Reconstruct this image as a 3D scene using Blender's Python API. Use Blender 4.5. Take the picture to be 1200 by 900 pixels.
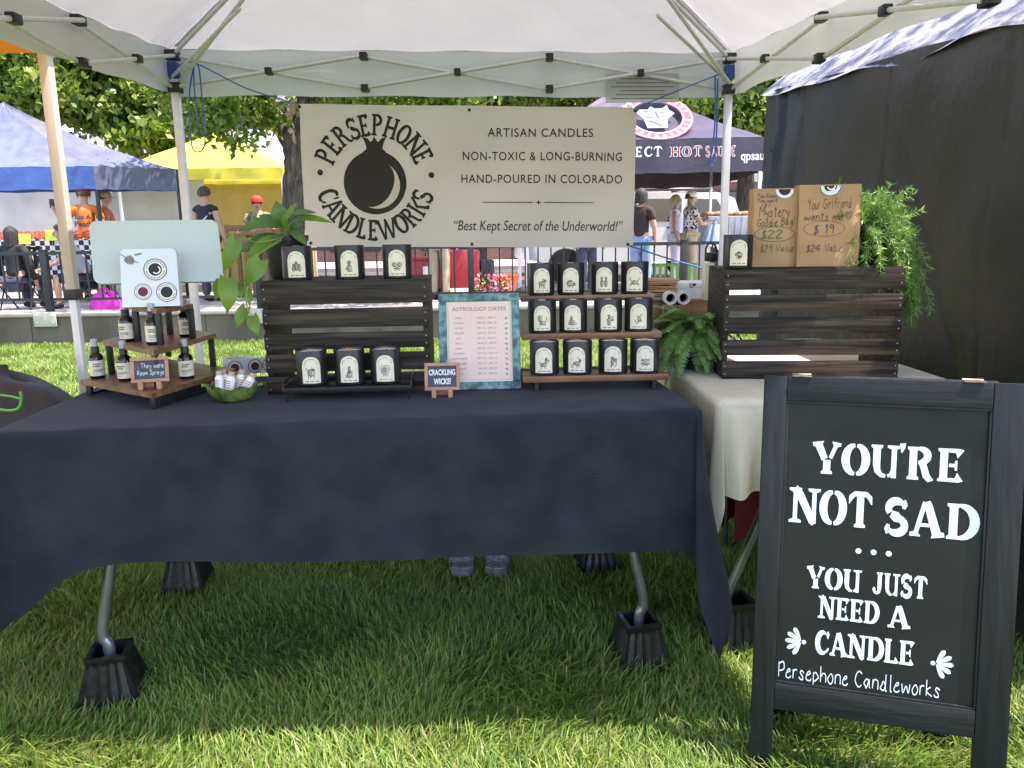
import bpy, bmesh, math, random
import numpy as np
from mathutils import Vector, Matrix, Euler
random.seed(7)
RNG = np.random.default_rng(11)
R_ = math.radians
sc = bpy.context.scene
for o in list(bpy.data.objects): bpy.data.objects.remove(o)
COL = sc.collection

# ------------------------------------------------------------------ camera, world, sun, exposure
F, PITCH, ROLL, H = 906.0, R_(10.6), .0155, 1.35
_r0, _u0 = Vector((1, 0, 0)), Vector((0, math.sin(PITCH), math.cos(PITCH)))
FWD = Vector((0, math.cos(PITCH), -math.sin(PITCH)))
RT = math.cos(ROLL)*_r0 - math.sin(ROLL)*_u0
UP = math.sin(ROLL)*_r0 + math.cos(ROLL)*_u0
CAM = Vector((0, 0, H))
cd = bpy.data.cameras.new('camera'); cam = bpy.data.objects.new('camera', cd); COL.objects.link(cam)
cd.sensor_width = 36; cd.lens = F/1200*36; cd.clip_start = .05; cd.clip_end = 4000
m3 = Matrix((RT, UP, -FWD)).transposed()
cam.matrix_world = Matrix.Translation(CAM) @ m3.to_4x4()
sc.camera = cam

SUN_EL, SUN_AZ = R_(68), R_(100)           # azimuth of the sun measured clockwise from +Y (high, to the right)
world = bpy.data.worlds.new('World'); sc.world = world; world.use_nodes = True
wn = world.node_tree.nodes; wl = world.node_tree.links
bgn = wn['Background']; sky = wn.new('ShaderNodeTexSky'); sky.sky_type = 'NISHITA'; sky.sun_disc = False
sky.sun_elevation = SUN_EL; sky.sun_rotation = SUN_AZ
wl.new(sky.outputs[0], bgn.inputs[0]); bgn.inputs[1].default_value = .15
sl = bpy.data.lights.new('sun', 'SUN'); so = bpy.data.objects.new('sun', sl); COL.objects.link(so)
sl.energy = 3.3; sl.angle = R_(.55); sl.color = (1, .955, .88)
sdir = Vector((math.sin(SUN_AZ)*math.cos(SUN_EL), math.cos(SUN_AZ)*math.cos(SUN_EL), math.sin(SUN_EL)))
so.rotation_euler = sdir.to_track_quat('Z', 'Y').to_euler(); so.location = (0, 0, 30)
vs = sc.view_settings
vs.view_transform = 'Standard'; vs.look = 'None'; vs.exposure = 2.12; vs.gamma = 1; vs.use_curve_mapping = False
vs.use_white_balance = True; vs.white_balance_temperature = 6950; vs.white_balance_tint = 22     # the phone's balance for open shade
sc.render.engine = 'CYCLES'
sc.cycles.use_denoising = True
sc.cycles.max_bounces = 8; sc.cycles.transparent_max_bounces = 12
sc.cycles.sample_clamp_indirect = 6

def _ray(px, py): return FWD*F + RT*(px-600) + UP*(450-py)
def ay(px, py, Y): d = _ray(px, py); return CAM + d*(Y/d.y)
def az(px, py, Z): d = _ray(px, py); return CAM + d*((Z-H)/d.z)
def ax(px, py, X): d = _ray(px, py); return CAM + d*(X/d.x)

# ------------------------------------------------------------------ materials
def mat(name, c1, c2=None, scale=8, stretch=(1, 1, 1), rough=.6, bump=0, bscale=None, bstretch=None, metal=0, spec=.5,
        detail=4, lo=.35, hi=.65, rvar=0, island=False, sheen=0, translucent=0, coord='Object', c3=None):
    m = bpy.data.materials.new(name); m.use_nodes = True
    n, l = m.node_tree.nodes, m.node_tree.links
    p = n['Principled BSDF']; out = n['Material Output']
    p.inputs['Roughness'].default_value = rough; p.inputs['Metallic'].default_value = metal
    p.inputs['Specular IOR Level'].default_value = spec
    p.inputs['Base Color'].default_value = (*c1, 1)
    if sheen: p.inputs['Sheen Weight'].default_value = sheen
    tc = n.new('ShaderNodeTexCoord')
    def noise(sca, st, det=4):
        mp = n.new('ShaderNodeMapping'); mp.inputs['Scale'].default_value = st
        l.new(tc.outputs[coord], mp.inputs['Vector'])
        t = n.new('ShaderNodeTexNoise'); t.inputs['Scale'].default_value = sca; t.inputs['Detail'].default_value = det
        l.new(mp.outputs[0], t.inputs['Vector']); return t
    colout = None
    if c2 is not None:
        rp = n.new('ShaderNodeValToRGB')
        e = rp.color_ramp.elements
        e[0].position = lo; e[1].position = hi; e[0].color = (*c1, 1); e[1].color = (*c2, 1)
        if c3 is not None:
            x = e.new((lo+hi)/2); x.color = (*c3, 1)
        if island:
            g = n.new('ShaderNodeNewGeometry'); l.new(g.outputs['Random Per Island'], rp.inputs[0])
        else:
            t = noise(scale, stretch, detail); l.new(t.outputs['Fac'], rp.inputs[0])
        colout = rp.outputs[0]
        l.new(colout, p.inputs['Base Color'])
    if rvar:
        t = noise(scale*2.3, stretch, 3); mr = n.new('ShaderNodeMapRange')
        mr.inputs[1].default_value = .3; mr.inputs[2].default_value = .7
        mr.inputs[3].default_value = max(0, rough-rvar); mr.inputs[4].default_value = min(1, rough+rvar)
        l.new(t.outputs['Fac'], mr.inputs[0]); l.new(mr.outputs[0], p.inputs['Roughness'])
    if bump:
        t = noise(bscale or scale, bstretch or stretch, 5); b = n.new('ShaderNodeBump')
        b.inputs['Strength'].default_value = 1; b.inputs['Distance'].default_value = bump
        l.new(t.outputs['Fac'], b.inputs['Height']); l.new(b.outputs[0], p.inputs['Normal'])
    if translucent:
        tr = n.new('ShaderNodeBsdfTranslucent'); mx = n.new('ShaderNodeMixShader'); mx.inputs[0].default_value = translucent
        if colout: l.new(colout, tr.inputs[0])
        else: tr.inputs[0].default_value = (*c1, 1)
        l.new(p.outputs[0], mx.inputs[1]); l.new(tr.outputs[0], mx.inputs[2]); l.new(mx.outputs[0], out.inputs[0])
    return m

M = {}
M['joint'] = mat('concrete_joint', (.055, .047, .036), rough=.95)
M['lawn'] = mat('lawn_soil', (.09, .15, .028), (.13, .15, .045), 5, rough=.9, bump=.02, bscale=60)
M['blade'] = mat('grass_blade', (.075, .17, .024), (.33, .38, .09), rough=.42, island=True, lo=0, hi=1, c3=(.17, .29, .05), translucent=.45, spec=.4)
M['straw'] = mat('dry_blade', (.30, .25, .11), (.16, .15, .05), rough=.6, island=True, lo=0, hi=1, translucent=.3)
M['pave'] = mat('concrete_pavement', (.30, .275, .24), (.40, .37, .33), .8, rough=.85, bump=.003, bscale=30)
M['road'] = mat('asphalt', (.05, .05, .052), (.075, .073, .07), 6, rough=.9, bump=.004, bscale=80)
M['wallc'] = mat('wall_concrete', (.085, .072, .048), (.16, .138, .10), 2.2, (1, 1, .6), rough=.9, bump=.006, bscale=25, lo=.3, hi=.7)
M['wallcap'] = mat('wall_cap_concrete', (.30, .26, .21), (.38, .33, .28), 4, rough=.85, bump=.003, bscale=40)
M['canopy'] = mat('canopy_fabric', (.60, .60, .61), (.55, .55, .565), 3, rough=.55, bump=.03, bscale=2.2, bstretch=(1, 2.2, 1), translucent=.165, spec=.3)
M['valance'] = mat('valance_fabric', (.66, .68, .67), (.6, .62, .61), 3, rough=.6, bump=.014, bscale=2.6, bstretch=(.5, .5, 3), translucent=.14, spec=.3)
M['alu'] = mat('powder_coated_steel', (.62, .63, .63), (.7, .71, .7), 30, rough=.35, metal=.25, spec=.5)
M['steel'] = mat('grey_steel', (.16, .17, .19), (.24, .25, .27), 12, rough=.3, metal=.7)
M['tanpole'] = mat('tan_pole', (.50, .44, .37), (.58, .52, .45), 12, (1, 1, .2), rough=.45)
M['blackp'] = mat('black_plastic', (.012, .012, .013), (.022, .022, .023), 40, rough=.45)
M['bluep'] = mat('blue_plastic', (.02, .06, .30), rough=.4)
M['cord'] = mat('blue_cord', (.05, .12, .36), (.10, .2, .5), 60, rough=.8)
M['navy'] = mat('navy_linen', (.013, .0165, .022), (.021, .025, .031), 9, (1, 1, 1), rough=.88, bump=.0022, bscale=190, bstretch=(.16, 1, 1), sheen=.05, spec=.2)
M['cream'] = mat('cream_linen', (.64, .57, .40), (.70, .63, .46), 12, rough=.85, bump=.0012, bscale=220, spec=.25, translucent=.12)
M['ttop'] = mat('table_plastic', (.55, .55, .53), (.6, .6, .58), 30, rough=.5, bump=.001, bscale=150)
M['riser'] = mat('riser_plastic', (.004, .0045, .0045), (.009, .010, .0095), 14, rough=.42, rvar=.12, bump=.0012, bscale=50)
M['darkwood'] = mat('ebony_stained_wood', (.006, .0048, .004), (.085, .062, .043), 7, (.5, 6, 9), rough=.6, bump=.003, bscale=10, bstretch=(.5, 8, 10), lo=.36, hi=.8, detail=10, rvar=.15, spec=.25)
M['cutwood'] = mat('worn_crate_edge', (.10, .085, .065), (.035, .03, .025), 9, (.6, 5, 5), rough=.7)
M['nail'] = mat('nail_heads', (.55, .55, .54), rough=.35, metal=.8)
M['walnut'] = mat('walnut_board', (.13, .055, .022), (.26, .125, .055), 5, (1.2, 9, 9), rough=.38, bump=.0008, bscale=14, bstretch=(.6, 9, 9), detail=6)
M['walnut_edge'] = mat('walnut_edge', (.30, .15, .065), (.40, .21, .10), 6, (1, 6, 9), rough=.5)
M['blackmetal'] = mat('black_metal', (.012, .012, .013), (.02, .02, .02), 30, rough=.42, metal=.2)
M['wire'] = mat('worn_black_metal', (.012, .012, .013), (.10, .10, .10), 60, rough=.4, metal=.5, lo=.6, hi=.8)
M['jar'] = mat('matte_black_jar', (.013, .013, .014), (.019, .019, .02), 20, rough=.34, spec=.45)
M['wax'] = mat('cream_wax', (.78, .72, .6), (.82, .77, .67), 30, rough=.4)
M['wick'] = mat('wooden_wick', (.45, .25, .12), rough=.8)
M['label'] = mat('label_paper', (.70, .63, .47), (.76, .69, .53), 30, rough=.7)
M['ink'] = mat('black_ink', (.013, .012, .011), rough=.6)
M['greyink'] = mat('grey_ink', (.20, .19, .17), rough=.7)
M['inkred'] = mat('red_ink', (.32, .035, .03), rough=.7)
M['inkgreen'] = mat('green_ink', (.02, .13, .05), rough=.7)
M['inkpurple'] = mat('purple_ink', (.10, .025, .13), rough=.7)
M['white'] = mat('white_print', (.78, .79, .78), rough=.6)
M['chalk'] = mat('chalk_paint', (.62, .72, .78), (.72, .80, .83), 30, rough=.75)
M['chalkw'] = mat('white_chalk', (.74, .75, .74), rough=.8)
M['vinyl'] = mat('banner_vinyl', (.70, .65, .585), (.735, .69, .625), 3, rough=.5, bump=.004, bscale=1.8, spec=.35, translucent=.1)
M['grommet'] = mat('brass_grommet', (.05, .05, .05), rough=.4, metal=.6)
M['board'] = mat('chalkboard', (.0045, .0062, .0050), (.0105, .0125, .0105), 3.5, rough=.55, rvar=.14, lo=.3, hi=.72, spec=.32, detail=8)
M['boardframe'] = mat('painted_sign_wood', (.0048, .0062, .0068), (.012, .0142, .0150), 8, (6, 1, .5), rough=.5, bump=.0016, bscale=9, bstretch=(9, 3, .5), detail=7, rvar=.15, spec=.3)
M['boardrail'] = mat('painted_sign_rail', (.0048, .0062, .0068), (.012, .0142, .0150), 8, (.5, 1, 6), rough=.5, bump=.0016, bscale=9, bstretch=(.5, 3, 9), detail=7, rvar=.15, spec=.3)
M['hinge'] = mat('brass_hinge', (.26, .22, .15), (.12, .10, .07), 60, rough=.5, metal=.7)
M['tarp'] = mat('black_tarp', (.0185, .0183, .018), (.023, .0228, .0224), 1.2, rough=.5, bump=.006, bscale=16, spec=.45)
M['silver'] = mat('silver_lining', (.05, .046, .05), (.40, .37, .365), 7, rough=.42, metal=.15, bump=.06, bscale=7, detail=6, lo=.4, hi=.6)  # light and dark of the crumples are put into the colour
M['kraft'] = mat('kraft_paper', (.43, .25, .115), (.50, .30, .15), 6, rough=.8, bump=.0016, bscale=18)
M['teal'] = mat('verdigris_frame', (.035, .10, .11), (.16, .30, .29), 45, rough=.5, bump=.001, bscale=60, lo=.4, hi=.62)
M['pinkpaper'] = mat('pink_print', (.70, .50, .40), (.74, .54, .44), 6, rough=.25, spec=.6)
M['creammat'] = mat('cream_mount', (.74, .70, .52), rough=.7)
M['pinkink'] = mat('taupe_ink', (.36, .23, .18), rough=.7)
M['copper'] = mat('rose_frame', (.38, .17, .095), (.46, .23, .135), 20, rough=.45)
M['slate'] = mat('slate_board', (.045, .055, .065), (.07, .08, .09), 20, rough=.7)
M['amber'] = mat('amber_glass', (.012, .006, .004), rough=.08, spec=.6)
M['spraycap'] = mat('spray_cap', (.30, .31, .32), (.36, .37, .38), 20, rough=.3)
M['posback'] = mat('pos_shell', (.50, .60, .58), (.53, .63, .61), 2, rough=.22, spec=.6)
M['posstand'] = mat('pos_stand_white', (.66, .70, .74), rough=.3, spec=.5)
M['bowl'] = mat('green_glaze', (.045, .085, .016), (.19, .25, .06), 26, rough=.25, spec=.6, bump=.004, bscale=30)
M['cork'] = mat('cork', (.40, .30, .19), (.5, .4, .28), 60, rough=.8)
M['paper'] = mat('white_paper', (.76, .75, .73), (.8, .79, .77), 10, rough=.7)
M['maroon'] = mat('maroon_print', (.12, .02, .022), rough=.6)
M['lilac'] = mat('lilac_ribbon', (.3, .2, .6), rough=.5)
M['pothos'] = mat('pothos_leaf', (.10, .24, .022), (.23, .36, .045), 9, rough=.35, translucent=.42, lo=.3, hi=.7)
M['hosta'] = mat('plant_leaf', (.045, .14, .035), (.12, .24, .06), 9, rough=.35, translucent=.3, lo=.3, hi=.7)
M['stem'] = mat('green_stem', (.22, .26, .07), rough=.5)
M['aspar'] = mat('asparagus_needle', (.07, .20, .035), (.24, .42, .10), rough=.45, island=True, lo=0, hi=1, translucent=.3)
M['fern'] = mat('fern_pinna', (.09, .25, .055), (.24, .42, .12), rough=.45, island=True, lo=0, hi=1, translucent=.35)
M['leaf'] = mat('tree_leaf', (.055, .13, .018), (.27, .33, .05), rough=.4, island=True, lo=0, hi=1, c3=(.14, .23, .03), translucent=.45)
M['bark'] = mat('bark', (.035, .028, .022), (.105, .088, .07), 9, (2.5, 2.5, .5), rough=.95, bump=.03, bscale=14, bstretch=(2.5, 2.5, .4))
M['barkcut'] = mat('pruned_bark', (.26, .17, .10), rough=.9)
M['brick'] = mat('brick', (.11, .045, .032), (.17, .075, .055), 9, rough=.9)
M['bglass'] = mat('window_glass', (.012, .014, .018), rough=.08, spec=.6)
M['stone'] = mat('stone_band', (.36, .33, .29), (.42, .39, .35), 4, rough=.85)
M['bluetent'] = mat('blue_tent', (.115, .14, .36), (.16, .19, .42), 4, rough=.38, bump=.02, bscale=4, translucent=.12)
M['blueshade'] = mat('blue_tent_shaded_side', (.085, .095, .15), (.12, .13, .20), 4, rough=.45, bump=.02, bscale=4)  # right face of the blue tent, with its shade put into the colour
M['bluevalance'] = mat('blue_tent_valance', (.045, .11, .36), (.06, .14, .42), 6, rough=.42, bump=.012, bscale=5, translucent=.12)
M['yellow'] = mat('yellow_tent', (.72, .66, .075), (.76, .71, .10), 4, rough=.5, bump=.012, bscale=3, translucent=.2)
M['tanwall'] = mat('tan_sidewall', (.46, .36, .13), (.52, .41, .16), 3, rough=.7, bump=.012, bscale=3, translucent=.25)
M['orange'] = mat('orange_tent', (.62, .26, .03), (.68, .30, .04), 4, rough=.5, translucent=.3)
M['purple'] = mat('plum_tent', (.045, .032, .055), (.062, .044, .072), 4, rough=.38, bump=.012, bscale=4)
M['whitetent'] = mat('white_tent', (.74, .74, .73), (.78, .78, .78), 4, rough=.55, bump=.01, bscale=3, translucent=.25)
M['tentred'] = mat('red_print', (.42, .03, .045), rough=.5)
M['tentpale'] = mat('pale_blue_print', (.20, .26, .40), rough=.5)
M['carpaint'] = mat('white_car_paint', (.68, .70, .70), rough=.18, spec=.6)
M['carglass'] = mat('tinted_car_glass', (.012, .014, .016), rough=.05, spec=.7)
M['rubber'] = mat('tyre_rubber', (.015, .015, .015), rough=.8)
M['chrome'] = mat('alloy_rim', (.5, .5, .51), rough=.25, metal=.9)
M['truckwhite'] = mat('white_truck_panel', (.66, .68, .68), (.71, .72, .72), 2, rough=.4)
M['fence'] = mat('black_railing', (.013, .014, .015), (.022, .024, .026), 20, rough=.45)
M['plate'] = mat('galvanised_plate', (.42, .42, .33), (.5, .5, .41), 14, rough=.6, metal=.2)
M['skin'] = mat('skin', (.44, .24, .16), (.49, .28, .19), 12, rough=.5)
M['haird'] = mat('black_hair', (.006, .005, .005), (.03, .024, .02), 60, (1, 1, .12), rough=.7, bump=.01, bscale=60, bstretch=(1, 1, .12))
M['hairbr'] = mat('brown_hair', (.03, .016, .009), (.11, .065, .04), 60, (1, 1, .12), rough=.7, bump=.01, bscale=60, bstretch=(1, 1, .12))
M['hairbl'] = mat('blond_hair', (.42, .30, .15), (.52, .39, .22), 40, (1, 1, .2), rough=.5)
M['torange'] = mat('orange_cotton', (.62, .15, .018), (.68, .19, .03), 6, rough=.8, bump=.006, bscale=14)
M['tred'] = mat('coral_cotton', (.48, .12, .06), (.55, .16, .08), 6, rough=.8)
M['tblack'] = mat('black_cotton', (.013, .013, .016), (.022, .022, .026), 6, rough=.85, bump=.006, bscale=14)
M['tbrown'] = mat('dark_brown_cotton', (.025, .014, .013), (.036, .02, .018), 6, rough=.85)
M['tgrey'] = mat('grey_cotton', (.24, .26, .29), (.30, .32, .35), 6, rough=.85)
M['tlilac'] = mat('pale_lilac_cotton', (.60, .58, .74), (.68, .66, .80), 6, rough=.8)
M['tpattern'] = mat('monochrome_print', (.02, .02, .022), (.62, .61, .58), 26, rough=.8, lo=.47, hi=.53)
M['tfloral'] = mat('patterned_shirt', (.36, .30, .14), (.10, .13, .08), 30, rough=.8, lo=.45, hi=.55)
M['denim'] = mat('light_denim', (.16, .27, .46), (.22, .33, .52), 14, rough=.85)
M['ddenim'] = mat('dark_denim', (.03, .04, .07), (.045, .055, .085), 14, rough=.85)
M['khaki'] = mat('khaki', (.34, .27, .17), (.4, .33, .22), 10, rough=.85)
M['capred'] = mat('red_cap', (.52, .03, .02), rough=.7)
M['capwhite'] = mat('white_cap', (.7, .68, .65), rough=.7)
M['bagblue'] = mat('thin_blue_plastic_bag', (.32, .42, .66), (.42, .52, .74), 14, rough=.3, translucent=.3)
M['tote'] = mat('pale_bag', (.50, .56, .58), rough=.7)
M['tomato'] = mat('tomato', (.50, .055, .022), (.60, .10, .03), 20, rough=.25)
M['lime'] = mat('lime_card', (.48, .72, .05), rough=.6)
M['crate'] = mat('pine_crate', (.26, .14, .065), (.33, .19, .09), 8, (1, 1, 6), rough=.8)
M['redplastic'] = mat('red_wagon', (.30, .016, .024), (.36, .022, .03), 4, rough=.4)
M['pot'] = mat('orange_pot', (.62, .11, .035), rough=.5)
M['petalr'] = mat('mixed_petals', (.62, .03, .03), (.75, .45, .06), rough=.6, island=True, lo=0, hi=1, c3=(.62, .10, .32))
M['magenta'] = mat('magenta_cloth', (.58, .02, .34), (.66, .04, .42), 20, rough=.7)
M['bagblack'] = mat('black_nylon', (.014, .014, .013), (.022, .022, .02), 20, rough=.6, bump=.01, bscale=9)
M['greenstrap'] = mat('green_strap', (.12, .42, .06), rough=.6)
M['sandal'] = mat('grey_sandal', (.10, .105, .14), (.16, .165, .20), 30, rough=.7)
M['strap'] = mat('pale_strap', (.36, .33, .34), (.10, .10, .14), 60, rough=.8)
M['redcloth'] = mat('red_canvas', (.10, .006, .009), (.14, .010, .013), 9, rough=.8)
M['moss'] = mat('green_crate', (.10, .24, .02), rough=.6)
M['clear'] = mat('pale_plastic_film', (.50, .53, .56), (.6, .62, .64), 3, rough=.25, translucent=.4)
def checker(name, a, b, s):
    m = bpy.data.materials.new(name); m.use_nodes = True; n, l = m.node_tree.nodes, m.node_tree.links
    t = n.new('ShaderNodeTexChecker'); t.inputs[1].default_value = (*a, 1); t.inputs[2].default_value = (*b, 1); t.inputs[3].default_value = s
    tc = n.new('ShaderNodeTexCoord'); l.new(tc.outputs['Object'], t.inputs[0]); l.new(t.outputs[0], n['Principled BSDF'].inputs[0])
    n['Principled BSDF'].inputs['Roughness'].default_value = .8; return m
M['gingham'] = checker('gingham', (.02, .02, .02), (.6, .6, .6), 13)
def brickmat():
    m = M['brick']; n, l = m.node_tree.nodes, m.node_tree.links
    t = n.new('ShaderNodeTexBrick'); t.inputs['Scale'].default_value = 3.2
    t.inputs['Color1'].default_value = (.12, .048, .035, 1); t.inputs['Color2'].default_value = (.17, .07, .05, 1); t.inputs['Mortar'].default_value = (.22, .19, .17, 1)
    t.inputs['Mortar Size'].default_value = .012
    tc = n.new('ShaderNodeTexCoord'); mp = n.new('ShaderNodeMapping'); mp.inputs['Rotation'].default_value = (math.pi/2, 0, 0)
    l.new(tc.outputs['Object'], mp.inputs[0]); l.new(mp.outputs[0], t.inputs[0]); l.new(t.outputs[0], n['Principled BSDF'].inputs[0])
brickmat()

# ------------------------------------------------------------------ mesh helpers
class B:
    def __init__(s): s.v, s.f, s.m = [], [], []
    def add(s, vs_, fs, mi=0, T=None):
        o = len(s.v)
        s.v += [tuple(T @ Vector(p)) for p in vs_] if T is not None else [tuple(p) for p in vs_]
        s.f += [tuple(i+o for i in f) for f in fs]; s.m += [mi]*len(fs); return s
    def box(s, c, size, bev=0, T=None, mi=0, rot=None, taper=None):
        bm = bmesh.new(); bmesh.ops.create_cube(bm, size=1)
        for v in bm.verts:
            k = 1 if taper is None or v.co.z > 0 else taper
            v.co = Vector((v.co.x*size[0]*k, v.co.y*size[1]*k, v.co.z*size[2]))
        if bev: bmesh.ops.bevel(bm, geom=bm.edges[:], offset=bev, segments=2, profile=.6, affect='EDGES')
        mt = Matrix.Translation(c)
        if rot is not None: mt = mt @ Euler(rot).to_matrix().to_4x4()
        if T is not None: mt = T @ mt
        bm.verts.index_update()
        s.add([v.co for v in bm.verts], [[v.index for v in f.verts] for f in bm.faces], mi, mt); bm.free(); return s
    def tube(s, pts, r, n=8, cap=True, mi=0, T=None, square=False):
        pts = [Vector(p) for p in pts]; k = len(pts)
        rs = r if isinstance(r, (list, tuple)) else [r]*k
        vs_, fs = [], []; ref = None
        for i, p in enumerate(pts):
            t = (pts[min(i+1, k-1)] - pts[max(i-1, 0)]).normalized()
            if ref is None:
                ref = Vector((0, 0, 1)) if abs(t.z) < .9 else Vector((1, 0, 0))
            a = (ref - t*ref.dot(t)).normalized(); ref = a; b = t.cross(a)
            for j in range(n):
                w = 2*math.pi*(j+.5)/n; q = rs[i]*(1.414 if square else 1)
                vs_.append(p + a*(math.cos(w)*q) + b*(math.sin(w)*q))
        for i in range(k-1):
            for j in range(n):
                fs.append((i*n+j, i*n+(j+1) % n, (i+1)*n+(j+1) % n, (i+1)*n+j))
        if cap: fs.append(tuple(range(n))[::-1]); fs.append(tuple((k-1)*n+j for j in range(n)))
        return s.add(vs_, fs, mi, T)
    def bar(s, a, b, w, mi=0): return s.tube([a, b], w/2, 4, True, mi, None, True)
    def lathe(s, prof, n=24, T=None, mi=0, sx=1, sy=1):
        vs_, fs = [], []; k = len(prof)
        for r, z in prof:
            for j in range(n):
                w = 2*math.pi*j/n; vs_.append((r*math.cos(w)*sx, r*math.sin(w)*sy, z))
        for i in range(k-1):
            for j in range(n): fs.append((i*n+j, i*n+(j+1) % n, (i+1)*n+(j+1) % n, (i+1)*n+j))
        if prof[0][0] > 1e-6: fs.append(tuple(range(n))[::-1])
        if prof[-1][0] > 1e-6: fs.append(tuple((k-1)*n+j for j in range(n)))
        return s.add(vs_, fs, mi, T)
    def prism(s, poly, d, T=None, mi=0):
        n = len(poly); a = sum(poly[i][0]*poly[(i+1) % n][1]-poly[(i+1) % n][0]*poly[i][1] for i in range(n))
        if a < 0: poly = poly[::-1]
        vs_ = [(x, y, 0) for x, y in poly] + [(x, y, d) for x, y in poly]
        fs = [tuple(range(n))[::-1], tuple(range(n, 2*n))] + [(i, (i+1) % n, n+(i+1) % n, n+i) for i in range(n)]
        return s.add(vs_, fs, mi, T)
    def ball(s, c, r, n=10, m=7, mi=0, T=None):
        r = (r, r, r) if not isinstance(r, (tuple, list)) else r
        mt = Matrix.Translation(c) @ Matrix.Diagonal((*r, 1))
        if T is not None: mt = T @ mt
        return s.lathe([(max(1e-7, math.sin(math.pi*i/m)), -math.cos(math.pi*i/m)) for i in range(m+1)], n, mt, mi)
    def grid(s, fn, nu, nv, mi=0, T=None):
        vs_ = [fn(i/nu, j/nv) for j in range(nv+1) for i in range(nu+1)]
        fs = [(j*(nu+1)+i, j*(nu+1)+i+1, (j+1)*(nu+1)+i+1, (j+1)*(nu+1)+i) for j in range(nv) for i in range(nu)]
        return s.add(vs_, fs, mi, T)
    def mesh(s, name, mats, smooth=42):
        me = bpy.data.meshes.new(name); me.from_pydata(s.v, [], s.f)
        for k in (mats if isinstance(mats, (list, tuple)) else [mats]): me.materials.append(M[k] if isinstance(k, str) else k)
        if any(s.m): me.polygons.foreach_set('material_index', s.m)
        me.update()
        if smooth:
            me.polygons.foreach_set('use_smooth', [True]*len(me.polygons))
            try: me.set_sharp_from_angle(angle=R_(smooth))
            except Exception: pass
        return me
    def build(s, name, mats, parent=None, smooth=42): return link(name, s.mesh(name, mats, smooth), parent)
def link(name, data, parent=None):
    o = bpy.data.objects.new(name, data); COL.objects.link(o)
    if parent is not None: o.parent = parent
    return o
def tag(o, label=None, cat=None, group=None, kind=None):
    if label: o['label'] = label
    if cat: o['category'] = cat
    if group: o['group'] = group
    if kind: o['kind'] = kind
    return o
def thing(name, label, cat, loc=(0, 0, 0), rz=0, group=None, rx=0):
    o = link(name, None); o.location = loc; o.rotation_euler = (rx, 0, rz); o.empty_display_size = .1
    return tag(o, label, cat, group)
def copy_tree(o, parent=None):
    c = o.copy(); COL.objects.link(c)
    if parent is not None: c.parent = parent
    for ch in list(o.children): copy_tree(ch, c)
    return c
def FR(o, x, y):
    """frame: origin o, in-plane axes x (right) and y (up); z is the outward normal"""
    x = Vector(x).normalized(); y = Vector(y).normalized(); z = x.cross(y).normalized(); y = z.cross(x)
    m = Matrix((x, y, z)).transposed().to_4x4(); m.translation = Vector(o); return m
UPRIGHT = Matrix(((1, 0, 0, 0), (0, 0, -1, 0), (0, 1, 0, 0), (0, 0, 0, 1)))   # local (u, v, w) -> (x, -w.., z): v up, w towards -Y
def catmull(pts, n=6):
    if len(pts) < 3: return list(pts)
    P = [pts[0]] + list(pts) + [pts[-1]]; out = []
    for i in range(1, len(P)-2):
        p0, p1, p2, p3 = (np.array(q, float) for q in P[i-1:i+3])
        for k in range(n):
            t = k/n; out.append(tuple(.5*(2*p1+(p2-p0)*t+(2*p0-5*p1+4*p2-p3)*t*t+(3*p1-p0-3*p2+p3)*t**3)))
    out.append(tuple(pts[-1])); return out

# ------------------------------------------------------------------ lettering
def stroke_quads(pts):
    """pts = [(x, y, w)] -> (verts2d, quads)"""
    V, Q = [], []; n = len(pts)
    for i, (x, y, w) in enumerate(pts):
        a = pts[max(i-1, 0)]; b = pts[min(i+1, n-1)]
        dx, dy = b[0]-a[0], b[1]-a[1]; L = math.hypot(dx, dy) or 1
        nx, ny = -dy/L*w/2, dx/L*w/2
        V += [(x+nx, y+ny), (x-nx, y-ny)]
    for i in range(n-1): Q.append((2*i, 2*i+1, 2*i+3, 2*i+2))
    return V, Q
def arcw(cx, cy, rx, ry, a0, a1, w0, wm, w1=None, n=14):
    w1 = w0 if w1 is None else w1; out = []
    for i in range(n+1):
        t = i/n; a = R_(a0+(a1-a0)*t)
        base = w0+(w1-w0)*t
        out.append((cx+rx*math.cos(a), cy+ry*math.sin(a), base+(wm-base)*math.sin(math.pi*t)))
    return out
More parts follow.
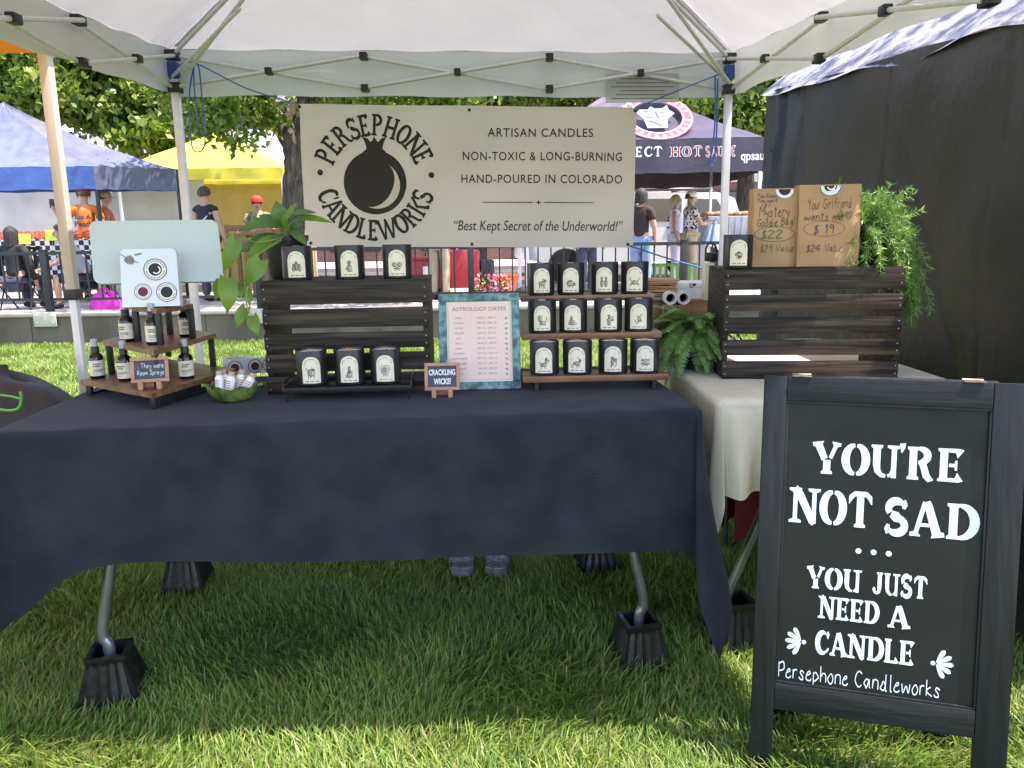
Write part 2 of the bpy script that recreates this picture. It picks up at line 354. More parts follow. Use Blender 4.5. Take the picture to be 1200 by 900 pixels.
def serif_glyph(ch, S=.24, f=1.75, thin=.09, gap=.04):
    t = .07
    def stem(x, y0=0, y1=1, w=S, top=True, bot=True, x1=None, f=f):
        x1 = x if x1 is None else x1
        p = []
        L = lambda y: x+(x1-x)*(y-y0)/(y1-y0)
        p += [(x1, y1, w*f), (L(y1-t), y1-t, w*f), (L(y1-t*1.7), y1-t*1.7, w)] if top else [(x1, y1, w)]
        p += [(L(y0+t*1.7), y0+t*1.7, w), (L(y0+t), y0+t, w*f), (x, y0, w*f)] if bot else [(x, y0, w)]
        return p
    h = S/2
    g = gap
    if ch == 'O': return .95, [arcw(.47-g/2, .5, .34, .44, 92, 268, thin, S*1.15), arcw(.47+g/2, .5, .34, .44, 88, -88, thin, S*1.15)]
    if ch == 'C': return .86, [arcw(.46, .5, .34, .44, 62, 300, thin, S*1.2, thin), [(.74, 1.0, .05), (.74, .86, S*.7), (.73, .68, .05)], [(.66, .12, thin), (.76, .22, thin*1.2), (.8, .3, .03)]]
    if ch == 'D': return .95, [stem(.22), arcw(.34+g, .5, .48, .455, 86, -86, thin, S*1.15)]
    def arms(x0, l):
        return [[(x0, .945, thin*1.2), (x0+l*.55, .945, thin*1.2), (x0+l*.75, .92, thin*2), (x0+l, .84, S*1.25)],
                [(x0, .5, thin), (x0+l*.5, .5, thin), (x0+l*.52, .5, S*1.1), (x0+l*.72, .5, S*1.2)],
                [(x0, .055, thin*1.2), (x0+l*.55, .055, thin*1.2), (x0+l*.75, .08, thin*2), (x0+l, .16, S*1.25)]]
    if ch == 'E': return .86, [stem(.22)] + arms(.22+h+g, .38)
    if ch == 'L': return .82, [stem(.22), arms(.22+h+g, .38)[2]]
    if ch == 'H': return 1.0, [stem(.22), stem(.78), [(.22+h+g, .5, thin*1.3), (.78-h-g, .5, thin*1.3)]]
    if ch == 'I': return .44, [stem(.22)]
    if ch == 'P': return .86, [stem(.22), arcw(.34+g, .73, .34, .225, 88, -88, thin, S)]
    if ch == 'R': return .98, [stem(.22), arcw(.34+g, .74, .32, .215, 88, -88, thin, S), [(.46, .5, thin), (.58, .42, S*.9), (.68, .14, S*.9), (.78, .04, S*.8), (.92, .02, .04)]]
    if ch == 'N': return 1.06, [stem(.17, w=thin*1.6, f=2.9), stem(.88, w=thin*1.6, f=2.9, bot=False), [(.14, .97, S), (.3+g, .80, S*1.05), (.82, .08, S*1.0), (.88, -.02, S*.5)]]
    if ch == 'T': return .9, [stem(.45, top=False, y1=.9-g), [(.04, .66, .03), (.1, .84, S*.62), (.24, .94, thin*1.5), (.66, .94, thin*1.5), (.8, .84, S*.62), (.86, .66, .03)]]
    if ch == 'U': return 1.0, [[(.2, 1, S*f), (.2, 1-t, S*f), (.2, 1-t*1.7, S), (.2, .4, S), (.24, .2, S*.85), (.38, .07, S*.55), (.52, .05, thin)], stem(.8, .0, 1, w=thin*1.8, f=2.6, bot=False), [(.55+g, .05, thin), (.7, .11, thin), (.8, .3, thin*1.2)]]
    if ch == 'Y': return 1.0, [[(.16, 1, S*f), (.17, .93, S*f), (.2, .88, S), (.46-g, .46, S*.9)], [(.84, 1, S*1.25), (.83, .93, S*1.25), (.8, .88, thin*1.4), (.58+g, .5, thin*1.4)], stem(.5, 0, .44, top=False)]
    if ch == 'A': return 1.02, [[(.14, 0, S*1.3), (.14, t, S*1.3), (.17, t*1.7, thin*1.4), (.46-g, .98, thin*1.4)], [(.48, 1.0, S*.7), (.53, .86, S*.95), (.80, t*1.7, S*1.05), (.84, t, S*1.6), (.85, 0, S*1.6)], [(.3, .33, thin), (.62-g, .33, thin)]]
    if ch == 'S': return .8, [arcw(.4, .735, .25, .215, 30, 215, thin, S*.95, S*.75), arcw(.4, .255, .27, .215, 75, -150, S*.8, S*.95, thin), [(.24, .58, S*.78), (.4, .5, S*1.15), (.5, .44, S*.8)], [(.66, 1, .04), (.66, .86, S*.62), (.62, .74, .1)], [(.12, 0, .04), (.12, .14, S*.62), (.16, .28, .1)]]
    if ch == 'J': return .74, [[(.5, 1, S*f), (.5, 1-t, S*f), (.5, 1-t*1.7, S), (.5, .3, S), (.46, .12, S*.8), (.34, .05, thin*1.3), (.2, .1, thin*1.5), (.14, .24, S*.8), (.15, .32, .05)]]
    if ch == 'K': return 1.0, [stem(.22), [(.82, 1, S*1.1), (.8, .93, S*1.1), (.76, .88, thin*1.4), (.4, .5, thin*1.4)], [(.46, .56, S*.8), (.74, .12, S), (.82, t, S*1.4), (.84, 0, S*1.4)]]
    if ch == 'W': return 1.4, [[(.14, 1, S*1.5), (.15, .93, S*1.5), (.18, .87, S), (.4, .02, S*.8)], [(.42, .04, thin*1.2), (.68, .95, thin*1.2)], [(.64, 1, S*.8), (.7, .85, S), (.94, .02, S*.8)], [(.97, .04, thin*1.2), (1.2, .92, thin*1.4), (1.22, .93, S*1.2), (1.22, 1, S*1.2)]]
    if ch == "'": return .26, [[(.12, 1.08, S*.8), (.13, .95, S*.6), (.09, .8, .04)]]
    if ch == '.': return .4, [[(.1, .1, .1), (.15, .1, .2), (.2, .1, .22), (.25, .1, .2), (.3, .1, .1)]]
    return .45, []
def serif_line(text, kern=.06, **k):
    x = 0; polys = []
    for ch in text:
        if ch == "'": x -= .10
        adv, st = serif_glyph(ch, **k)
        for s in st:
            V, Q = stroke_quads([(a+x, b, w) for a, b, w in s]); polys.append((V, Q))
        x += adv+kern
        if ch == "'": x -= .04
    return polys, x-kern
HAND = {  # two digits a point (x, y) on a grid: baseline 2, x-height 6, cap 9
 'a': '45 26 04 13 22 34 46|46 43 52', 'd': '44 26 14 03 12 32 44|49 42 52', 'e': '04 35 36 26 15 03 12 32 43', 'f': '58 39 28 22|06 46',
 'g': '45 26 14 13 22 34 46|46 42 30 10 01', 'h': '09 02|04 26 45 42', 'i': '16 12|18 18.', 'k': '09 02|36 04 42', 'l': '19 12 22', 'm': '06 02|04 15 26 34 32|34 45 56 65 62',
 'n': '06 02|04 16 36 45 42', 'o': '26 04 12 32 44 36 26', 'p': '06 00|05 26 44 33 12 03', 'r': '06 02|04 16 36', 's': '45 26 15 24 33 32 12 03', 't': '29 22 32|07 47',
 'u': '06 03 12 32 44|46 42', 'v': '06 22 46', 'w': '06 12 35 52 66', 'y': '06 14 34|46 30 10', 'b': '09 02|04 26 44 42 22 03', 'c': '45 26 04 12 32 43', 'q': '44 26 04 12 32 44|46 40 50',
 'P': '09 02|08 39 48 46 25 05', 'C': '58 39 18 05 13 32 53', 'T': '09 69|39 32', 'W': '09 12 36 52 79', 'R': '09 02|08 39 48 46 25 05|25 52', 'S': '58 39 18 17 36 45 43 22 03',
 'M': '02 09 36 69 62', 'G': '58 39 18 05 13 32 53 55 35', 'B': '09 02|09 39 48 47 26 06|26 46 54 43 22 02', 'Y': '09 36|69 36 32', 'V': '09 32 69', 'K': '09 02|59 05 52',
 'L': '09 02 52', 'I': '09 49|29 22|02 42', 'N': '02 09 52 59', 'A': '02 39 62|14 54', 'D': '09 02|09 39 57 54 32 02', 'O': '39 17 14 32 52 64 67 49 39', 'E': '59 09 02 52|06 36',
 '!': '19 15|12 13', '$': '48 28 17 26 35 43 22 02|29 21', '1': '07 19 12', '2': '08 29 48 47 02 52', '4': '39 05 55|49 42', '9': '48 29 17 26 47|48 42', '0': '29 17 14 22 43 47 29', '-': '05 35', '.': '02 03',
 '~': '04 15 24 35'}
def hand_line(text, w=.7, jitter=.25, seed=1, slant=.12):
    rr = random.Random(seed); x = 0; polys = []
    for ch in text:
        if ch == ' ': x += 4; continue
        mx = 0
        for seg in HAND.get(ch, '02 42').split('|'):
            pts = []
            for tk in seg.split():
                a, b = float(tk[0]), float(tk[1])
                if tk.endswith('.'): a += .3; b += .3
                mx = max(mx, a); pts.append((a+rr.uniform(-jitter, jitter), b+rr.uniform(-jitter, jitter)))
            pts = catmull(pts, 4)
            V, Q = stroke_quads([(x+a+(b-2)*slant, b, w) for a, b in pts]); polys.append((V, Q))
        x += mx+1.7
    return polys, x-1.7
def fit(polys, u0, v0, w, h, ybase, ytop, xlen, slope=0):
    """scale glyph strokes into a box: width w, height h from ybase to ytop"""
    sx, sy = w/xlen, h/(ytop-ybase); out = []
    for V, Q in polys:
        out.append(([(u0+x*sx, v0+(y-ybase)*sy+slope*x*sx) for x, y in V], Q))
    return out
def put(b, polys, T, z=.001, mi=0):
    for k, (V, Q) in enumerate(polys): b.add([(x, y, z+(k % 3)*.0001) for x, y in V], Q, mi, T)
def serif_text(b, text, T, u0, v0, w, h, z=.001, mi=0, slope=0, **k):
    p, L = serif_line(text, **k); put(b, fit(p, u0, v0, w, h, 0, 1, L, slope), T, z, mi)
def hand_text(b, text, T, u0, v0, w, h, z=.001, mi=0, sw=.7, seed=1, slope=0, slant=.12, jitter=.25):
    p, L = hand_line(text, sw, jitter, seed, slant); put(b, fit(p, u0, v0, w, h, 2, 9, L, slope), T, z, mi)
_fc = {}
def font_text(b, text, T, u0, v0, w, h=None, z=.001, mi=0, align='L', shear=0, bold=0, space=1, wx=1):
    """built-in font; w = width of the line (or h = height and natural width)"""
    key = (text, shear, bold, space)
    if key not in _fc:
        cu = bpy.data.curves.new('lettering', 'FONT'); cu.body = text; cu.shear = shear; cu.offset = bold; cu.space_character = space
        cu.resolution_u = 4; cu.fill_mode = 'FRONT' if hasattr(cu, 'fill_mode') else cu.fill_mode
        o = bpy.data.objects.new('lettering', cu); me = o.to_mesh()
        V = [(v.co.x, v.co.y) for v in me.vertices]; Q = [tuple(p.vertices) for p in me.polygons]
        o.to_mesh_clear(); bpy.data.objects.remove(o); bpy.data.curves.remove(cu); _fc[key] = (V, Q)
    V, Q = _fc[key]
    if not V: return
    x0, x1 = min(p[0] for p in V), max(p[0] for p in V)
    sx = (w/(x1-x0)) if w else h/.73*wx
    sy = h/.73 if h else sx
    wd = (x1-x0)*sx
    off = {'L': 0, 'C': -wd/2, 'R': -wd}[align]
    b.add([(u0+off+(x-x0)*sx, v0+y*sy, z) for x, y in V], Q, mi, T)
def disc(b, T, cx, cy, r, z=.001, mi=0, n=28, r2=None, a0=0, a1=360):
    if r2 is None:
        b.add([(cx+r*math.cos(2*math.pi*i/n), cy+r*math.sin(2*math.pi*i/n), z) for i in range(n)], [tuple(range(n))], mi, T)
    else:
        V = []; 
        for i in range(n+1):
            a = R_(a0+(a1-a0)*i/n); V += [(cx+r*math.cos(a), cy+r*math.sin(a), z), (cx+r2*math.cos(a), cy+r2*math.sin(a), z)]
        b.add(V, [(2*i, 2*i+2, 2*i+3, 2*i+1) for i in range(n)], mi, T)
def polyl(b, T, pts, w, z=.001, mi=0, smooth=True):
    pts = catmull(pts, 5) if smooth else pts
    V, Q = stroke_quads([(x, y, w) for x, y in pts]); b.add([(x, y, z) for x, y in V], Q, mi, T)
# ================================================================== SETTING
WY = 10.62          # front face of the retaining wall
PZ = .44            # level of the plaza behind it
def sheet(name, x0, x1, y0, y1, z, m, n=1):
    b = B(); b.grid(lambda u, v: (x0+(x1-x0)*u, y0+(y1-y0)*v, z), n, n); o = b.build(name, m, None, 0); return tag(o, kind='structure')
sheet('lawn', -70, 70, -40, WY+.05, 0, 'lawn')
sheet('plaza_pavement', -900, 900, WY+.2, 17.5, PZ, 'pave')
sheet('road', -900, 900, 17.5, 27, PZ-.12, 'road')
b = B(); b.box((0, 17.42, PZ-.06), (1800, .16, .13)); b.box((0, 27.1, PZ-.06), (1800, .2, .14)); tag(b.build('kerb', 'wallcap'), kind='structure')
sheet('far_ground', -900, 900, 27, 1500, PZ+.004, 'pave')

w = thing('retaining_wall', 'low weathered concrete retaining wall between the lawn and the plaza', 'wall', (0, WY, 0))
b = B(); b.box((0, .16, .2), (44, .32, .40)); 
b.build('wall_body', 'wallc', w)
b = B(); b.box((0, .15, .4275), (44.02, .37, .055), .012); b.build('coping', 'wallcap', w)
b = B()
for x in np.arange(-21, 22, 2.4): b.box((x, -.001, .2), (.009, .006, .39))
b.build('joint', 'joint', w)

fe = thing('railing_fence', 'black metal railing with thin bars along the top of the concrete wall', 'fence', (0, WY+.12, PZ+.02))
posts = [-12.2, -9.3, -6.38, -3.46, -.54, 2.38, 5.3, 8.2]
for i, x in enumerate(posts):
    b = B(); b.box((x, 0, .41), (.085, .085, .84), .006); b.box((x, 0, .84), (.095, .095, .02), .005); b.build('post', 'fence', fe)
    b = B(); b.box((x, -.155, -.09), (.31, .02, .2), .006)
    for s in (-.11, .11):
        for q in (-.14, -.04): b.tube([(x+s, -.164, q), (x+s, -.176, q)], .012, 6)
    b.build('base_plate', 'plate', fe)
for x0, x1 in zip(posts[:-1], posts[1:]):
    b = B(); m_ = (x0+x1)/2; l = x1-x0-.09
    b.box((m_, 0, .80), (l, .045, .045)); b.box((m_, 0, .17), (l, .04, .035))
    k = 16
    for j in range(1, k): b.box((x0+.04+l*j/k, 0, .485), (.019, .019, .60))
    b.build('rail_panel', 'fence', fe)

# building far behind
bd = thing('brick_building', 'dark red brick building with tall windows beyond the street', 'building', (0, 36, PZ))
b = B(); b.box((0, 5, 5.5), (90, 10, 11)); b.build('wall', 'brick', bd)
b = B()
for z in (3.55, 7.3): b.box((0, -.05, z), (90.1, .14, .5))
b.build('stone_band', 'stone', bd)
for i in range(-9, 10):
    for z in (1.7, 5.5):
        fr = B(); fr.box((i*4.2+1.3, -.04, z), (2.3, .1, 2.5)); f_ = fr.build('window', 'blackmetal', bd)
        g = B(); g.box((i*4.2+.74, -.06, z), (1.0, .1, 2.3)); g.box((i*4.2+1.86, -.06, z), (1.0, .1, 2.3)); g.build('pane', 'bglass', f_)

# ---------------------------------------------------------------- lawn blades
def blades(name, n, x0, x1, y0, y1, h0, h1, wd, m, seed, mask=None):
    r = np.random.default_rng(seed)
    x = r.uniform(x0, x1, n); y = r.uniform(y0, y1, n)
    if mask is not None:
        k = mask(x, y); x, y = x[k], y[k]; n = len(x)
    cl = np.sin(x*9.1+2*np.sin(y*7.3))+np.sin(y*11.7+1.7*np.sin(x*5.9))+np.sin(x*23+y*17)*.6+np.sin(x*3.1-y*2.3)*.8
    ang = r.uniform(0, 2*np.pi, n)*.55 + np.pi*(np.sin(x*4.3+y*2.1)+np.sin(y*5.3-x*1.7))*.55
    hh = r.uniform(h0, h1, n)*(1+.16*cl/2)*(.86+.2*np.sin(x*2.3+1.1)*np.sin(y*2.9+.4)); ln = np.clip(r.normal(.68, .42, n), .05, 1.7)
    wv = wd*r.uniform(.65, 1.25, n)
    dx, dy = np.cos(ang), np.sin(ang); fa = ang+np.pi/2+r.normal(0, .5, n); sx, sy = np.cos(fa), np.sin(fa)
    ts = np.array([0, .38, .72, 1.0]); P = []
    for i, t in enumerate(ts):
        z = hh*np.sin(np.minimum(t*(1.25-.28*ln), 1.55))/np.sin(1.2); off = hh*ln*t**1.9
        cx, cy = x+dx*off, y+dy*off; wk = wv*[1, .92, .62, 0][i]/2
        if i < 3: P += [np.stack([cx-sx*wk, cy-sy*wk, z], 1), np.stack([cx+sx*wk, cy+sy*wk, z], 1)]
        else: P.append(np.stack([cx, cy, z], 1))
    V = np.stack(P, 1).reshape(-1, 3)                   # 7 verts a blade
    base = (np.arange(n)*7)[:, None]
    L = np.array([[0, 1, 3, 2, 2, 3, 5, 4, 4, 5, 6]]); loops = (base+L).reshape(-1)
    me = bpy.data.meshes.new(name); me.vertices.add(len(V)); me.vertices.foreach_set('co', V.astype(np.float32).reshape(-1))
    me.loops.add(len(loops)); me.loops.foreach_set('vertex_index', loops.astype(np.int32))
    st = (np.arange(n)[:, None]*11+np.array([[0, 4, 8]])).reshape(-1); tot = np.tile([4, 4, 3], n)
    me.polygons.add(len(st)); me.polygons.foreach_set('loop_start', st.astype(np.int32))
    try: me.polygons.foreach_set('loop_total', tot.astype(np.int32))
    except Exception: pass
    me.polygons.foreach_set('use_smooth', np.ones(len(st), bool))
    for k in (m if isinstance(m, list) else [m]): me.materials.append(M[k])
    if isinstance(m, list):
        me.polygons.foreach_set('material_index', np.repeat((r.random(n) < .05).astype(np.int32), 3))
    me.update(); me.validate()
    return tag(link(name, me), kind='stuff')
inview = lambda k: (lambda x, y: np.abs(x) < (.70*y+.25)*k)
blades('grass', 190000, -3.6, 3.4, 1.15, 3.35, .034, .080, .0047, ['blade', 'straw'], 1, inview(1.45))
blades('grass', 62000, -6.2, 5.0, 3.35, 6.2, .05, .085, .0075, ['blade', 'straw'], 2, inview(1.4))
blades('grass', 110000, -10.5, 4.0, 6.2, WY, .05, .085, .011, ['blade', 'straw'], 3, inview(1.3))

# ================================================================== THE BOOTH CANOPY
RL, RR = Vector((-1.71, 4.2, 0)), Vector((1.19, 4.38, 0))
FL, FR_ = Vector((-1.60, 1.76, 0)), Vector((1.43, 1.87, 0))
ZL = {'RL': 2.143, 'RR': 2.124, 'FL': 1.925, 'FR': 1.972}
tent = thing('popup_canopy', 'white pop-up canopy with scissor trusses over the candle stall', 'canopy tent', ((RL+RR+FL+FR_)/4))
T0 = Vector(tent.location)
def tl(p): return Vector(p)-T0
cor = {'RL': RL, 'RR': RR, 'FL': FL, 'FR': FR_}
up_ = .158
peak = Vector((-.17, 3.05, 2.98))
for k, p in cor.items():
    b = B(); z = ZL[k]
    b.box(tl((p.x, p.y, z/2+.02)), (.038, .038, z+.04), .004); b.build('leg', 'alu', tent)
    for zz in (z, z+up_): b = B(); b.box(tl((p.x, p.y, zz)), (.062, .062, .05), .008); b.build('bracket', 'blackp', tent)
    b = B(); b.box(tl((p.x, p.y, z+.085)), (.05, .05, .075), .006); b.build('slider', 'bluep', tent)
    b = B(); b.box(tl((p.x, p.y, .01)), (.09, .09, .012), .003); b.build('foot_plate', 'steel', tent)
def lerp(a, b_, t): return a+(b_-a)*t
def truss(k0, k1, inn):
    a0 = cor[k0]+Vector((0, 0, ZL[k0])); a1 = cor[k1]+Vector((0, 0, ZL[k1])); n = 3
    def jt(c, sz): j = B(); j.box(tl(c), sz, .006); j.build('truss_joint', 'blackp', tent)
    def br(a, c): b = B(); b.tube([tl(a), tl(c)], .0098, 8); b.build('truss_bar', 'alu', tent)
    for i in range(n):
        sp = (0, 1/3, 2/3, 1) if k0+k1 in ('RLRR', 'FLFR') else (0, .2, .6, 1)
        lo0, lo1 = lerp(a0, a1, sp[i]), lerp(a0, a1, sp[i+1]); hi0, hi1 = lo0+Vector((0, 0, up_)), lo1+Vector((0, 0, up_))
        o1 = inn*.018
        br(lo0+o1, hi1+o1); br(hi0-o1*.6, lo1-o1*.6)
        c = (lo0+hi1)/2+o1
        jt(c, (.034, .05, .034))
        if i:
            jt(lo0, (.04, .06, .036)); jt(hi0, (.04, .06, .036))
truss('RL', 'RR', Vector((0, -1, 0))); truss('FL', 'RL', Vector((1, 0, 0))); truss('FR', 'RR', Vector((-1, 0, 0))); truss('FL', 'FR', Vector((0, 1, 0)))
for k in cor:
    p = cor[k]+Vector((0, 0, ZL[k])); q = peak-Vector((0, 0, .1)); mid = lerp(p, q, .5)
    side = (q-p).cross(Vector((0, 0, 1))).normalized()*.014
    b = B(); b.tube([tl(p+Vector((0, 0, up_))), tl(mid+Vector((0, 0, .12))+side), tl(q+Vector((0, 0, .06)))], .0105, 8)
    b.tube([tl(p+Vector((0, 0, .02))-side), tl(lerp(p, q, .47)+Vector((0, 0, .13))-side*1.6), tl(q-Vector((0, 0, .15)))], .0105, 8)
    b.tube([tl(p+Vector((0, 0, .05))+side), tl(lerp(p, q, .33)+Vector((0, 0, .02))+side*2)], .009, 8)
    b.build('roof_strut', 'alu', tent)
    b = B(); b.box(tl(lerp(p, q, .47)+Vector((0, 0, .12))), (.045, .045, .04), .006); b.build('strut_joint', 'blackp', tent)
b = B(); b.tube([tl(peak-Vector((0, 0, .42))), tl(peak-Vector((0, 0, .02)))], .018, 10); b.box(tl(peak-Vector((0, 0, .2))), (.09, .09, .06), .01); b.build('center_post', 'alu', tent)
# roof: four panels that sag between the hips, wrinkled near corners
def roof_panel(ka, kb):
    A = cor[ka]+Vector((0, 0, ZL[ka]+up_+.035)); Bp = cor[kb]+Vector((0, 0, ZL[kb]+up_+.035))
    c0 = (A+Bp)/2; out = Vector((c0.x-peak.x, c0.y-peak.y, 0)).normalized()*.03
    A2, B2 = A+out+(A-Bp).normalized()*.03, Bp+out+(Bp-A).normalized()*.03
    def fn(u, v):
        e = lerp(A2, B2, u); p = lerp(e, peak, v)
        s = 4*u*(1-u)*math.sin(math.pi*min(v*1.1, 1))
        d = min(u, 1-u)*3.0+v*2.2
        wr = .022*math.exp(-d*2.2)*math.sin(math.atan2(v*2, min(u, 1-u)*3+1e-4)*22)
        return tl(p-Vector((0, 0, .03*s))+Vector((0, 0, wr*min(1, d*6)+.003*math.sin(u*40+v*9)*(1-v))))
    return fn, A2, B2
rb = B(); vb = B()
for ka, kb in (('RL', 'RR'), ('FL', 'RL'), ('RR', 'FR'), ('FR', 'FL')):
    fn, A2, B2 = roof_panel(ka, kb); rb.grid(fn, 64, 26)
    L = (B2-A2).length; nrm = (B2-A2).cross(Vector((0, 0, 1))).normalized()
    c = (A2+B2)/2
    if nrm.dot(Vector((c.x-peak.x, c.y-peak.y, 0))) < 0: nrm = -nrm
    hgt = .225
    sag = {('FL', 'RL'): .02, ('RR', 'FR'): .02}.get((ka, kb), .0)
    def fv(u, v):
        p = lerp(A2, B2, u); w_ = math.sin(u*17+v*2)*.005+math.sin(u*41)*.003
        return tl(p+nrm*(.012*min(1, v*3)+w_*v)-Vector((0, 0, (hgt-(.012+.055*(u if ka == 'RR' else 1-u) if ka+kb in ('FLRL', 'RRFR') else 0))*v+.004*math.sin(u*29)*v)))
    vb.grid(fv, 70, 8)
for k in cor:
    A = cor[k]+Vector((0, 0, ZL[k]+up_+.03)); n_ = (peak-A).cross(Vector((0, 0, 1))).normalized()
    sm_ = B(); sm_.grid(lambda u, v: tl(lerp(A, peak, .02+.97*u)+n_*(.022*(v-.5))-Vector((0, 0, .006+.002*math.sin(u*60)))), 40, 1); sm_.build('seam_tape', 'valance', tent, 80)
rb.build('roof', 'canopy', tent, 80); vb.build('valance', 'valance', tent, 80)
# care label on the inside of the rear valance, seen as a pale rectangle with grey lines
T = FR(lerp(RL, RR, .771)+Vector((0, .02, 2.062)), (RR-RL), (0, 0, 1)); T.translation -= T0
b = B(); b.grid(lambda u, v: ((u-.0)*.40, v*.15, 0), 1, 1, 0, T)
b.build('care_label', 'clear', tent, 0)
b = B()
for k in range(6): b.box((.20, .022+k*.02, .0015), (.34-.05*(k % 3), .005, .0006), 0, T)
b.build('care_label_print', 'greyink', tent, 0)

def cordtube(name, pts, r, label, m='cord', cat='cord', group=None):
    b = B(); b.tube(catmull([tuple(p) for p in pts], 6), r, 6); return tag(b.build(name, m), label, cat, group)
p0 = ay(228, 74, 4.17)
cordtube('guy_rope', [p0, ay(222, 110, 4.15), ay(224, 165, 4.15), ay(230, 178, 4.15), ay(240, 168, 4.15), ay(237, 120, 4.15), ay(233, 80, 4.16), ay(227, 76, 4.17), ay(229, 120, 4.14), ay(233, 150, 4.14)], .004, 'loose blue cord dangling in loops beside the left rear canopy leg', group='blue cords tied to the canopy')
cordtube('guy_rope', [ay(206, 80, 4.18), p0, ay(290, 104, 4.2), ay(356, 124, 4.24)], .0035, 'thin blue cord from the left canopy leg to the banner corner', group='blue cords tied to the canopy')
cordtube('guy_rope', [ay(838, 88, 4.34), ay(838, 140, 4.33), ay(834, 178, 4.33), ay(830, 188, 4.33), ay(836, 192, 4.33), ay(840, 150, 4.33), ay(841, 92, 4.34)], .0045, 'bunched blue cord hanging beside the right rear canopy leg', group='blue cords tied to the canopy')
cordtube('guy_rope', [ay(744, 127, 4.25), ay(790, 108, 4.3), ay(838, 89, 4.34), ay(856, 84, 4.36)], .0035, 'thin blue cord from the banner top to the right canopy leg', group='blue cords tied to the canopy')
cordtube('guy_rope', [ay(738, 288, 4.25), ay(780, 302, 4.3), ay(815, 312, 4.34), ay(846, 322, 4.38)], .0045, 'blue cord from the lower banner corner down to the right canopy leg', group='blue cords tied to the canopy')

# ================================================================== BANNER
c_tl, c_tr, c_bl, c_br = ay(352, 122, 4.24), ay(745, 126, 4.30), ay(358, 287, 4.24), ay(742, 292, 4.30)
bw = ((c_tr-c_tl).length+(c_br-c_bl).length)/2; bh = ((c_tl-c_bl).length+(c_tr-c_br).length)/2
ban = thing('vinyl_banner', 'beige vinyl banner with black pomegranate emblem and candle shop lettering hung behind the table', 'banner', (c_bl+c_br)/2)
X_ = (c_tr-c_tl).normalized(); BT = FR(((c_tl+c_tr+c_bl+c_br)/4), X_, (0, 0, 1)); BT.translation -= Vector(ban.location)
def bsurf(x, y):   # gentle ripples of the sheet; x in +-bw/2, y in +-bh/2
    u, v = x/bw+.5, y/bh+.5
    return .010*math.sin(u*7+v*3)*math.sin(v*3.1)+.012*math.exp(-((u-.0)**2+(v-1)**2)*30)*math.sin((u+1-v)*30)*.4+.007*math.sin(u*15-v*6)+.02*(u-.5)**2
b = B(); b.grid(lambda u, v: ((u-.5)*bw, (v-.5)*bh+.006*math.sin(u*math.pi*2)*(1 if v > .5 else -1)*0, bsurf((u-.5)*bw, (v-.5)*bh)), 90, 36, 0, BT)
b.build('sheet', 'vinyl', ban, 80)
class BB(B):  # prints that follow the ripples
    def add(s, vs_, fs, mi=0, T=None):
        vs_ = [(p[0], p[1], p[2]+bsurf(p[0], p[1])) for p in vs_]; return B.add(s, vs_, fs, mi, T)
def bx(px, py):    # photo position -> banner coordinates
    u = (px-355)/(743.5-355); v = 1-(py-(122+4*u))/(165+1*u); return (u-.5)*bw, (v-.5)*bh
pxm = bw/389.5
txt = BB()
for t, x0, x1, yb, h, kw in [('ARTISAN CANDLES', 570, 693, 159, 10, {}), ('NON-TOXIC & LONG-BURNING', 541, 728, 186, 10, {}), ('HAND-POURED IN COLORADO', 539, 729, 212.5, 10, {})]:
    x, y = bx(x0, yb); font_text(txt, t, BT, x, y, (x1-x0)*pxm, h*pxm, .002, space=1.12, bold=.004)
x, y = bx(530, 269); font_text(txt, '“Best Kept Secret of the Underworld!”', BT, x, y, 201*pxm, 12.2*pxm, .002, shear=.18)
x, y = bx(630, 236.5); q = pxm
for s in (-1, 1):
    V, Q = stroke_quads([(x+s*(7+59*i/16)*q, y, (1.0-.3*i/16)*q) for i in range(17)]); txt.add([(a, c, .002) for a, c in V], Q, 0, BT)
txt.add([(x+math.cos(k*math.pi/4)*(3.6 if k % 2 == 0 else 1.0)*q, y+math.sin(k*math.pi/4)*(3.6 if k % 2 == 0 else 1.0)*q, .002) for k in range(8)], [tuple(range(8))], 0, BT)
# ring lettering
cx, cy = bx(438.5, 209)
def ring_text(b, text, a_c, span, r_base, hgt, top, wid, **k):
    advs = [serif_glyph(c, **k)[0] for c in text]; tot = sum(advs); acc = 0
    for ch, ad in zip(text, advs):
        mid = (acc+ad/2)/tot-.5; acc += ad
        a = R_(a_c - mid*span) if top else R_(a_c + mid*span)
        for s in serif_glyph(ch, **k)[1]:
            V, Q = stroke_quads(s); out = []
            for gx, gy in V:
                lx, ly = (gx-ad/2)*wid, gy*hgt
                if top: px_, py_ = cx+math.cos(a)*(r_base+ly)+math.sin(a)*lx, cy+math.sin(a)*(r_base+ly)-math.cos(a)*lx
                else:
                    r = r_base+hgt-ly; px_, py_ = cx+math.cos(a)*r-math.sin(a)*lx, cy+math.sin(a)*r+math.cos(a)*lx
                out.append((px_, py_))
            b.add([(p_[0], p_[1], .0022+.0001*(hash(ch) % 3)) for p_ in out], Q, 0, BT)
kw = dict(S=.19, f=1.9, thin=.11, gap=-.03)
ring_text(txt, 'PERSEPHONE', 90, 143, 50*q, 24*q, True, 17*q, **kw)
ring_text(txt, 'CANDLEWORKS', 270, 155, 46*q, 24*q, False, 17*q, **kw)
for ppx, ppy in ((375.5, 200), (504, 203.5)): disc(txt, BT, *bx(ppx, ppy), 3.3*q, .002)
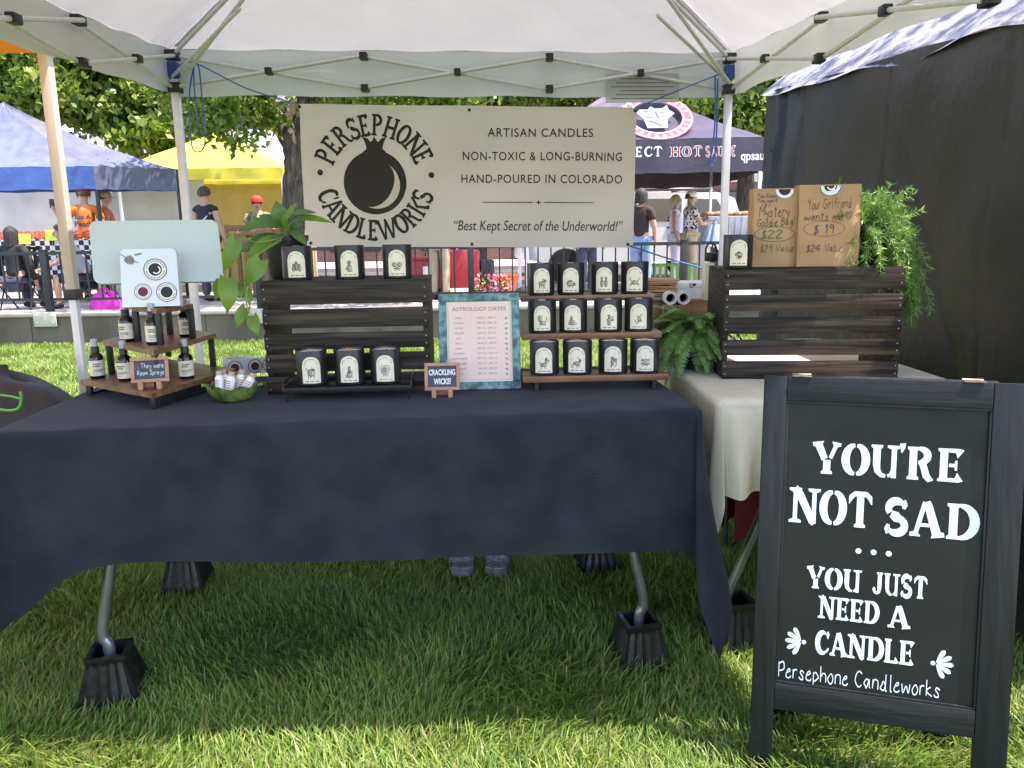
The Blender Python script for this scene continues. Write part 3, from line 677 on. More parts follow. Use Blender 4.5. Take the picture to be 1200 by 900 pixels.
# pomegranate with a crescent
ox, oy = bx(438.5, 212); Rr = 36.5*q
for k in range(8): disc(txt, BT, ox, oy, Rr*(k+1)/8, .002, n=64, r2=max(1e-4, Rr*k/8))
crown = [(-9.5, 33), (-9.5, 40), (-11, 46), (-14, 51.5), (-8, 50), (-4.6, 46), (-3, 47), (0, 52), (3, 47), (4.6, 46), (8, 50), (14, 51.5), (11, 46), (9.5, 40), (9.5, 33)]
txt.add([(ox+a*q, oy+c*q, .0023) for a, c in crown], [tuple(range(len(crown)))], 0, BT)
txt.add([(ox-16*q, oy+32*q, .0021), (ox-9.5*q, oy+38*q, .0021), (ox+9.5*q, oy+38*q, .0021), (ox+16*q, oy+32*q, .0021)], [(3, 2, 1, 0)], 0, BT)
txt.build('lettering', 'ink', ban, 0)
mo = BB(); V = []; nn = 30
for i in range(nn+1):
    t = i/nn; a = R_(62-182*t)
    ro = 27*q; ri = 27*q
    pxo, pyo = ox+2*q+math.cos(a)*ro, oy-3*q+math.sin(a)*ro
    d = math.sin(math.pi*t)*8.5*q
    pxi, pyi = pxo-math.cos(R_(-29))*d, pyo-math.sin(R_(-29))*d
    V += [(pxo, pyo, .003), (pxi, pyi, .003)]
mo.add(V, [(2*i, 2*i+1, 2*i+3, 2*i+2) for i in range(nn)], 0, BT); mo.build('crescent', 'vinyl', ban, 0)
for ppx, ppy in ((355, 125.5), (549, 129), (741.5, 130), (361, 283), (551, 286), (737.5, 288)):
    x, y = bx(ppx, ppy); gm = BB(); disc(gm, BT, x, y, 2.0*q, .003, n=12); gm.build('grommet', 'grommet', ban, 0)

# ================================================================== TABLES
TZ = .86
RZ = R_(5); ex, ey = Vector((math.cos(RZ), math.sin(RZ), 0)), Vector((-math.sin(RZ), math.cos(RZ), 0))
TW, TD = 1.945, .78
t1FR = Vector((.535, 2.20, 0)); t1FL = t1FR-ex*TW
def cloth_fn(W, D, l, r, f, bk, z, seed=0, fold=.30, wave=.010, hem=.006, gain=0, foldl=None, bias=0, biasl=None, droop=0):
    foldl = fold if foldl is None else foldl
    rr = random.Random(seed); ph = [rr.uniform(0, 6.28) for _ in range(8)]
    rho = .02
    def hang(h):
        if h < rho*1.5708: return rho*math.sin(h/rho), rho*(1-math.cos(h/rho))
        return rho+.035*(h-rho*1.57), rho+(h-rho*1.5708)
    def fn(s, t):
        px = (s if s < 0 else (s-W if s > W else 0)); py = (t if t < 0 else (t-D if t > D else 0))
        bx_, by_ = min(max(s, 0), W), min(max(t, 0), D)
        if px == 0 and py == 0:
            return (s, t, z+.0015*math.sin(s*9+ph[0])*math.sin(t*14+ph[1])+.001*math.sin(s*31+t*8))
        if px == 0 or py == 0:
            h = abs(px)+abs(py)*(1+gain*bx_/W+droop*math.exp(-(bx_/.13)**1.6)); o, d = hang(h); n = (math.copysign(1, px) if px else 0, math.copysign(1, py) if py else 0)
            q = bx_ if py else by_; L = W if py else D
            e = min(q, L-q)
            cz = z-d; o += .0025*(math.exp(-((bx_-W*.27)/.006)**2)+math.exp(-((bx_-W*.52)/.006)**2)-math.exp(-((bx_-W*.76)/.006)**2)-math.exp(-((h-.21)/.006)**2)+.6*math.sin(h*44+bx_*3)*math.exp(-((h-.34)/.05)**2))*min(1, h*12)
            o += wave*(h/.4)*(math.sin(q*6.5+ph[2])*.6+math.sin(q*15+ph[3])*.3+math.sin(q*29+h*9+ph[4])*.12)*min(1, e*4)
            return (bx_+n[0]*o, by_+n[1]*o, z-d+hem*math.sin(q*4.1+ph[5])*(h/.4))
        py *= 1+gain*bx_/W+(droop if bx_ <= 0 else 0); h = math.hypot(px, py); th = math.atan2(abs(py), abs(px)); k = th/(math.pi/2)      # 0 = side face, 1 = front face
        o, d = hang(h)
        tri = math.sin(math.pi*k)
        phi = (foldl if px < 0 else fold)*tri; sx, sy = math.copysign(1, px), math.copysign(1, py)
        g = min(1, h/.3)
        # the corner swings out as a cone: its azimuth follows k, with an S fold
        azm = k*math.pi/2+(biasl if (px < 0 and biasl is not None) else bias)*tri*(1 if py < 0 else 0)
        rad = o + (h*math.sin(phi))*min(1, (h/.5))**.7
        dx, dy = math.cos(azm)*rad, math.sin(azm)*rad
        return (bx_+sx*dx, by_+sy*dy, z-d*math.cos(phi*.8))
    s_ = np.concatenate([np.linspace(-l, 0, 26)[:-1], np.linspace(0, W, 70), np.linspace(W, W+r, 26)[1:]])
    # dense rows where the cloth bends over an edge
    def axis(a, L, c, n):
        e0 = [-a+a*(1-(1-i/26)**1) for i in range(26)]
        bend = [-.03, -.024, -.018, -.012, -.006]
        v = sorted(set([round(q, 5) for q in e0 if q < -.032]+bend+[0.0]+[round(L*i/n, 5) for i in range(1, n)]+[L]+[round(L-q, 5) for q in bend]+[round(L+c*i/26, 5) for i in range(1, 27) if c*i/26 > .032]))
        return v
    S, Tt = axis(l, W, r, 76), axis(f, D, bk, 30)
    V = [fn(s, t) for t in Tt for s in S]; nu = len(S)
    Fc = [(j*nu+i, j*nu+i+1, (j+1)*nu+i+1, (j+1)*nu+i) for j in range(len(Tt)-1) for i in range(nu-1)]
    return V, Fc
tb = thing('folding_table', 'folding table with bent grey steel legs under the navy cloth', 'table', t1FL+ex*TW/2+ey*TD/2, RZ)
def t1l(p): # world -> table-local
    d = Vector(p)-Vector(tb.location); return Vector((d.dot(ex), d.dot(ey), p[2]))
b = B(); b.box((0, 0, TZ-.03), (TW-.02, TD-.02, .045), .012); b.build('tabletop', 'ttop', tb)
rises = [az(135, 818, 0), az(222, 690, 0), az(748, 779, 0), az(700, 668, 0)]
for i, p in enumerate(rises):
    q = t1l(p); sgn = -1 if q.x < 0 else 1; sy = -1 if q.y < 0 else 1
    b = B(); b.tube(catmull([(q.x-sgn*.0, q.y, .045), (q.x, q.y, .17), (q.x+sgn*.012, q.y, .23), (q.x-sgn*.035, q.y-sy*.01, .47), (q.x-sgn*.06, q.y-sy*.02, .81)], 5), .0165, 12)
    b.build('leg', 'steel', tb)
    b = B(); b.tube([(q.x, q.y, .045), (q.x, q.y, .085)], .021, 12); b.build('foot_cap', 'blackp', tb)
for s in (0, 1):
    q0, q1 = t1l(rises[s*2]), t1l(rises[s*2+1]); sg = -1 if s == 0 else 1
    b = B(); b.tube([(q0.x-sg*.05, q0.y+.01, .66), (q1.x-sg*.05, q1.y-.01, .66)], .012, 8); b.tube([(q0.x-sg*.05, (q0.y+q1.y)/2, .66), (q0.x-sg*.5, (q0.y+q1.y)/2, .81)], .010, 8); b.build('brace', 'steel', tb)
cl = thing('tablecloth', 'dark navy cloth draped over the long folding table', 'tablecloth', t1FL, RZ)
V, Fc = cloth_fn(TW, TD, .56, .54, .385, .30, TZ, 3, .27, .008, .004, .15, .36, .85, .30, .42)
b = B(); b.add(V, Fc); b.build('cloth', 'navy', cl, 80)

# second table, at a right angle, under a cream cloth
t2 = thing('folding_table', 'folding table under the cream cloth behind the chalkboard sign', 'table', (1.05, 2.95, 0), 0)
b = B(); b.box((0, 0, TZ-.033), (.80, 1.30, .04), .012); b.build('tabletop', 'ttop', t2)
for x, y in ((-.38, -.55), (.36, -.55), (-.36, .55), (.36, .55)):
    sx = -1 if x < 0 else 1
    b = B(); b.tube([(x+sx*.0, y, .05), (x-sx*.0, y, .17), (x-sx*.2 if y < 0 and x < 0 else x, y, .82)] if not (x < 0 and y < 0) else [(x+.02, y, .05), (x+.03, y, .16), (x+.20, y, .62), (x+.24, y, .81)], .0165, 10); b.build('leg', 'steel', t2)
c2 = thing('tablecloth', 'cream cloth hanging in folds over the table behind the chalkboard sign', 'tablecloth', (.632, 2.285, 0), 0)
V, Fc = cloth_fn(.835, 1.36, .41, .04, .29, .2, TZ+.003, 5, .15, .012, bias=.55)
def c2w(p):
    x, y, z = p; d = TZ-z
    if y < .0 and d > .03:      # pleats near the front left corner
        k = math.exp(-((x-.10)/.13)**2); y -= .045*k*min(1, d/.2)*(1+math.sin(x*46)) ; z -= .02*k*math.sin(x*30)*d
    return (x, y, z)
b = B(); b.add([c2w(p) for p in V], Fc); b.build('cloth', 'cream', c2, 80)

def riser_mesh():
    b = B(); bo, to, hh, n = .086, .053, .162, 5
    prof = []
    def ring(hw, z, flute):
        pts = []
        for side in range(4):
            for k in range(n*2):
                t = -1+2*k/(n*2); dd = hw-(flute if (k % 2 == 1 and abs(t) < .95) else 0)
                x, y = t*hw, -dd
                for _ in range(side): x, y = -y, x
                pts.append((x, y, z))
        return pts
    rings = [ring(bo, 0, .008), ring(bo-.004, .03, .008), ring(to+.004, hh-.03, .007), ring(to, hh-.02, 0), ring(to+.003, hh-.012, 0), ring(to+.003, hh, 0), ring(to-.010, hh, 0), ring(to-.014, .05, 0)]
    m_ = len(rings[0]); V = [p for r in rings for p in r]
    Fs = [(i*m_+j, i*m_+(j+1) % m_, (i+1)*m_+(j+1) % m_, (i+1)*m_+j) for i in range(len(rings)-1) for j in range(m_)]
    Fs += [tuple(range((len(rings)-1)*m_, len(rings)*m_))]
    b.add(V, Fs); return b.mesh('riser', 'riser', 30)
RM = riser_mesh(); gp = 'black plastic risers under the table legs'
labs = ['black plastic riser under the front left table leg, nearest the lawn edge', 'black plastic riser under the rear left table leg below the cloth hem', 'black plastic riser under the front leg at the right of the navy table', 'black plastic riser in shadow under the rear leg at the right of the navy table']
for p, lb, rz in zip(rises+[Vector((.735, 2.40, 0))], labs+['black plastic riser beside the chalkboard sign under the cream table leg'], (.14, .0, .10, .05, .12)):
    o = link('table_riser', RM); o.location = (p[0], p[1], 0); o.rotation_euler = (0, 0, rz+RZ); tag(o, lb, 'table riser', gp)
# ================================================================== ON THE TABLE
def crate(label, pos, rz, W, D, Hh, slats, top_slats):
    c = thing('wooden_crate', label, 'crate', pos, rz, 'dark slatted wooden crates')
    th = .011
    for z0, z1 in slats:
        b = B(); b.box((0, -th/2, (z0+z1)/2), (W, th, z1-z0), .002); b.build('slat', 'darkwood', c)
    for s in (-1, 1):
        b = B(); b.box((s*(W/2-.010), D/2+.0005, Hh/2), (.018, D, Hh-.002), .002); b.build('end_panel', 'darkwood', c)
    k = top_slats
    for i in range(k):
        d = D/k; b = B(); b.box((0, d*(i+.5), Hh+th/2), (W, d-.012, th), .002); b.build('top_slat', 'darkwood', c)
        d = D/k; b = B(); b.box((0, d*(i+.5)+.004, th/2+.002), (W-.042, d-.014, th), .002); b.build('bottom_slat', 'darkwood', c)
    b = B()
    for s in (-1, 1):
        for z0, z1 in slats:
            for q in (.28, .72): b.ball((s*(W/2-.010), -th-.0005, z0+(z1-z0)*q), .0022, 6, 4)
    b.build('nails', 'nail', c); return c
HC = .369
sl_ = [(.37*(1-(a-330)/131)-.004, .37*(1-(b_-330)/131)-.004) for b_, a in ((331, 356), (361, 383), (389, 408), (413, 434), (439, 460))]
LCx = Vector((-.537, 2.522, TZ))
crL = crate('dark slatted crate on the navy table carrying the pothos and three candles', LCx, R_(3), .535, .31, .358, sl_, 4)
sl2 = [(.375*(1-(a-305)/335), .375*(1-(b_-305)/335)) for b_, a in ((306, 366), (381, 431), (449, 500), (518, 566), (584, 639))]
RCx = Vector((1.02, 2.62, TZ+.003))
crR = crate('dark slatted crate on the cream table carrying two paper bags and a fern', RCx, R_(-4), .59, .30, .368, sl2, 4)

# ---- candles
CR, CH = .049, .112
b = B(); b.lathe([(CR-.006, 0), (CR-.001, .003), (CR, .01), (CR, CH-.003), (CR-.001, CH), (CR-.0035, CH), (CR-.0045, CH-.003), (CR-.0045, CH-.010)], 40); JARM = b.mesh('jar', 'jar', 50)
b = B(); b.lathe([(CR-.0046, CH-.0105), (CR-.0046, CH-.0065), (0.0001, CH-.006)], 32); WAXM = b.mesh('wax', 'wax')
b = B(); b.box((0, 0, CH-.003), (.022, .003, .008), 0); WICKM = b.mesh('wick', 'wick')
LW, LH, LB = .058, .085, .010      # label: arc width, height, bottom
def cyl(u, v, off): a = u/CR; return (math.sin(a)*(CR+off), -math.cos(a)*(CR+off), v)
def arch(u, w, h): r = w/2; return h-r+math.sqrt(max(0, r*r-u*u))
def label_mesh():
    b = B(); n = 18
    V = []
    for i in range(n+1):
        u = -LW/2+LW*i/n; t = arch(u, LW, LH)
        V += [cyl(u, LB, .0006), cyl(u, LB+t*.5, .0006), cyl(u, LB+t, .0006)]
    b.add(V, [f for i in range(n) for f in ((3*i, 3*i+3, 3*i+4, 3*i+1), (3*i+1, 3*i+4, 3*i+5, 3*i+2))]); return b.mesh('label', 'label', 80)
LABM = label_mesh()
# pictures, drawn on a 10 x 12 grid: e = ellipse (cx, cy, rx, ry), s = stroke
MOT = {
 'ram': ('e 5 5 2.6 1.5|e 7.6 7 1 .8|s 3 4 3 1|s 4.2 4 4.3 1|s 6 4 6 1|s 7 4.2 7.2 1|s 7.2 7.6 6 8.6 5.6 7 6.8 6.8'),
 'boar': ('e 4.8 4.6 3.2 2|e 8 4 1.3 1|s 2.6 3 2.6 1.2|s 4 3 4 1.2|s 6.4 3 6.4 1.2|s 2 6 4 7.2 6 7'),
 'twins': ('e 3.3 4.5 1.1 3|e 6.7 4.5 1.1 3|e 3.3 8.6 .8 .9|e 6.7 8.6 .8 .9|s 3.6 6 6.4 6'),
 'crab': ('e 5 4.6 2.4 1.6|s 3 5.5 1.2 7 2 8.6|s 7 5.5 8.8 7 8 8.6|s 3 4 1 3.2|s 3 3.6 1.4 1.8|s 7 4 9 3.2|s 7 3.6 8.6 1.8'),
 'lion': ('e 5.4 3.6 2.4 1.5|e 3.4 6.6 1.6 1.9|s 3.6 2.6 3 1|s 7 3 7.6 1|s 7.6 4.6 8.8 6.6 8 8.4|s 2 8.6 3 9.4 4.6 8.8'),
 'maiden': ('e 5 2.6 3.4 1|e 4.2 5 1.1 1.8|e 4.2 7.4 .8 .9|s 5 5.4 7 4.4|s 3 5.4 1.8 3.6'),
 'scales': ('e 5 4 1.2 3|e 5 8 .9 1|s 5.6 6 7.8 7.6 7.8 5.6|s 4.4 6 3 5|e 7.8 5 1.1 .5|s 3.6 1.4 6.4 1.2'),
 'scorpion': ('e 5.6 5.2 1.2 2|s 5.6 3.4 4.2 2 3 3 2.4 5|s 6 7 7.6 8.6 6.8 9.4|s 5 7 3.6 8.4|s 6.6 5 8.4 4.4|s 6.6 4.2 8 3'),
 'archer': ('e 5 4 2.4 1.3|e 6.8 6.6 .8 1.4|e 7 8.6 .7 .7|s 3.6 3 2.6 1|s 5.8 3 6.6 1|s 7.4 7 9 7.6 8.6 5.4|s 2.6 4.6 1.4 6'),
 'goat': ('e 5 4.6 2.6 1.3|e 7.6 6.6 .9 .8|s 7.6 7.2 6.2 9|s 2.6 4.2 1.2 2.6 2.4 1.4|s 6.4 3.6 7.4 1.6|s 5 3.4 5.6 1.4'),
 'water_bearer': ('e 4.6 5 1.2 2.6|e 4.6 8.4 .9 .9|e 7 6.6 1 1.2|s 5.4 6.6 6.6 6.8|s 7.4 5.2 7.6 3 6.4 1.4|s 4.2 2.6 3.4 1'),
 'fish': ('e 4.4 6 2.6 .9|e 5.8 3.4 2.6 .9|s 7 6 8.6 7|s 7 6 8.6 5.2|s 3.2 3.4 1.6 4.2|s 3.2 3.4 1.6 2.4|s 3 2 7 1.6'),
 'couple': ('e 3 4.4 1.3 2|e 5 5.4 1.3 2.6|e 7.2 4.2 1.3 2|e 3 7 .8 .8|e 5 8.6 .8 .8|e 7.2 6.8 .8 .8|s 2 2 8 2'),
 'hat_lady': ('e 5 3.8 2 2.4|e 5 7 1 1.1|s 2.6 7.8 7.6 8.2|e 5 8.6 1.2 .9|s 3.4 4.6 2 3|s 3 1.8 7.4 1.6'),
 'two_faces': ('e 3 6 1.7 1.6|e 7 6 1.7 1.6|e 5 3.4 1.2 .9|s 2 3.6 4 2.6|s 8 3.6 6 2.6|s 3 2 7 2'),
 'wolf': ('e 5 5.6 2.6 2.6|e 6.4 7.6 1 .9|s 3 4 2.6 1.6|s 6.6 4 7 1.6|s 4.4 3.4 4.4 1.6|s 2.4 7 1.6 9'),
 'lady': ('e 5 3.4 1.9 2.2|e 5 6 1 1.2|e 5 8.2 .9 .9|s 6 6.4 7.6 5.2|s 2.4 1.6 7.8 1.6|s 2.6 3 2.2 1.6'),
 'portrait': ('e 5 5.4 2.8 3|e 5 6 1.2 1.6|s 1.8 6 2 8.6 5 9.6 8 8.6 8.2 6|s 3 2 7 2'),
 'mushroom': ('e 5 6 2.8 1.6|s 5 5 4.8 2.2|s 5.6 5 5.8 2.2|s 3 2.4 3.6 3.8|s 2.6 6.6 5 8 7.4 6.6'),
}
def art_mesh(key):
    b = B(); x0 = -LW*.36; sx = LW*.72/10; y0 = LB+LH*.12; sy = LH*.62/12
    P = lambda x, y, o=.0012: cyl(x0+x*sx, y0+y*sy, o)
    for it in MOT[key].split('|'):
        a = it.split(); q = [float(z) for z in a[1:]]
        if a[0] == 'e':
            n = 12; cx_, cy_, rx, ry = q; ring = [(cx_+rx*math.cos(2*math.pi*i/n), cy_+ry*math.sin(2*math.pi*i/n)) for i in range(n)]
            # engraving: hatch lines inside an outline
            V, Q = stroke_quads([(x, y, .38) for x, y in ring+[ring[0]]]); b.add([P(*p) for p in V], Q)
            for k in np.arange(-ry+.45, ry-.2, .62):
                hw = rx*math.sqrt(max(0, 1-(k/ry)**2)); V, Q = stroke_quads([(cx_-hw, cy_+k, .36), (cx_, cy_+k-.1, .30), (cx_+hw*.7, cy_+k+.1, .12)]); b.add([P(*p, .0013) for p in V], Q)
        else:
            pts = catmull([(q[i], q[i+1]) for i in range(0, len(q), 2)], 4); V, Q = stroke_quads([(x, y, .42) for x, y in pts]); b.add([P(*p) for p in V], Q)
    # ground line, thin border and the band of tiny letters round the arch
    for i in range(13):
        t = i/12; a = R_(168-156*t); r = LW*.37
        u, v = math.cos(a)*r, LB+LH-LW/2+math.sin(a)*r
        V, Q = stroke_quads([(u-.0011, v, .0022+.0008*(i % 2)), (u+.0011, v, .0022)])
        if i not in (4, 9): b.add([cyl(x, y, .0012) for x, y in V], Q)
    V, Q = stroke_quads([(-LW*.33, LB+LH*.075, .0026), (LW*.33, LB+LH*.075, .0026)])
    V2 = []
    for i in range(11):
        x = -LW*.33+LW*.066*i
        if i not in (3, 7): b.add([cyl(x, LB+LH*.06, .0012), cyl(x+LW*.05, LB+LH*.06, .0012), cyl(x+LW*.05, LB+LH*.09, .0012), cyl(x, LB+LH*.09, .0012)], [(0, 1, 2, 3)])
    for i in range(7):
        rr = random.Random(len(key)*7+i); x, y = rr.uniform(1, 9), rr.uniform(7.5, 11); b.add([P(x-.14, y-.14), P(x+.14, y-.14), P(x+.14, y+.14), P(x-.14, y+.14)], [(0, 1, 2, 3)])
    return b.mesh('illustration', 'greyink' if key == 'portrait' else 'ink', 0)
_first = [None]
def candle(key, pos, rz, label, sc_=1.0, group='black jar candles'):
    t = thing('jar_candle', label, 'candle', pos, rz, group); t.scale = (sc_, sc_, sc_)
    link('jar', JARM, t); link('wax', WAXM, t); link('wick', WICKM, t); l = link('label', LABM, t); link('illustration', art_mesh(key), l)
    if key == 'mushroom':
        bb = B(); bb.add([cyl(-.004+u*.012, LB+LH*.28+v*.008, .0016) for u, v in ((0, 0), (1, .2), (1.2, 1), (.3, 1.1))], [(0, 1, 2, 3)]); bb.build('tint', 'inkred', l, 0)
    return t
def crate_top(cr, fx, fy, z):  # point on a crate
    return cr.matrix_basis @ Vector((fx, fy, z))
def face_cam(p): return -math.atan2(p[0], p[1])*.75
zT = .369
for px, key, lb in ((349.5, 'couple', 'candle with three small figures on its label, in front of the black plant pot'), (411, 'hat_lady', 'candle with a seated lady on its label, middle of three on the left crate'), (466.5, 'two_faces', 'candle with two dark facing heads on its label, right end of the left crate')):
    p = az(px, 330 if px < 400 else 328, TZ+zT); p.y = max(p.y, 2.57); p = ay(px, 328, 2.585); p.z = TZ+zT
    candle(key, p, face_cam(p), 'black '+lb, .985)
p = ay(864, 315, 2.665); p.z = TZ+.003+.379
candle('mushroom', p, face_cam(p), 'black candle with a red tinted mushroom label, left of the paper bags', 1.0)

# ---- wire stand with three candles
ws = thing('metal_riser', 'low black metal riser shelf in front of the left crate', 'display riser', (-.519, 2.44, TZ), R_(4))
b = B(); b.box((0, 0, .043), (.40, .13, .004), .001)
b.box((0, -.064, .036), (.40, .004, .018), .001); b.box((0, .064, .036), (.40, .004, .018), .001); b.build('shelf', 'wire', ws)
for x in (-.19, .19):
    for y in (-.06, .06):
        b = B(); b.tube([(x, y, 0), (x, y, .045)], .0035, 6); b.build('leg', 'wire', ws)
b = B()
for x in (-.198, .198): b.tube([(x, -.064, .045), (x, -.064, .06), (x, .064, .06), (x, .064, .045)], .003, 6)
b.build('end_rail', 'wire', ws)
for k, (x, key, lb) in enumerate(((-.117, 'wolf', 'black candle with a wolf label, left on the low metal riser'), (.002, 'lady', 'black candle with a standing lady label, middle of the low metal riser'), (.115, 'portrait', 'black candle with a pale round portrait label, right on the low metal riser'))):
    p = ws.matrix_basis @ Vector((x, -.002, .0455)); candle(key, p, face_cam(p), lb, .99)

# ---- three-tier candle shelf
sh = thing('tiered_shelf', 'three tier wooden shelf with black brackets holding twelve candles', 'display shelf', (.273, 2.47, TZ), R_(1.5))
tiers = [(.0, .052, .475), (.105, .178, .47), (.21, .297, .465)]
for y, z, wd in tiers:
    b = B(); b.box((0, y+.055, z-.010), (wd, .112, .020), .0015)
    b.build('board', 'walnut', sh)
    for s in (-1, 1):
        b = B(); x = s*(wd/2-.045)
        b.bar((x, y+.012, 0.006), (x, y+.012, z-.02), .012); b.bar((x, y+.098, 0.006), (x, y+.098, z-.02), .012); b.bar((x, y+.006, .006), (x, y+.104, .006), .012); b.build('bracket', 'blackmetal', sh)
rows = [(0, ['archer', 'goat', 'water_bearer', 'fish'], ['an archer', 'a leaping goat', 'a water bearer', 'swimming fish'], 'bottom'), (1, ['lion', 'maiden', 'scales', 'scorpion'], ['a lion', 'a reclining maiden', 'a figure with scales', 'a scorpion'], 'middle'), (2, ['ram', 'boar', 'twins', 'crab'], ['a ram', 'a bull', 'standing twins', 'a crab'], 'top')]
for r, keys, names, rn in rows:
    y, z, wd = tiers[r]
    for i in range(4):
        x = (-.163, -.056, .062, .170)[i]*(1 if r == 0 else .985)+random.uniform(-.003, .003)
        p = sh.matrix_basis @ Vector((x, y+.05, z+.0005))
        candle(keys[i], p, face_cam(p)+random.uniform(-.08, .08), 'black candle with %s on its label, on the %s shelf board' % (names[i], rn), .98)

# ---- framed astrology print
fp = (Vector(az(517, 457, TZ))+Vector(az(610, 456.5, TZ)))/2
fr = thing('picture_frame', 'teal marbled picture frame with pink astrology dates print leaning on the table', 'picture frame', (fp.x, fp.y, TZ+.001), R_(2), rx=R_(-9))
FWd, FHt = .268, .318; bar = .026
for nm, c, s in (('frame_rail', (0, 0, bar/2), (FWd, .018, bar)), ('frame_rail', (0, 0, FHt-bar/2), (FWd, .018, bar)), ('frame_stile', (-FWd/2+bar/2, .0, FHt/2), (bar, .0176, FHt-2*bar-.001)), ('frame_stile', (FWd/2-bar/2, 0, FHt/2), (bar, .0176, FHt-2*bar-.001))):
    b = B(); b.box(c, s, .004); b.build(nm, 'teal', fr)
b = B(); b.box((0, .003, FHt/2), (FWd-2*bar+.002, .006, FHt-2*bar+.002)); b.build('mount', 'creammat', fr)
b = B(); b.box((0, -.0012, FHt/2), (FWd-2*bar-.014, .003, FHt-2*bar-.014)); prn = b.build('print', 'pinkpaper', fr)
T = Matrix.Translation((-FWd/2+bar+.007, -.0027, bar+.007)) @ UPRIGHT; pw, ph_ = FWd-2*bar-.014, FHt-2*bar-.014
b = B(); font_text(b, 'ASTROLOGY DATES', T, pw*.06, ph_*.905, pw*.88, ph_*.052, .0006, bold=.01)
zs = ['ARIES', 'TAURUS', 'GEMINI', 'CANCER', 'LEO', 'VIRGO', 'LIBRA', 'SCORPIO', 'SAGITTARIUS', 'CAPRICORN', 'AQUARIUS', 'PISCES']
ds = ['MAR 21 - APR 19', 'APR 20 - MAY 20', 'MAY 21 - JUN 20', 'JUN 21 - JUL 22', 'JUL 23 - AUG 22', 'AUG 23 - SEP 22', 'SEP 23 - OCT 22', 'OCT 23 - NOV 21', 'NOV 22 - DEC 21', 'DEC 22 - JAN 19', 'JAN 20 - FEB 18', 'FEB 19 - MAR 20']
sym = ['♈', '♉', '♊', '♋', '♌', '♍', '♎', '♏', '♐', '♑', '♒', '♓']
for i in range(12):
    yy = ph_*(.80-.0665*i)
    font_text(b, zs[i], T, pw*.16, yy, None, ph_*.026, .0006, align='C')
    font_text(b, ds[i], T, pw*.62, yy, None, ph_*.026, .0006, align='C')
    polyl(b, T, [(pw*(.94+.022*math.cos(k*2.1+i*1.3)), yy+pw*.02*math.sin(k*2.6+i)) for k in range(4)], pw*.011, .0006)
b.build('lettering', 'pinkink', prn, 0)
b = B(); b.box((pw*.31, ph_*.45, .0004), (pw*.008, ph_*.84, .0006), 0, T); b.build('divider', 'creammat', prn, 0)
b = B(); b.box((0, .064, .098), (.05, .006, .2), .001, None, 0, (R_(24), 0, 0)); b.build('easel_back', 'blackp', fr)

# ---- little framed chalkboards on easels
def mini_board(label, pos, rz, w, h, lines):
    t = thing('tabletop_chalkboard', label, 'small sign', pos, rz); tilt = R_(-12)
    bar = .011; T0_ = Matrix.Translation((0, -.012, .020)) @ Euler((tilt, 0, 0)).to_matrix().to_4x4()
    b = B()
    for c, s in (((0, 0, bar/2), (w, .010, bar)), ((0, 0, h-bar/2), (w, .010, bar)), ((-w/2+bar/2, 0, h/2), (bar, .0096, h-2*bar)), ((w/2-bar/2, 0, h/2), (bar, .0096, h-2*bar))): b.box(c, s, .002, T0_)
    b.build('frame', 'copper', t)
    b = B(); b.box((0, .002, h/2), (w-2*bar+.001, .004, h-2*bar+.001), 0, T0_); s_ = b.build('slate', 'slate', t)
    b = B(); T = T0_ @ Matrix.Translation((0, -.0008, h/2)) @ UPRIGHT
    for fn in lines: fn(b, T, w-2*bar, h-2*bar)
    b.build('lettering', 'chalkw', s_, 0)
    b = B()
    for s in (-1, 1):
        b.box((s*.026, -.012, .008), (.014, .05, .015), .002); b.box((s*.026, -.032, .020), (.014, .008, .012), .002)
    b.box((0, .010, .008), (.064, .012, .014), .002); b.tube([(0, .012, .008), (0, .03, h*.7)], .004, 6); b.build('easel', 'copper', t)
    return t
p = az(518, 466, TZ)
mini_board('small copper framed chalkboard lettered CRACKLING WICKS beside the astrology print', (p.x, p.y+.03, TZ), R_(2), .112, .088,
    [lambda b, T, w, h: font_text(b, 'CRACKLING', T, 0, h*.08, w*.94, h*.27, .0006, align='C', bold=.035), lambda b, T, w, h: font_text(b, 'WICKS!', T, 0, -h*.36, w*.60, h*.28, .0006, align='C', bold=.035)])

# ---- corner riser with spray bottles
def quad(Fp, Lp, Rp, z):
    f_, l_, r_ = az(*Fp, z), az(*Lp, z), az(*Rp, z); return f_, l_, r_, l_+r_-f_
cr = thing('corner_riser', 'three tier wooden corner riser on black legs at the left table end', 'display riser', (-1.15, 2.5, TZ)); o0 = Vector(cr.location)
lv = [quad((178, 461), (94, 445), (277, 432), TZ+.055), quad((180, 411), (120, 398.5), (253, 390.5), TZ+.175), quad((184, 366), (154, 357), (226, 353), TZ+.292)]
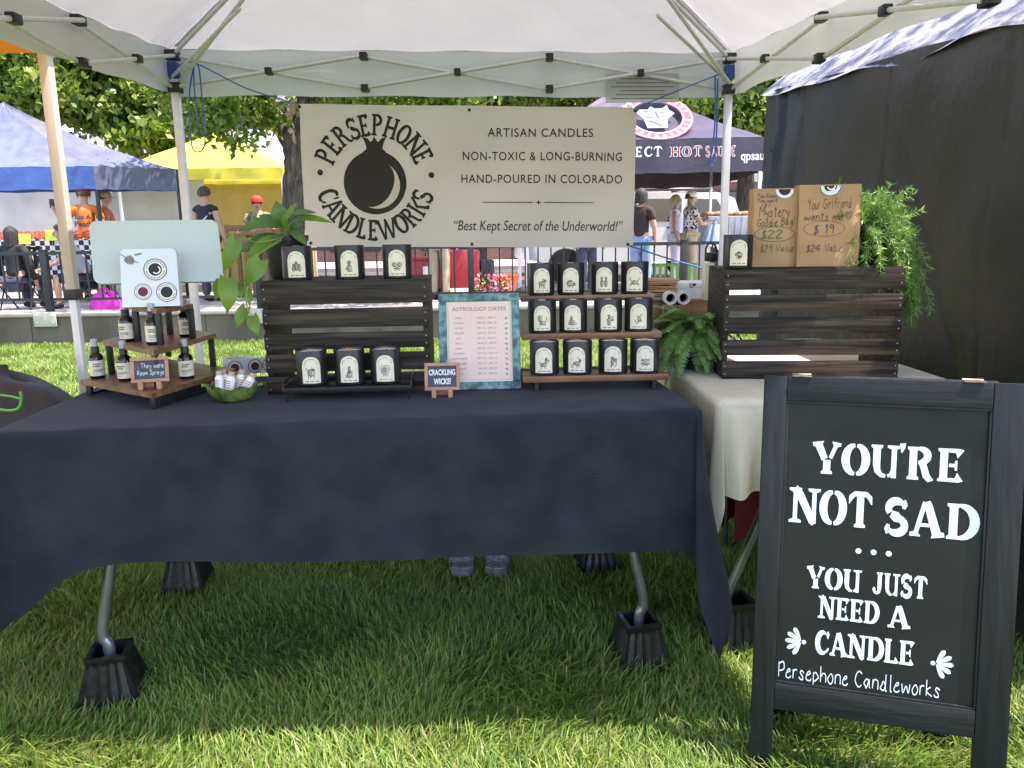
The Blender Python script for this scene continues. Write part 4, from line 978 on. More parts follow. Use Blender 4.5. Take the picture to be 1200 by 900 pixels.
# keep the higher tiers above the lower one
def clampq(q, c, s): return q
tier_polys = []
for k, (f_, l_, r_, k_) in enumerate(lv):
    z = f_.z
    if k == 2:
        ce = (lv[1][0]+lv[1][1]+lv[1][2]+lv[1][3])/4
        f_, l_, r_ = [ay(px, py, Y) for (px, py), Y in zip(((184, 366), (154, 357), (226, 355)), (2.44, 2.56, 2.62))]; k_ = l_+r_-f_
        for q in (f_, l_, r_, k_): q.z = z
    tier_polys.append((f_, l_, r_, k_))
    b = B(); poly = [(q.x-o0.x, q.y-o0.y) for q in (f_, r_, k_, l_)]
    b.prism(poly, .016, Matrix.Translation((0, 0, z-.016-o0.z))); b.build('board', 'walnut', cr, 0)
    below = TZ if k == 0 else tier_polys[k-1][0].z
    cen = (f_+l_+r_+k_)/4
    for q in (f_, l_, r_, k_):
        pnt = q+(cen-q)*.10
        b = B(); b.box((pnt.x-o0.x, pnt.y-o0.y, (z-.016+below)/2-o0.z+.0005), (.017, .017, z-.016-below-.001), .001, None, 0, None); b.build('leg', 'blackmetal', cr)
    if k == 0:
        b = B()
        for q0, q1 in ((f_, r_), (l_, k_)):
            a0, a1 = q0+(cen-q0)*.10, q1+(cen-q1)*.10; b = B(); b.bar((a0.x-o0.x, a0.y-o0.y, .006), (a1.x-o0.x, a1.y-o0.y, .006), .010); b.build('foot_bar', 'blackmetal', cr)
b = B(); b.lathe([(.021, 0), (.0235, .003), (.0235, .066), (.021, .076), (.012, .084), (.0105, .088)], 28); BOT = b.mesh('glass', 'amber')
b = B(); b.lathe([(.0130, .086), (.0130, .104), (.0115, .106), (.009, .107)], 20); COLM = b.mesh('collar', 'blackp')
b = B(); b.lathe([(.0105, .106), (.0108, .128), (.0095, .131), (.0001, .1315)], 20); b.box((0, -.0105, .121), (.004, .004, .004), .001); CAPM = b.mesh('spray_cap', 'spraycap')
def wrap(b, r, a0, a1, z0, z1, n=14):
    V = []
    for i in range(n+1):
        a = a0+(a1-a0)*i/n; V += [(math.sin(a)*r, -math.cos(a)*r, z0), (math.sin(a)*r, -math.cos(a)*r, z1)]
    b.add(V, [(2*i, 2*i+2, 2*i+3, 2*i+1) for i in range(n)])
b = B(); wrap(b, .0240, -1.35, 1.35, .010, .061, 20); BLAB = b.mesh('label', 'label', 80)
def bottle_print(k):
    b = B(); rr = random.Random(k)
    for z, ws_ in ((.047, 5), (.040, 4), (.030, 6), (.0265, 7), (.023, 5), (.016, 3)):
        x = -.7+rr.uniform(0, .15)
        for i in range(ws_):
            d = rr.uniform(.09, .2); wrap(b, .0243, x, x+d, z, z+(.0042 if z > .035 else .0018), 3); x += d+.06
    return b.mesh('print', 'ink', 0)
spots = [((115, 443), 0, 'first spray bottle at the left corner of the bottom riser board', .015), ((148, 446), 0, 'spray bottle partly behind the small chalkboard on the bottom riser board', 0), ((219.5, 443.5), 0, 'spray bottle right of the small chalkboard on the bottom riser board', 0),
         ((150, 400), 1, 'spray bottle at the left of the middle riser board', 0), ((181, 403.5), 1, 'spray bottle at the front corner of the middle riser board', 0), ((218.5, 394.5), 1, 'spray bottle at the right of the middle riser board', 0)]
for i, ((px, py), k, lb, _) in enumerate(spots):
    p = az(px, py, tier_polys[k][0].z); p.z += .0006
    t = thing('spray_bottle', 'dark glass '+lb, 'bottle', p, face_cam(p)+(.25, -.3, .1, -.35, .05, .3)[i], 'dark spray bottles on the corner riser')
    link('glass', BOT, t); link('collar', COLM, t); link('spray_cap', CAPM, t); l = link('label', BLAB, t); link('print', bottle_print(i), l)
p = az(178, 455, TZ+.055)
mini_board('small copper framed chalkboard about room sprays on the bottom riser board', (p.x, p.y+.0, TZ+.0556), R_(16), .108, .078,
    [lambda b, T, w, h: hand_text(b, '. . They were', T, -w*.46, h*.10, w*.92, h*.26, .0006, sw=.75, seed=4), lambda b, T, w, h: hand_text(b, 'Room Sprays', T, -w*.42, -h*.28, w*.88, h*.25, .0006, sw=.8, seed=5)])

# ---- payment screen on a white stand
ps = ay(190, 358, 2.50); ps.z = tier_polys[2][0].z
pos = thing('payment_screen', 'pale payment screen seen from behind on a stickered white stand', 'payment terminal', (ps.x, ps.y+.05, ps.z+.0006), R_(13)); P0 = Matrix.Translation(pos.location) @ Euler((0, 0, R_(13))).to_matrix().to_4x4(); PI_ = P0.inverted()
def roundrect(w, h, r, n=6):
    return [(sx*(w/2-r)+r*math.cos(R_(a0+90*k/n)), sy*(h/2-r)+r*math.sin(R_(a0+90*k/n))) for sx, sy, a0 in ((1, 1, 0), (-1, 1, 90), (-1, -1, 180), (1, -1, 270)) for k in range(n+1)]
TSc = Matrix.Translation((-.035, .085, .172)) @ Euler((R_(68), R_(0), R_(-4))).to_matrix().to_4x4()
b = B(); poly = roundrect(.395, .215, .024); b.prism([((x+y*-.10)*1.03, y*1.02) for x, y in poly], .012, TSc); b.build('screen', 'posback', pos)
# wedge stand
b = B(); TS2 = Matrix.Translation((-.04, -.045, 0)) @ Euler((R_(80), 0, 0)).to_matrix().to_4x4()
poly = [(-.098, .0)] + [(.098, .0)] + [(.095-.018+.018*math.cos(R_(a)), .185-.018+.018*math.sin(R_(a))) for a in (0, 30, 60, 90)] + [(-.095+.018+.018*math.cos(R_(a)), .185-.018+.018*math.sin(R_(a))) for a in (90, 120, 150, 180)]
poly = [(x*.88, y) for x, y in poly]
b.prism(poly, .05, TS2 @ Matrix.Translation((0, 0, -.03))); st_ = b.build('stand', 'posstand', pos)
TF = TS2 @ Matrix.Translation((0, 0, .0205))
for cx_, cy_, r, mk in ((.018, .118, .036, 'ink'), (-.022, .048, .027, 'maroon'), (.048, .045, .032, 'ink')):
    b = B(); disc(b, TF, cx_, cy_, r, .0006, n=32); sk = b.build('sticker', 'paper', st_, 0)
    b = B(); disc(b, TF, cx_, cy_, r*.97, .001, n=32, r2=r*.90); disc(b, TF, cx_, cy_, r*.56, .0011, n=24)
    for i in range(22):
        a = 2*math.pi*i/22
        if i % 11: b.box((cx_+math.cos(a)*r*.75, cy_+math.sin(a)*r*.75, .0012), (r*.13, r*.07, .0004), 0, TF, 0, (0, 0, a+math.pi/2))
    b.build('emblem', mk, sk, 0)
    if mk == 'ink' and cy_ > .1:
        b = B(); disc(b, TF, cx_+r*.08, cy_-r*.03, r*.38, .0018, n=20, r2=r*.26, a0=-140, a1=60); b.build('crescent', 'paper', sk, 0)
b = B()
for k in range(9):
    a = R_(100+k*22); x, y = -.052+math.cos(a)*.02, .150+math.sin(a)*.014; polyl(b, TF, [(-.045, .148), ((-.045+x)/2+.003, (.148+y)/2), (x, y)], .006-.0004*k, .0008+.0001*k)
polyl(b, TF, [(-.085, .17), (-.06, .155), (-.03, .14)], .0025, .0006); polyl(b, TF, [(-.04, .165), (-.02, .17)], .005, .0007)
b.build('leaf_print', 'greyink', st_, 0)

# ---- leaf bowl with corked vials
p = az(268, 473, TZ)
bo = thing('leaf_bowl', 'green glazed leaf bowl filled with little labelled vials', 'bowl', (p.x, p.y+.045, TZ))
b = B(); nb = 40; prof = [(.0, .0), (.040, .0), (.058, .012), (.072, .034), (.078, .052), (.075, .052), (.066, .032), (.05, .014), (.0, .010)]
V = []
for r, z in prof:
    for j in range(nb):
        a = 2*math.pi*j/nb; k = 1+.05*math.cos(a*7)*min(1, z/.03); V.append((max(r, 1e-4)*k*math.cos(a), max(r, 1e-4)*k*math.sin(a), z+(.006*math.cos(a*7) if z > .04 else 0)))
b.add(V, [(i*nb+j, i*nb+(j+1) % nb, (i+1)*nb+(j+1) % nb, (i+1)*nb+j) for i in range(len(prof)-1) for j in range(nb)]); b.build('bowl_body', 'bowl', bo, 60)
b = B(); b.tube([(.075, 0, .05), (.095, .0, .052), (.098, .02, .05)], .006, 8); b.tube([(-.075, 0, .05), (-.095, -.01, .052)], .006, 8); b.build('handle', 'bowl', bo)
b = B(); b.lathe([(.011, 0), (.0125, .003), (.0125, .045), (.009, .052)], 14); VG = b.mesh('glass', 'paper')
b = B(); b.lathe([(.0088, .050), (.0095, .064), (.0001, .0645)], 12); VC = b.mesh('cork', 'cork')
b = B()
for z in (.012, .018, .024, .030, .036): wrap(b, .0128, -.75, .6+.1*(z*1000 % 3), z, z+.0022, 6)
VP = b.mesh('print', 'inkred', 0)
for k, (x, y, rx, ry) in enumerate(((-.034, -.018, .25, -.10), (-.006, -.024, .22, .18), (.034, -.014, .35, .55), (.012, .012, .0, .25), (-.02, .018, -.1, -.2))):
    t = thing('corked_vial', ('tiny labelled vial at the left of the green leaf bowl', 'tiny labelled vial in the middle front of the green leaf bowl', 'tiny labelled vial leaning right in the green leaf bowl', 'tiny labelled vial behind the front three in the leaf bowl', 'tiny labelled vial at the back left of the leaf bowl')[k], 'vial', (bo.location.x+x, bo.location.y+y, TZ+.026), 0, 'tiny vials in the leaf bowl')
    t.rotation_euler = (rx*-.6, ry, .2*k-.4); t.scale = (1.12, 1.12, 1.12); link('glass', VG, t); link('cork', VC, t); link('print', VP, t)

# ---- sticker roll
p = az(276, 441, TZ); rl = thing('sticker_roll', 'roll of round pomegranate stickers on the table left of the crate', 'sticker roll', (p.x, p.y+.05, TZ+.001), R_(8))
b = B(); b.lathe([(.052, 0), (.058, 0), (.058, .062), (.052, .062), (.050, .062), (.050, 0)], 36, Matrix.Diagonal((1, .8, 1, 1))); b.build('roll', 'paper', rl, 50)
tail = catmull([(.0, -.0475), (.05, -.030), (.08, -.012), (.125, -.002), (.165, .012)], 6)
b = B(); V = []
for x, y in tail: V += [(x, y, .002), (x, y, .062)]
b.add(V, [(2*i, 2*i+2, 2*i+3, 2*i+1) for i in range(len(tail)-1)]); tb_ = b.build('tail', 'paper', rl, 60)
for x, y, ang in ((-.006, -.0482, -.0), (.062, -.0268, .42), (.112, -.0060, .22)):
    T = FR((x, y, .032), (math.cos(ang), math.sin(ang), 0), (0, 0, 1)); T.translation += T.to_3x3() @ Vector((0, 0, .0015))
    b = B(); disc(b, T, 0, 0, .026, 0, n=28, r2=.0235); disc(b, T, 0, 0, .015, .0003, n=22); b.build('sticker', 'maroon', rl, 0)
b = B(); b.tube([(.155, .006, .006), (.19, .012, .004), (.22, .02, .003)], .004, 6); b.build('ribbon_end', 'lilac', rl)

# ---- paper bags
def bag(label, px0, px1, py0, py1, Y, rz, texts, crease, gi):
    pm = ay((px0+px1)/2, py1, Y); w = (ay(px1, py1, Y)-ay(px0, py1, Y)).length; h = (ay(px0, py0, Y)-ay(px0, py1, Y)).length
    t = thing('paper_bag', label, 'paper bag', (pm.x, Y, TZ+.003+.380), rz, 'brown paper bags on the right crate'); d = .075
    b = B(); nx, nz = 10, 16
    def side(f): b.grid(f, nx, nz)
    wob = lambda x, z: .003*math.sin(x*40+z*23)+.002*math.sin(z*61-x*20)
    bul = lambda u, v: -.006*math.sin(math.pi*u)*math.sin(math.pi*min(1, v*1.2))
    side(lambda u, v: ((u-.5)*w*(1+.0*v), wob(u*w, v*h)+bul(u, v)+v*.012, v*h))
    side(lambda u, v: (w/2, u*(d-.02*v)+.012*v*(1-u)+wob(u*.1, v*h)*math.sin(math.pi*u), v*h))
    side(lambda u, v: ((.5-u)*w, d-.008*v+wob(u*w+1, v*h), v*h))
    side(lambda u, v: (-w/2, (1-u)*(d-.02*v)+.012*v*u+wob(u*.1, v*h)*math.sin(math.pi*u), v*h))
    b.add([(-w/2, 0, .001), (w/2, 0, .001), (w/2, d, .001), (-w/2, d, .001)], [(0, 3, 2, 1)])
    body = b.build('bag_body', 'kraft', t, 60)
    def P(u, v, o=.0012): return ((u-.5)*w, wob(u*w, v*h)+bul(u, v)+v*.012-o, v*h)
    if crease:
        b = B(); b.grid(lambda u, v: P(.002+u*.996, crease-.012*v*0+(v-.5)*.006, .0035*(1-abs(v-.5))), 10, 1); b.build('fold', 'kraft', body, 0)
    class PB(B):
        def add(s, vs_, fs, mi=0, T=None): return B.add(s, [P(p_[0]/w, p_[1]/h, p_[2]+.0012) for p_ in vs_], fs, mi)
    for m_, fns in texts:
        b = PB()
        for fn in fns: fn(b, w, h)
        b.build('lettering', m_, body, 0)
    cu = .62 if gi == 0 else .50
    b = PB(); r = .034 if gi == 0 else .036; disc(b, None, cu*w, h*.985, r, .0003, n=32, r2=0.0001, a0=180, a1=360); s_ = b.build('sticker', 'paper', body, 0)
    b = PB(); disc(b, None, cu*w, h*.985, r*.98, .0007, n=32, r2=r*.9, a0=180, a1=360); disc(b, None, cu*w, h*.985, r*.58, .0007, n=24, r2=.0001, a0=180, a1=360); b.build('emblem', 'ink', s_, 0)
    if gi == 1:
        b = PB(); disc(b, None, cu*w+r*.05, h*.985, r*.42, .0012, n=16, r2=r*.28, a0=200, a1=360); b.build('crescent', 'paper', s_, 0)
    return t
def oval(b, cx_, cy_, rx, ry, w_): polyl(b, None, [(cx_+rx*math.cos(R_(a)), cy_+ry*math.sin(R_(a))) for a in range(20, 400, 20)], w_, .0006)
bag('brown paper bag priced $22 with a green oval, behind the small candle', 881, 938, 222, 314, 2.70, R_(-2), [
    ('inkpurple', [lambda b, w, h: hand_text(b, 'You Know', None, w*.08, h*.885, w*.38, h*.055, .0006, sw=.9, seed=11), lambda b, w, h: hand_text(b, 'You want', None, w*.08, h*.825, w*.40, h*.05, .0006, sw=.9, seed=12), lambda b, w, h: hand_text(b, 'it!', None, w*.16, h*.77, w*.16, h*.045, .0006, sw=.9, seed=13)]),
    ('ink', [lambda b, w, h: hand_text(b, 'Mystery', None, w*.12, h*.64, w*.60, h*.125, .0006, sw=.55, seed=14, slope=.03)]),
    ('ddenim', [lambda b, w, h: hand_text(b, 'Goodie Bag!!', None, w*.08, h*.515, w*.78, h*.10, .0006, sw=.6, seed=15, slope=.04)]),
    ('inkgreen', [lambda b, w, h: hand_text(b, '$22', None, w*.16, h*.37, w*.42, h*.10, .0006, sw=.8, seed=16), lambda b, w, h: oval(b, w*.44, h*.42, w*.40, h*.095, .0016), lambda b, w, h: hand_text(b, '$29 Value', None, w*.16, h*.195, w*.68, h*.085, .0006, sw=.65, seed=17)])], None, 0)
bag('brown paper bag priced $19 with a pink oval, beside the trailing fern', 934, 1004, 219, 315, 2.665, R_(-4), [
    ('ink', [lambda b, w, h: hand_text(b, 'Your Girlfriend', None, w*.14, h*.70, w*.70, h*.12, .0006, sw=.5, seed=21, slope=.04), lambda b, w, h: hand_text(b, 'wants me', None, w*.09, h*.565, w*.62, h*.095, .0006, sw=.55, seed=22),
             lambda b, w, h: polyl(b, None, [(w*.80, h*.64), (w*.83, h*.67), (w*.86, h*.645), (w*.835, h*.60), (w*.80, h*.575), (w*.765, h*.61), (w*.755, h*.655), (w*.78, h*.665), (w*.80, h*.64)], .0014, .0006)]),
    ('inkpurple', [lambda b, w, h: hand_text(b, '$ 19', None, w*.24, h*.41, w*.32, h*.105, .0006, sw=.65, seed=23)]),
    ('inkred', [lambda b, w, h: oval(b, w*.42, h*.465, w*.33, h*.095, .0013)]),
    ('ddenim', [lambda b, w, h: hand_text(b, '$24', None, w*.15, h*.185, w*.20, h*.08, .0006, sw=.7, seed=24), lambda b, w, h: hand_text(b, 'Value', None, w*.44, h*.185, w*.28, h*.09, .0006, sw=.6, seed=25)])], .385, 1)
# ================================================================== PLANTS
def leaf(b, base, tip, wd, nrm, heart=.0, bend=.12, fold=.18, n=7, mi=0):
    base, tip = Vector(base), Vector(tip); d = tip-base; L = d.length; d.normalize()
    s = d.cross(Vector(nrm)).normalized(); nn = s.cross(d).normalized()
    V = []; Fs = []
    for i in range(n+1):
        t = i/n
        if heart: w_ = (math.sin(math.pi*min(1, t*.93+.16))**.75)*wd*(1-.32*t) if t < 1 else 0
        else: w_ = math.sin(math.pi*min(1, t*.9+.07))**.9*wd*(1-.1*t) if t < 1 else 0
        c = base+d*(L*t)+nn*(bend*L*math.sin(math.pi*t)-.1*L*t*t)
        back = d*(-.16*L*heart*math.exp(-((t-.02)/.16)**2))
        for k in (-1, -.55, 0, .55, 1):
            V.append(c+s*(k*w_/2)+nn*(fold*w_*abs(k)**1.3*.5+.02*wd*math.sin(t*9+k*4))+back*abs(k))
    for i in range(n):
        for k in range(4): Fs.append((i*5+k, i*5+k+1, (i+1)*5+k+1, (i+1)*5+k))
    b.add(V, Fs, mi)
pp = ay(337, 327, 2.70); pp.z = TZ+.3695
po = thing('potted_pothos', 'pothos plant in a black pot trailing heart shaped leaves off the left crate', 'plant', pp)
b = B(); b.lathe([(.058, 0), (.060, .004), (.074, .125), (.079, .127), (.080, .145), (.076, .146), (.072, .128), (.0001, .12)], 36); b.build('pot', 'riser', po)
b = B(); b.lathe([(.0001, .128), (.071, .122)], 24); b.build('soil', 'bark', po)
def LP(px, py, Y): return ay(px, py, Y)-pp
tov = lambda px, py: (CAM-ay(px, py, 2.6)).normalized()
for a0, a1, w_, Y0, Y1, h_, mk in (((327, 266), (281, 267), 19, 2.66, 2.56, 0, 'hosta'), ((333, 264), (323, 236), 20, 2.70, 2.68, 0, 'hosta'), ((336, 266), (346, 237), 10, 2.70, 2.66, 0, 'pothos'), ((336, 260), (368, 246), 11, 2.68, 2.60, 0, 'hosta'),
        ((340, 262), (387, 257), 10, 2.68, 2.58, 0, 'pothos'), ((332, 279), (288, 300), 17, 2.64, 2.52, 0, 'pothos'), ((327, 276), (282, 291), 14, 2.68, 2.60, 0, 'hosta'), ((338, 268), (359, 285), 13, 2.66, 2.60, 0, 'hosta'), ((330, 268), (303, 250), 13, 2.72, 2.74, 0, 'hosta'), ((338, 270), (334, 250), 12, 2.64, 2.60, 0, 'pothos'), ((334, 275), (318, 288), 13, 2.63, 2.57, 0, 'hosta'), ((338, 268), (356, 262), 12, 2.75, 2.80, 0, 'hosta')):
    b = B(); nv = tov(*a0)+Vector((random.uniform(-.5, .5), 0, .75)); leaf(b, LP(*a0, Y0), LP(*a1, Y1), w_*.0030, nv); b.build('leaf', mk, po, 60)
    st = B(); st.tube(catmull([(0, 0, .12), tuple(LP((a0[0]+336)/2, a0[1]+4, 2.68)), tuple(LP(*a0, Y0))], 4), .0028, 6); st.build('stalk', 'stem', po)
for a0, a1, w_ in (((276, 281), (261, 321), 21), ((305, 305), (287, 337), 25), ((266, 328), (267, 369), 26), ((278, 333), (284, 351), 11), ((289, 339), (293, 359), 12), ((288, 361), (276, 386), 17), ((296, 371), (303, 395), 17), ((258, 330), (252, 352), 15)):
    b = B(); nv = tov(*a0)+Vector((random.uniform(-.45, .45), 0, random.uniform(0, .4))); Y = random.uniform(2.44, 2.50)
    leaf(b, LP(*a0, Y), LP(*a1, Y-.02), w_*.0027, nv, heart=1); b.build('heart_leaf', 'pothos', po, 60)
for path in ([(330, 281), (312, 292), (300, 302), (293, 325), (289, 345), (290, 362), (297, 372)], [(326, 280), (302, 284), (284, 280), (272, 290), (268, 312), (266, 330), (259, 332)], [(293, 325), (284, 331), (278, 334)]):
    b = B(); b.tube(catmull([tuple(LP(x, y, 2.60-.15*min(1, i/2.5))) for i, (x, y) in enumerate(path)], 5), .0022, 6); b.build('vine', 'stem', po)

# trailing asparagus fern on the right crate
pp2 = ay(1014, 313, 2.76); pp2.z = TZ+.003+.380
asp = thing('asparagus_fern', 'feathery green asparagus fern trailing from a black pot on the right crate', 'plant', pp2)
b = B(); b.lathe([(.052, 0), (.055, .004), (.070, .115), (.075, .117), (.075, .135), (.071, .135), (.068, .118), (.0001, .11)], 32); b.build('pot', 'riser', asp)
def needles(b, p, d, L, k, rr, wd=.0022):
    for _ in range(k):
        a = Vector((rr.gauss(0, 1), rr.gauss(0, 1), rr.gauss(0, 1))); a = (a-d*a.dot(d)*.55).normalized(); q = (a+d*.75).normalized()*L*rr.uniform(.6, 1.15)
        s = q.cross(Vector((rr.gauss(0, 1), rr.gauss(0, 1), rr.gauss(0, 1)))).normalized()*wd*.5
        b.add([p-s*.5, p+s*.5, p+q*.5+s, p+q*.5-s, p+q], [(0, 1, 2, 3), (3, 2, 4)])
rr = random.Random(5); fb = B(); stb = B()
stems = []
for i in range(130):
    a = rr.uniform(0, 2*math.pi); el = rr.uniform(.15, 1.4); stems.append((a, el, rr.uniform(.09, .20), rr.uniform(2.0, 5.0)))
for i in range(30): stems.append((rr.uniform(-1.3, .5), rr.uniform(.0, .7), rr.uniform(.22, .42), rr.uniform(5.0, 9.0)))
for i in range(9): stems.append((rr.uniform(-2.5, -1.7), rr.uniform(.0, .5), rr.uniform(.20, .30), rr.uniform(6.0, 9.0)))
for a, el, L, g in stems:
    p = Vector((rr.uniform(-.035, .035), rr.uniform(-.035, .035), .115)); d = Vector((math.cos(a)*math.cos(el), math.sin(a)*math.cos(el)*.8, math.sin(el))); k = int(L/.011); pts = [p.copy()]
    for j in range(k):
        d = (d+Vector((rr.gauss(0, .05), rr.gauss(0, .05), -g*.011*1.7))).normalized(); p = p+d*.011; pts.append(p.copy())
        if j > 1: needles(fb, p, d, .029, 6, rr, .003)
    stb.tube(pts[::2], .0011, 4, False)
fb.build('needles', 'aspar', asp, 0); stb.build('stems', 'stem', asp)

# sword fern between the shelf and the right crate
pp3 = ay(813, 450, 2.88); pp3.z = TZ+.004
fe2 = thing('sword_fern', 'bright green sword fern spilling between the candle shelf and right crate', 'plant', pp3)
b = B(); b.lathe([(.045, 0), (.054, .115), (.058, .115), (.058, .135), (.053, .135), (.0001, .125)], 28); b.build('pot', 'riser', fe2)
rr = random.Random(8); fb = B(); stb = B()
for i in range(84):
    a = rr.uniform(2.3, 5.0) if i < 70 else rr.uniform(0, 6.28); el = rr.uniform(-.1, 1.0); L = rr.uniform(.15, .28); p = Vector((rr.uniform(-.03, .03), rr.uniform(-.03, .03), .14)); d = Vector((math.cos(a)*math.cos(el)*.8, math.sin(a)*math.cos(el), math.sin(el)))
    k = int(L/.008); pts = [p.copy()]; g = rr.uniform(5, 11)
    for j in range(k):
        d = (d+Vector((0, 0, -g*.008))).normalized(); p = p+d*.008; pts.append(p.copy()); t = j/k
        if t > .12:
            s = d.cross(Vector((0, 0, 1))).normalized(); nn = s.cross(d); l = .034*math.sin(math.pi*(.12+.86*t))**.7
            for sg in (-1, 1):
                q = (s*sg+d*.35-nn*.25+Vector((rr.gauss(0, .08),)*3)).normalized()*l; w_ = d*.0036
                fb.add([p-w_*.6, p+w_*.6, p+q*.55+w_, p+q*.55-w_, p+q], [(0, 1, 2, 3), (3, 2, 4)])
    stb.tube(pts[::3], .0012, 4, False)
fb.build('fronds', 'fern', fe2, 0); stb.build('stems', 'stem', fe2)

# ================================================================== CHALKBOARD SIGN
sBL, sBR, sTL, sTR = az(877, 903, 0), az(1181, 955, 0), ay(893, 439, 1.90), ay(1199, 451, 1.735)
sx_ = (sBR-sBL).normalized(); sup = ((sTL-sBL)+(sTR-sBR)).normalized(); SW = ((sBR-sBL).length+(sTR-sTL).length)/2; SH = ((sTL-sBL).length+(sTR-sBR).length)/2
sgn = thing('chalkboard_sign', 'dark A-frame chalkboard sign with pale stencilled lettering standing on the grass', 'A-frame sign', (sBL+sBR)/2)
ST = FR(sBL, sx_, sup); ST.translation -= Vector(sgn.location)
SN = sx_.cross(sup).normalized()
def sxy(px, py):   # photo position on the board face -> board coordinates
    d = _ray(px, py); t = (sBL-CAM).dot(SN)/d.dot(SN); p = CAM+d*t-sBL; return p.dot(sx_), p.dot((sup-sx_*sup.dot(sx_)).normalized())
L0, T0_ = sxy(920, 469); R0, T1_ = sxy(1163, 480); L1, B0 = sxy(910, 799); R1, B1_ = sxy(1145, 835)
pl, pr_, pt, pb = (L0+L1)/2, (R0+R1)/2, (T0_+T1_)/2, (B0+B1_)/2; rb0 = pb-.068
th = .022
b = B(); b.box((pl/2, SH/2, -th/2), (pl, SH, th), .0025, ST); b.build('stile', 'boardframe', sgn)
b = B(); b.box(((pr_+SW)/2, SH/2, -th/2), (SW-pr_, SH, th), .0025, ST); b.build('stile', 'boardframe', sgn)
b = B(); b.box(((pl+pr_)/2, (pt+SH)/2, -th/2), (pr_-pl-.001, SH-pt, th-.001), .0025, ST); b.build('top_rail', 'boardrail', sgn)
b = B(); b.box(((pl+pr_)/2, (pb+rb0)/2, -th/2), (pr_-pl-.001, pb-rb0, th-.001), .0025, ST); b.build('bottom_rail', 'boardrail', sgn)
b = B(); b.box(((pl+pr_)/2, (pt+pb)/2, -.012), (pr_-pl+.004, pt-pb+.004, .006), 0, ST); brd = b.build('board', 'board', sgn)
b = B()
for c, s in ((((pl+pr_)/2, pt-.003, -.006), (pr_-pl, .006, .007)), (((pl+pr_)/2, pb+.003, -.006), (pr_-pl, .006, .007)), ((pl+.003, (pt+pb)/2, -.006), (.006, pt-pb-.013, .007)), ((pr_-.003, (pt+pb)/2, -.006), (.006, pt-pb-.013, .007))): b.box(c, s, .0015, ST)
b.build('bead_trim', 'boardframe', sgn)
for px in (940, 1142):
    hx, hy = sxy(px, 442+.04*(px-893)); b = B(); b.box((hx, SH+.001, -.006), (.045, .004, .022), .001, ST); b.tube([ST @ Vector((hx-.022, SH+.004, -.018)), ST @ Vector((hx+.022, SH+.004, -.018))], .004, 8); b.build('hinge', 'hinge', sgn)
# rear half
bup = (Vector((0, 0, SH*.985))+(-SN*-.0)-(Vector((SN.x, SN.y, 0)).normalized()*-.0)).normalized()
back = Vector((-SN.x, -SN.y, 0)).normalized()
top_mid = sup*SH-SN*(th+.014); rv = (back*.24-top_mid+Vector((0, 0, 0))); rv = Vector((rv.x, rv.y, -top_mid.z)); RH = rv.length
RT_ = FR(sBL-Vector(sgn.location)+top_mid+rv+sx_*.05, sx_, -rv); SW0 = SW; SW = SW-.10
b = B()
for c, s in (((.035, RH/2, -.010), (.07, RH, .02)), ((SW-.035, RH/2, -.010), (.07, RH, .02)), ((SW/2, RH-.035, -.010), (SW-.142, .07, .019)), ((SW/2, .22, -.010), (SW-.142, .07, .019)), ((SW/2, (RH+.22)/2, -.010), (SW-.14, RH-.32, .006))): b.box(c, s, .002, RT_)
b.build('rear_leaf', 'boardframe', sgn); SW = SW0
b = B(); LT = ST @ Matrix.Translation((0, 0, -.0088))
PWd, PHt = pr_-pl, pt-pb
def tline(text, u0, u1, v1, v0, slope=0, **k):
    serif_text(b, text, LT, pl+PWd*u0, pt-PHt*v1, PWd*(u1-u0), PHt*(v1-v0), .0006, 0, slope, **k)
skw = dict(S=.26, f=1.55, thin=.10, gap=.045)
tline("YOU'RE", .15, .88, .247, .137, **skw); tline('NOT', .045, .46, .424, .302, **skw); tline('SAD', .515, .963, .437, .318, **skw)
for u in (.40, .475, .55): disc(b, LT, pl+PWd*u, pt-PHt*.505, .0068, .0006, n=16)
tline('YOU', .146, .42, .650, .572, **skw); tline('JUST', .475, .745, .648, .572, **skw); tline('NEED', .215, .515, .752, .674, **skw); tline('A', .565, .67, .757, .680, **skw); tline('CANDLE', .205, .697, .880, .797, **skw)
for cu, cv, sg in ((.105, .845, -1), (.83, .862, 1)):
    x0, y0 = pl+PWd*cu, pt-PHt*cv
    disc(b, LT, x0-sg*.018, y0, .0055, .0006, n=14)
    for a in (-62, -31, 0, 31, 62):
        ca, sa = math.cos(R_(a))*sg, math.sin(R_(a)); q = []
        for i in range(10):
            t = i/9; q.append((x0-sg*.012+ca*(.003+.036*t), y0+sa*(.003+.036*t), .0150*(t**.8)*(1-t**5)**.6+.0012))
        Vq, Qq = stroke_quads(q); b.add([(x, y, .0006) for x, y in Vq], Qq, 0, LT)
hand_text(b, 'Persephone Candleworks', LT, pl+PWd*.02, pt-PHt*.979, PWd*.81, PHt*.055, .0006, sw=.62, seed=3, slant=.0, jitter=.12, slope=.006)
b.build('lettering', 'chalk', brd, 0)

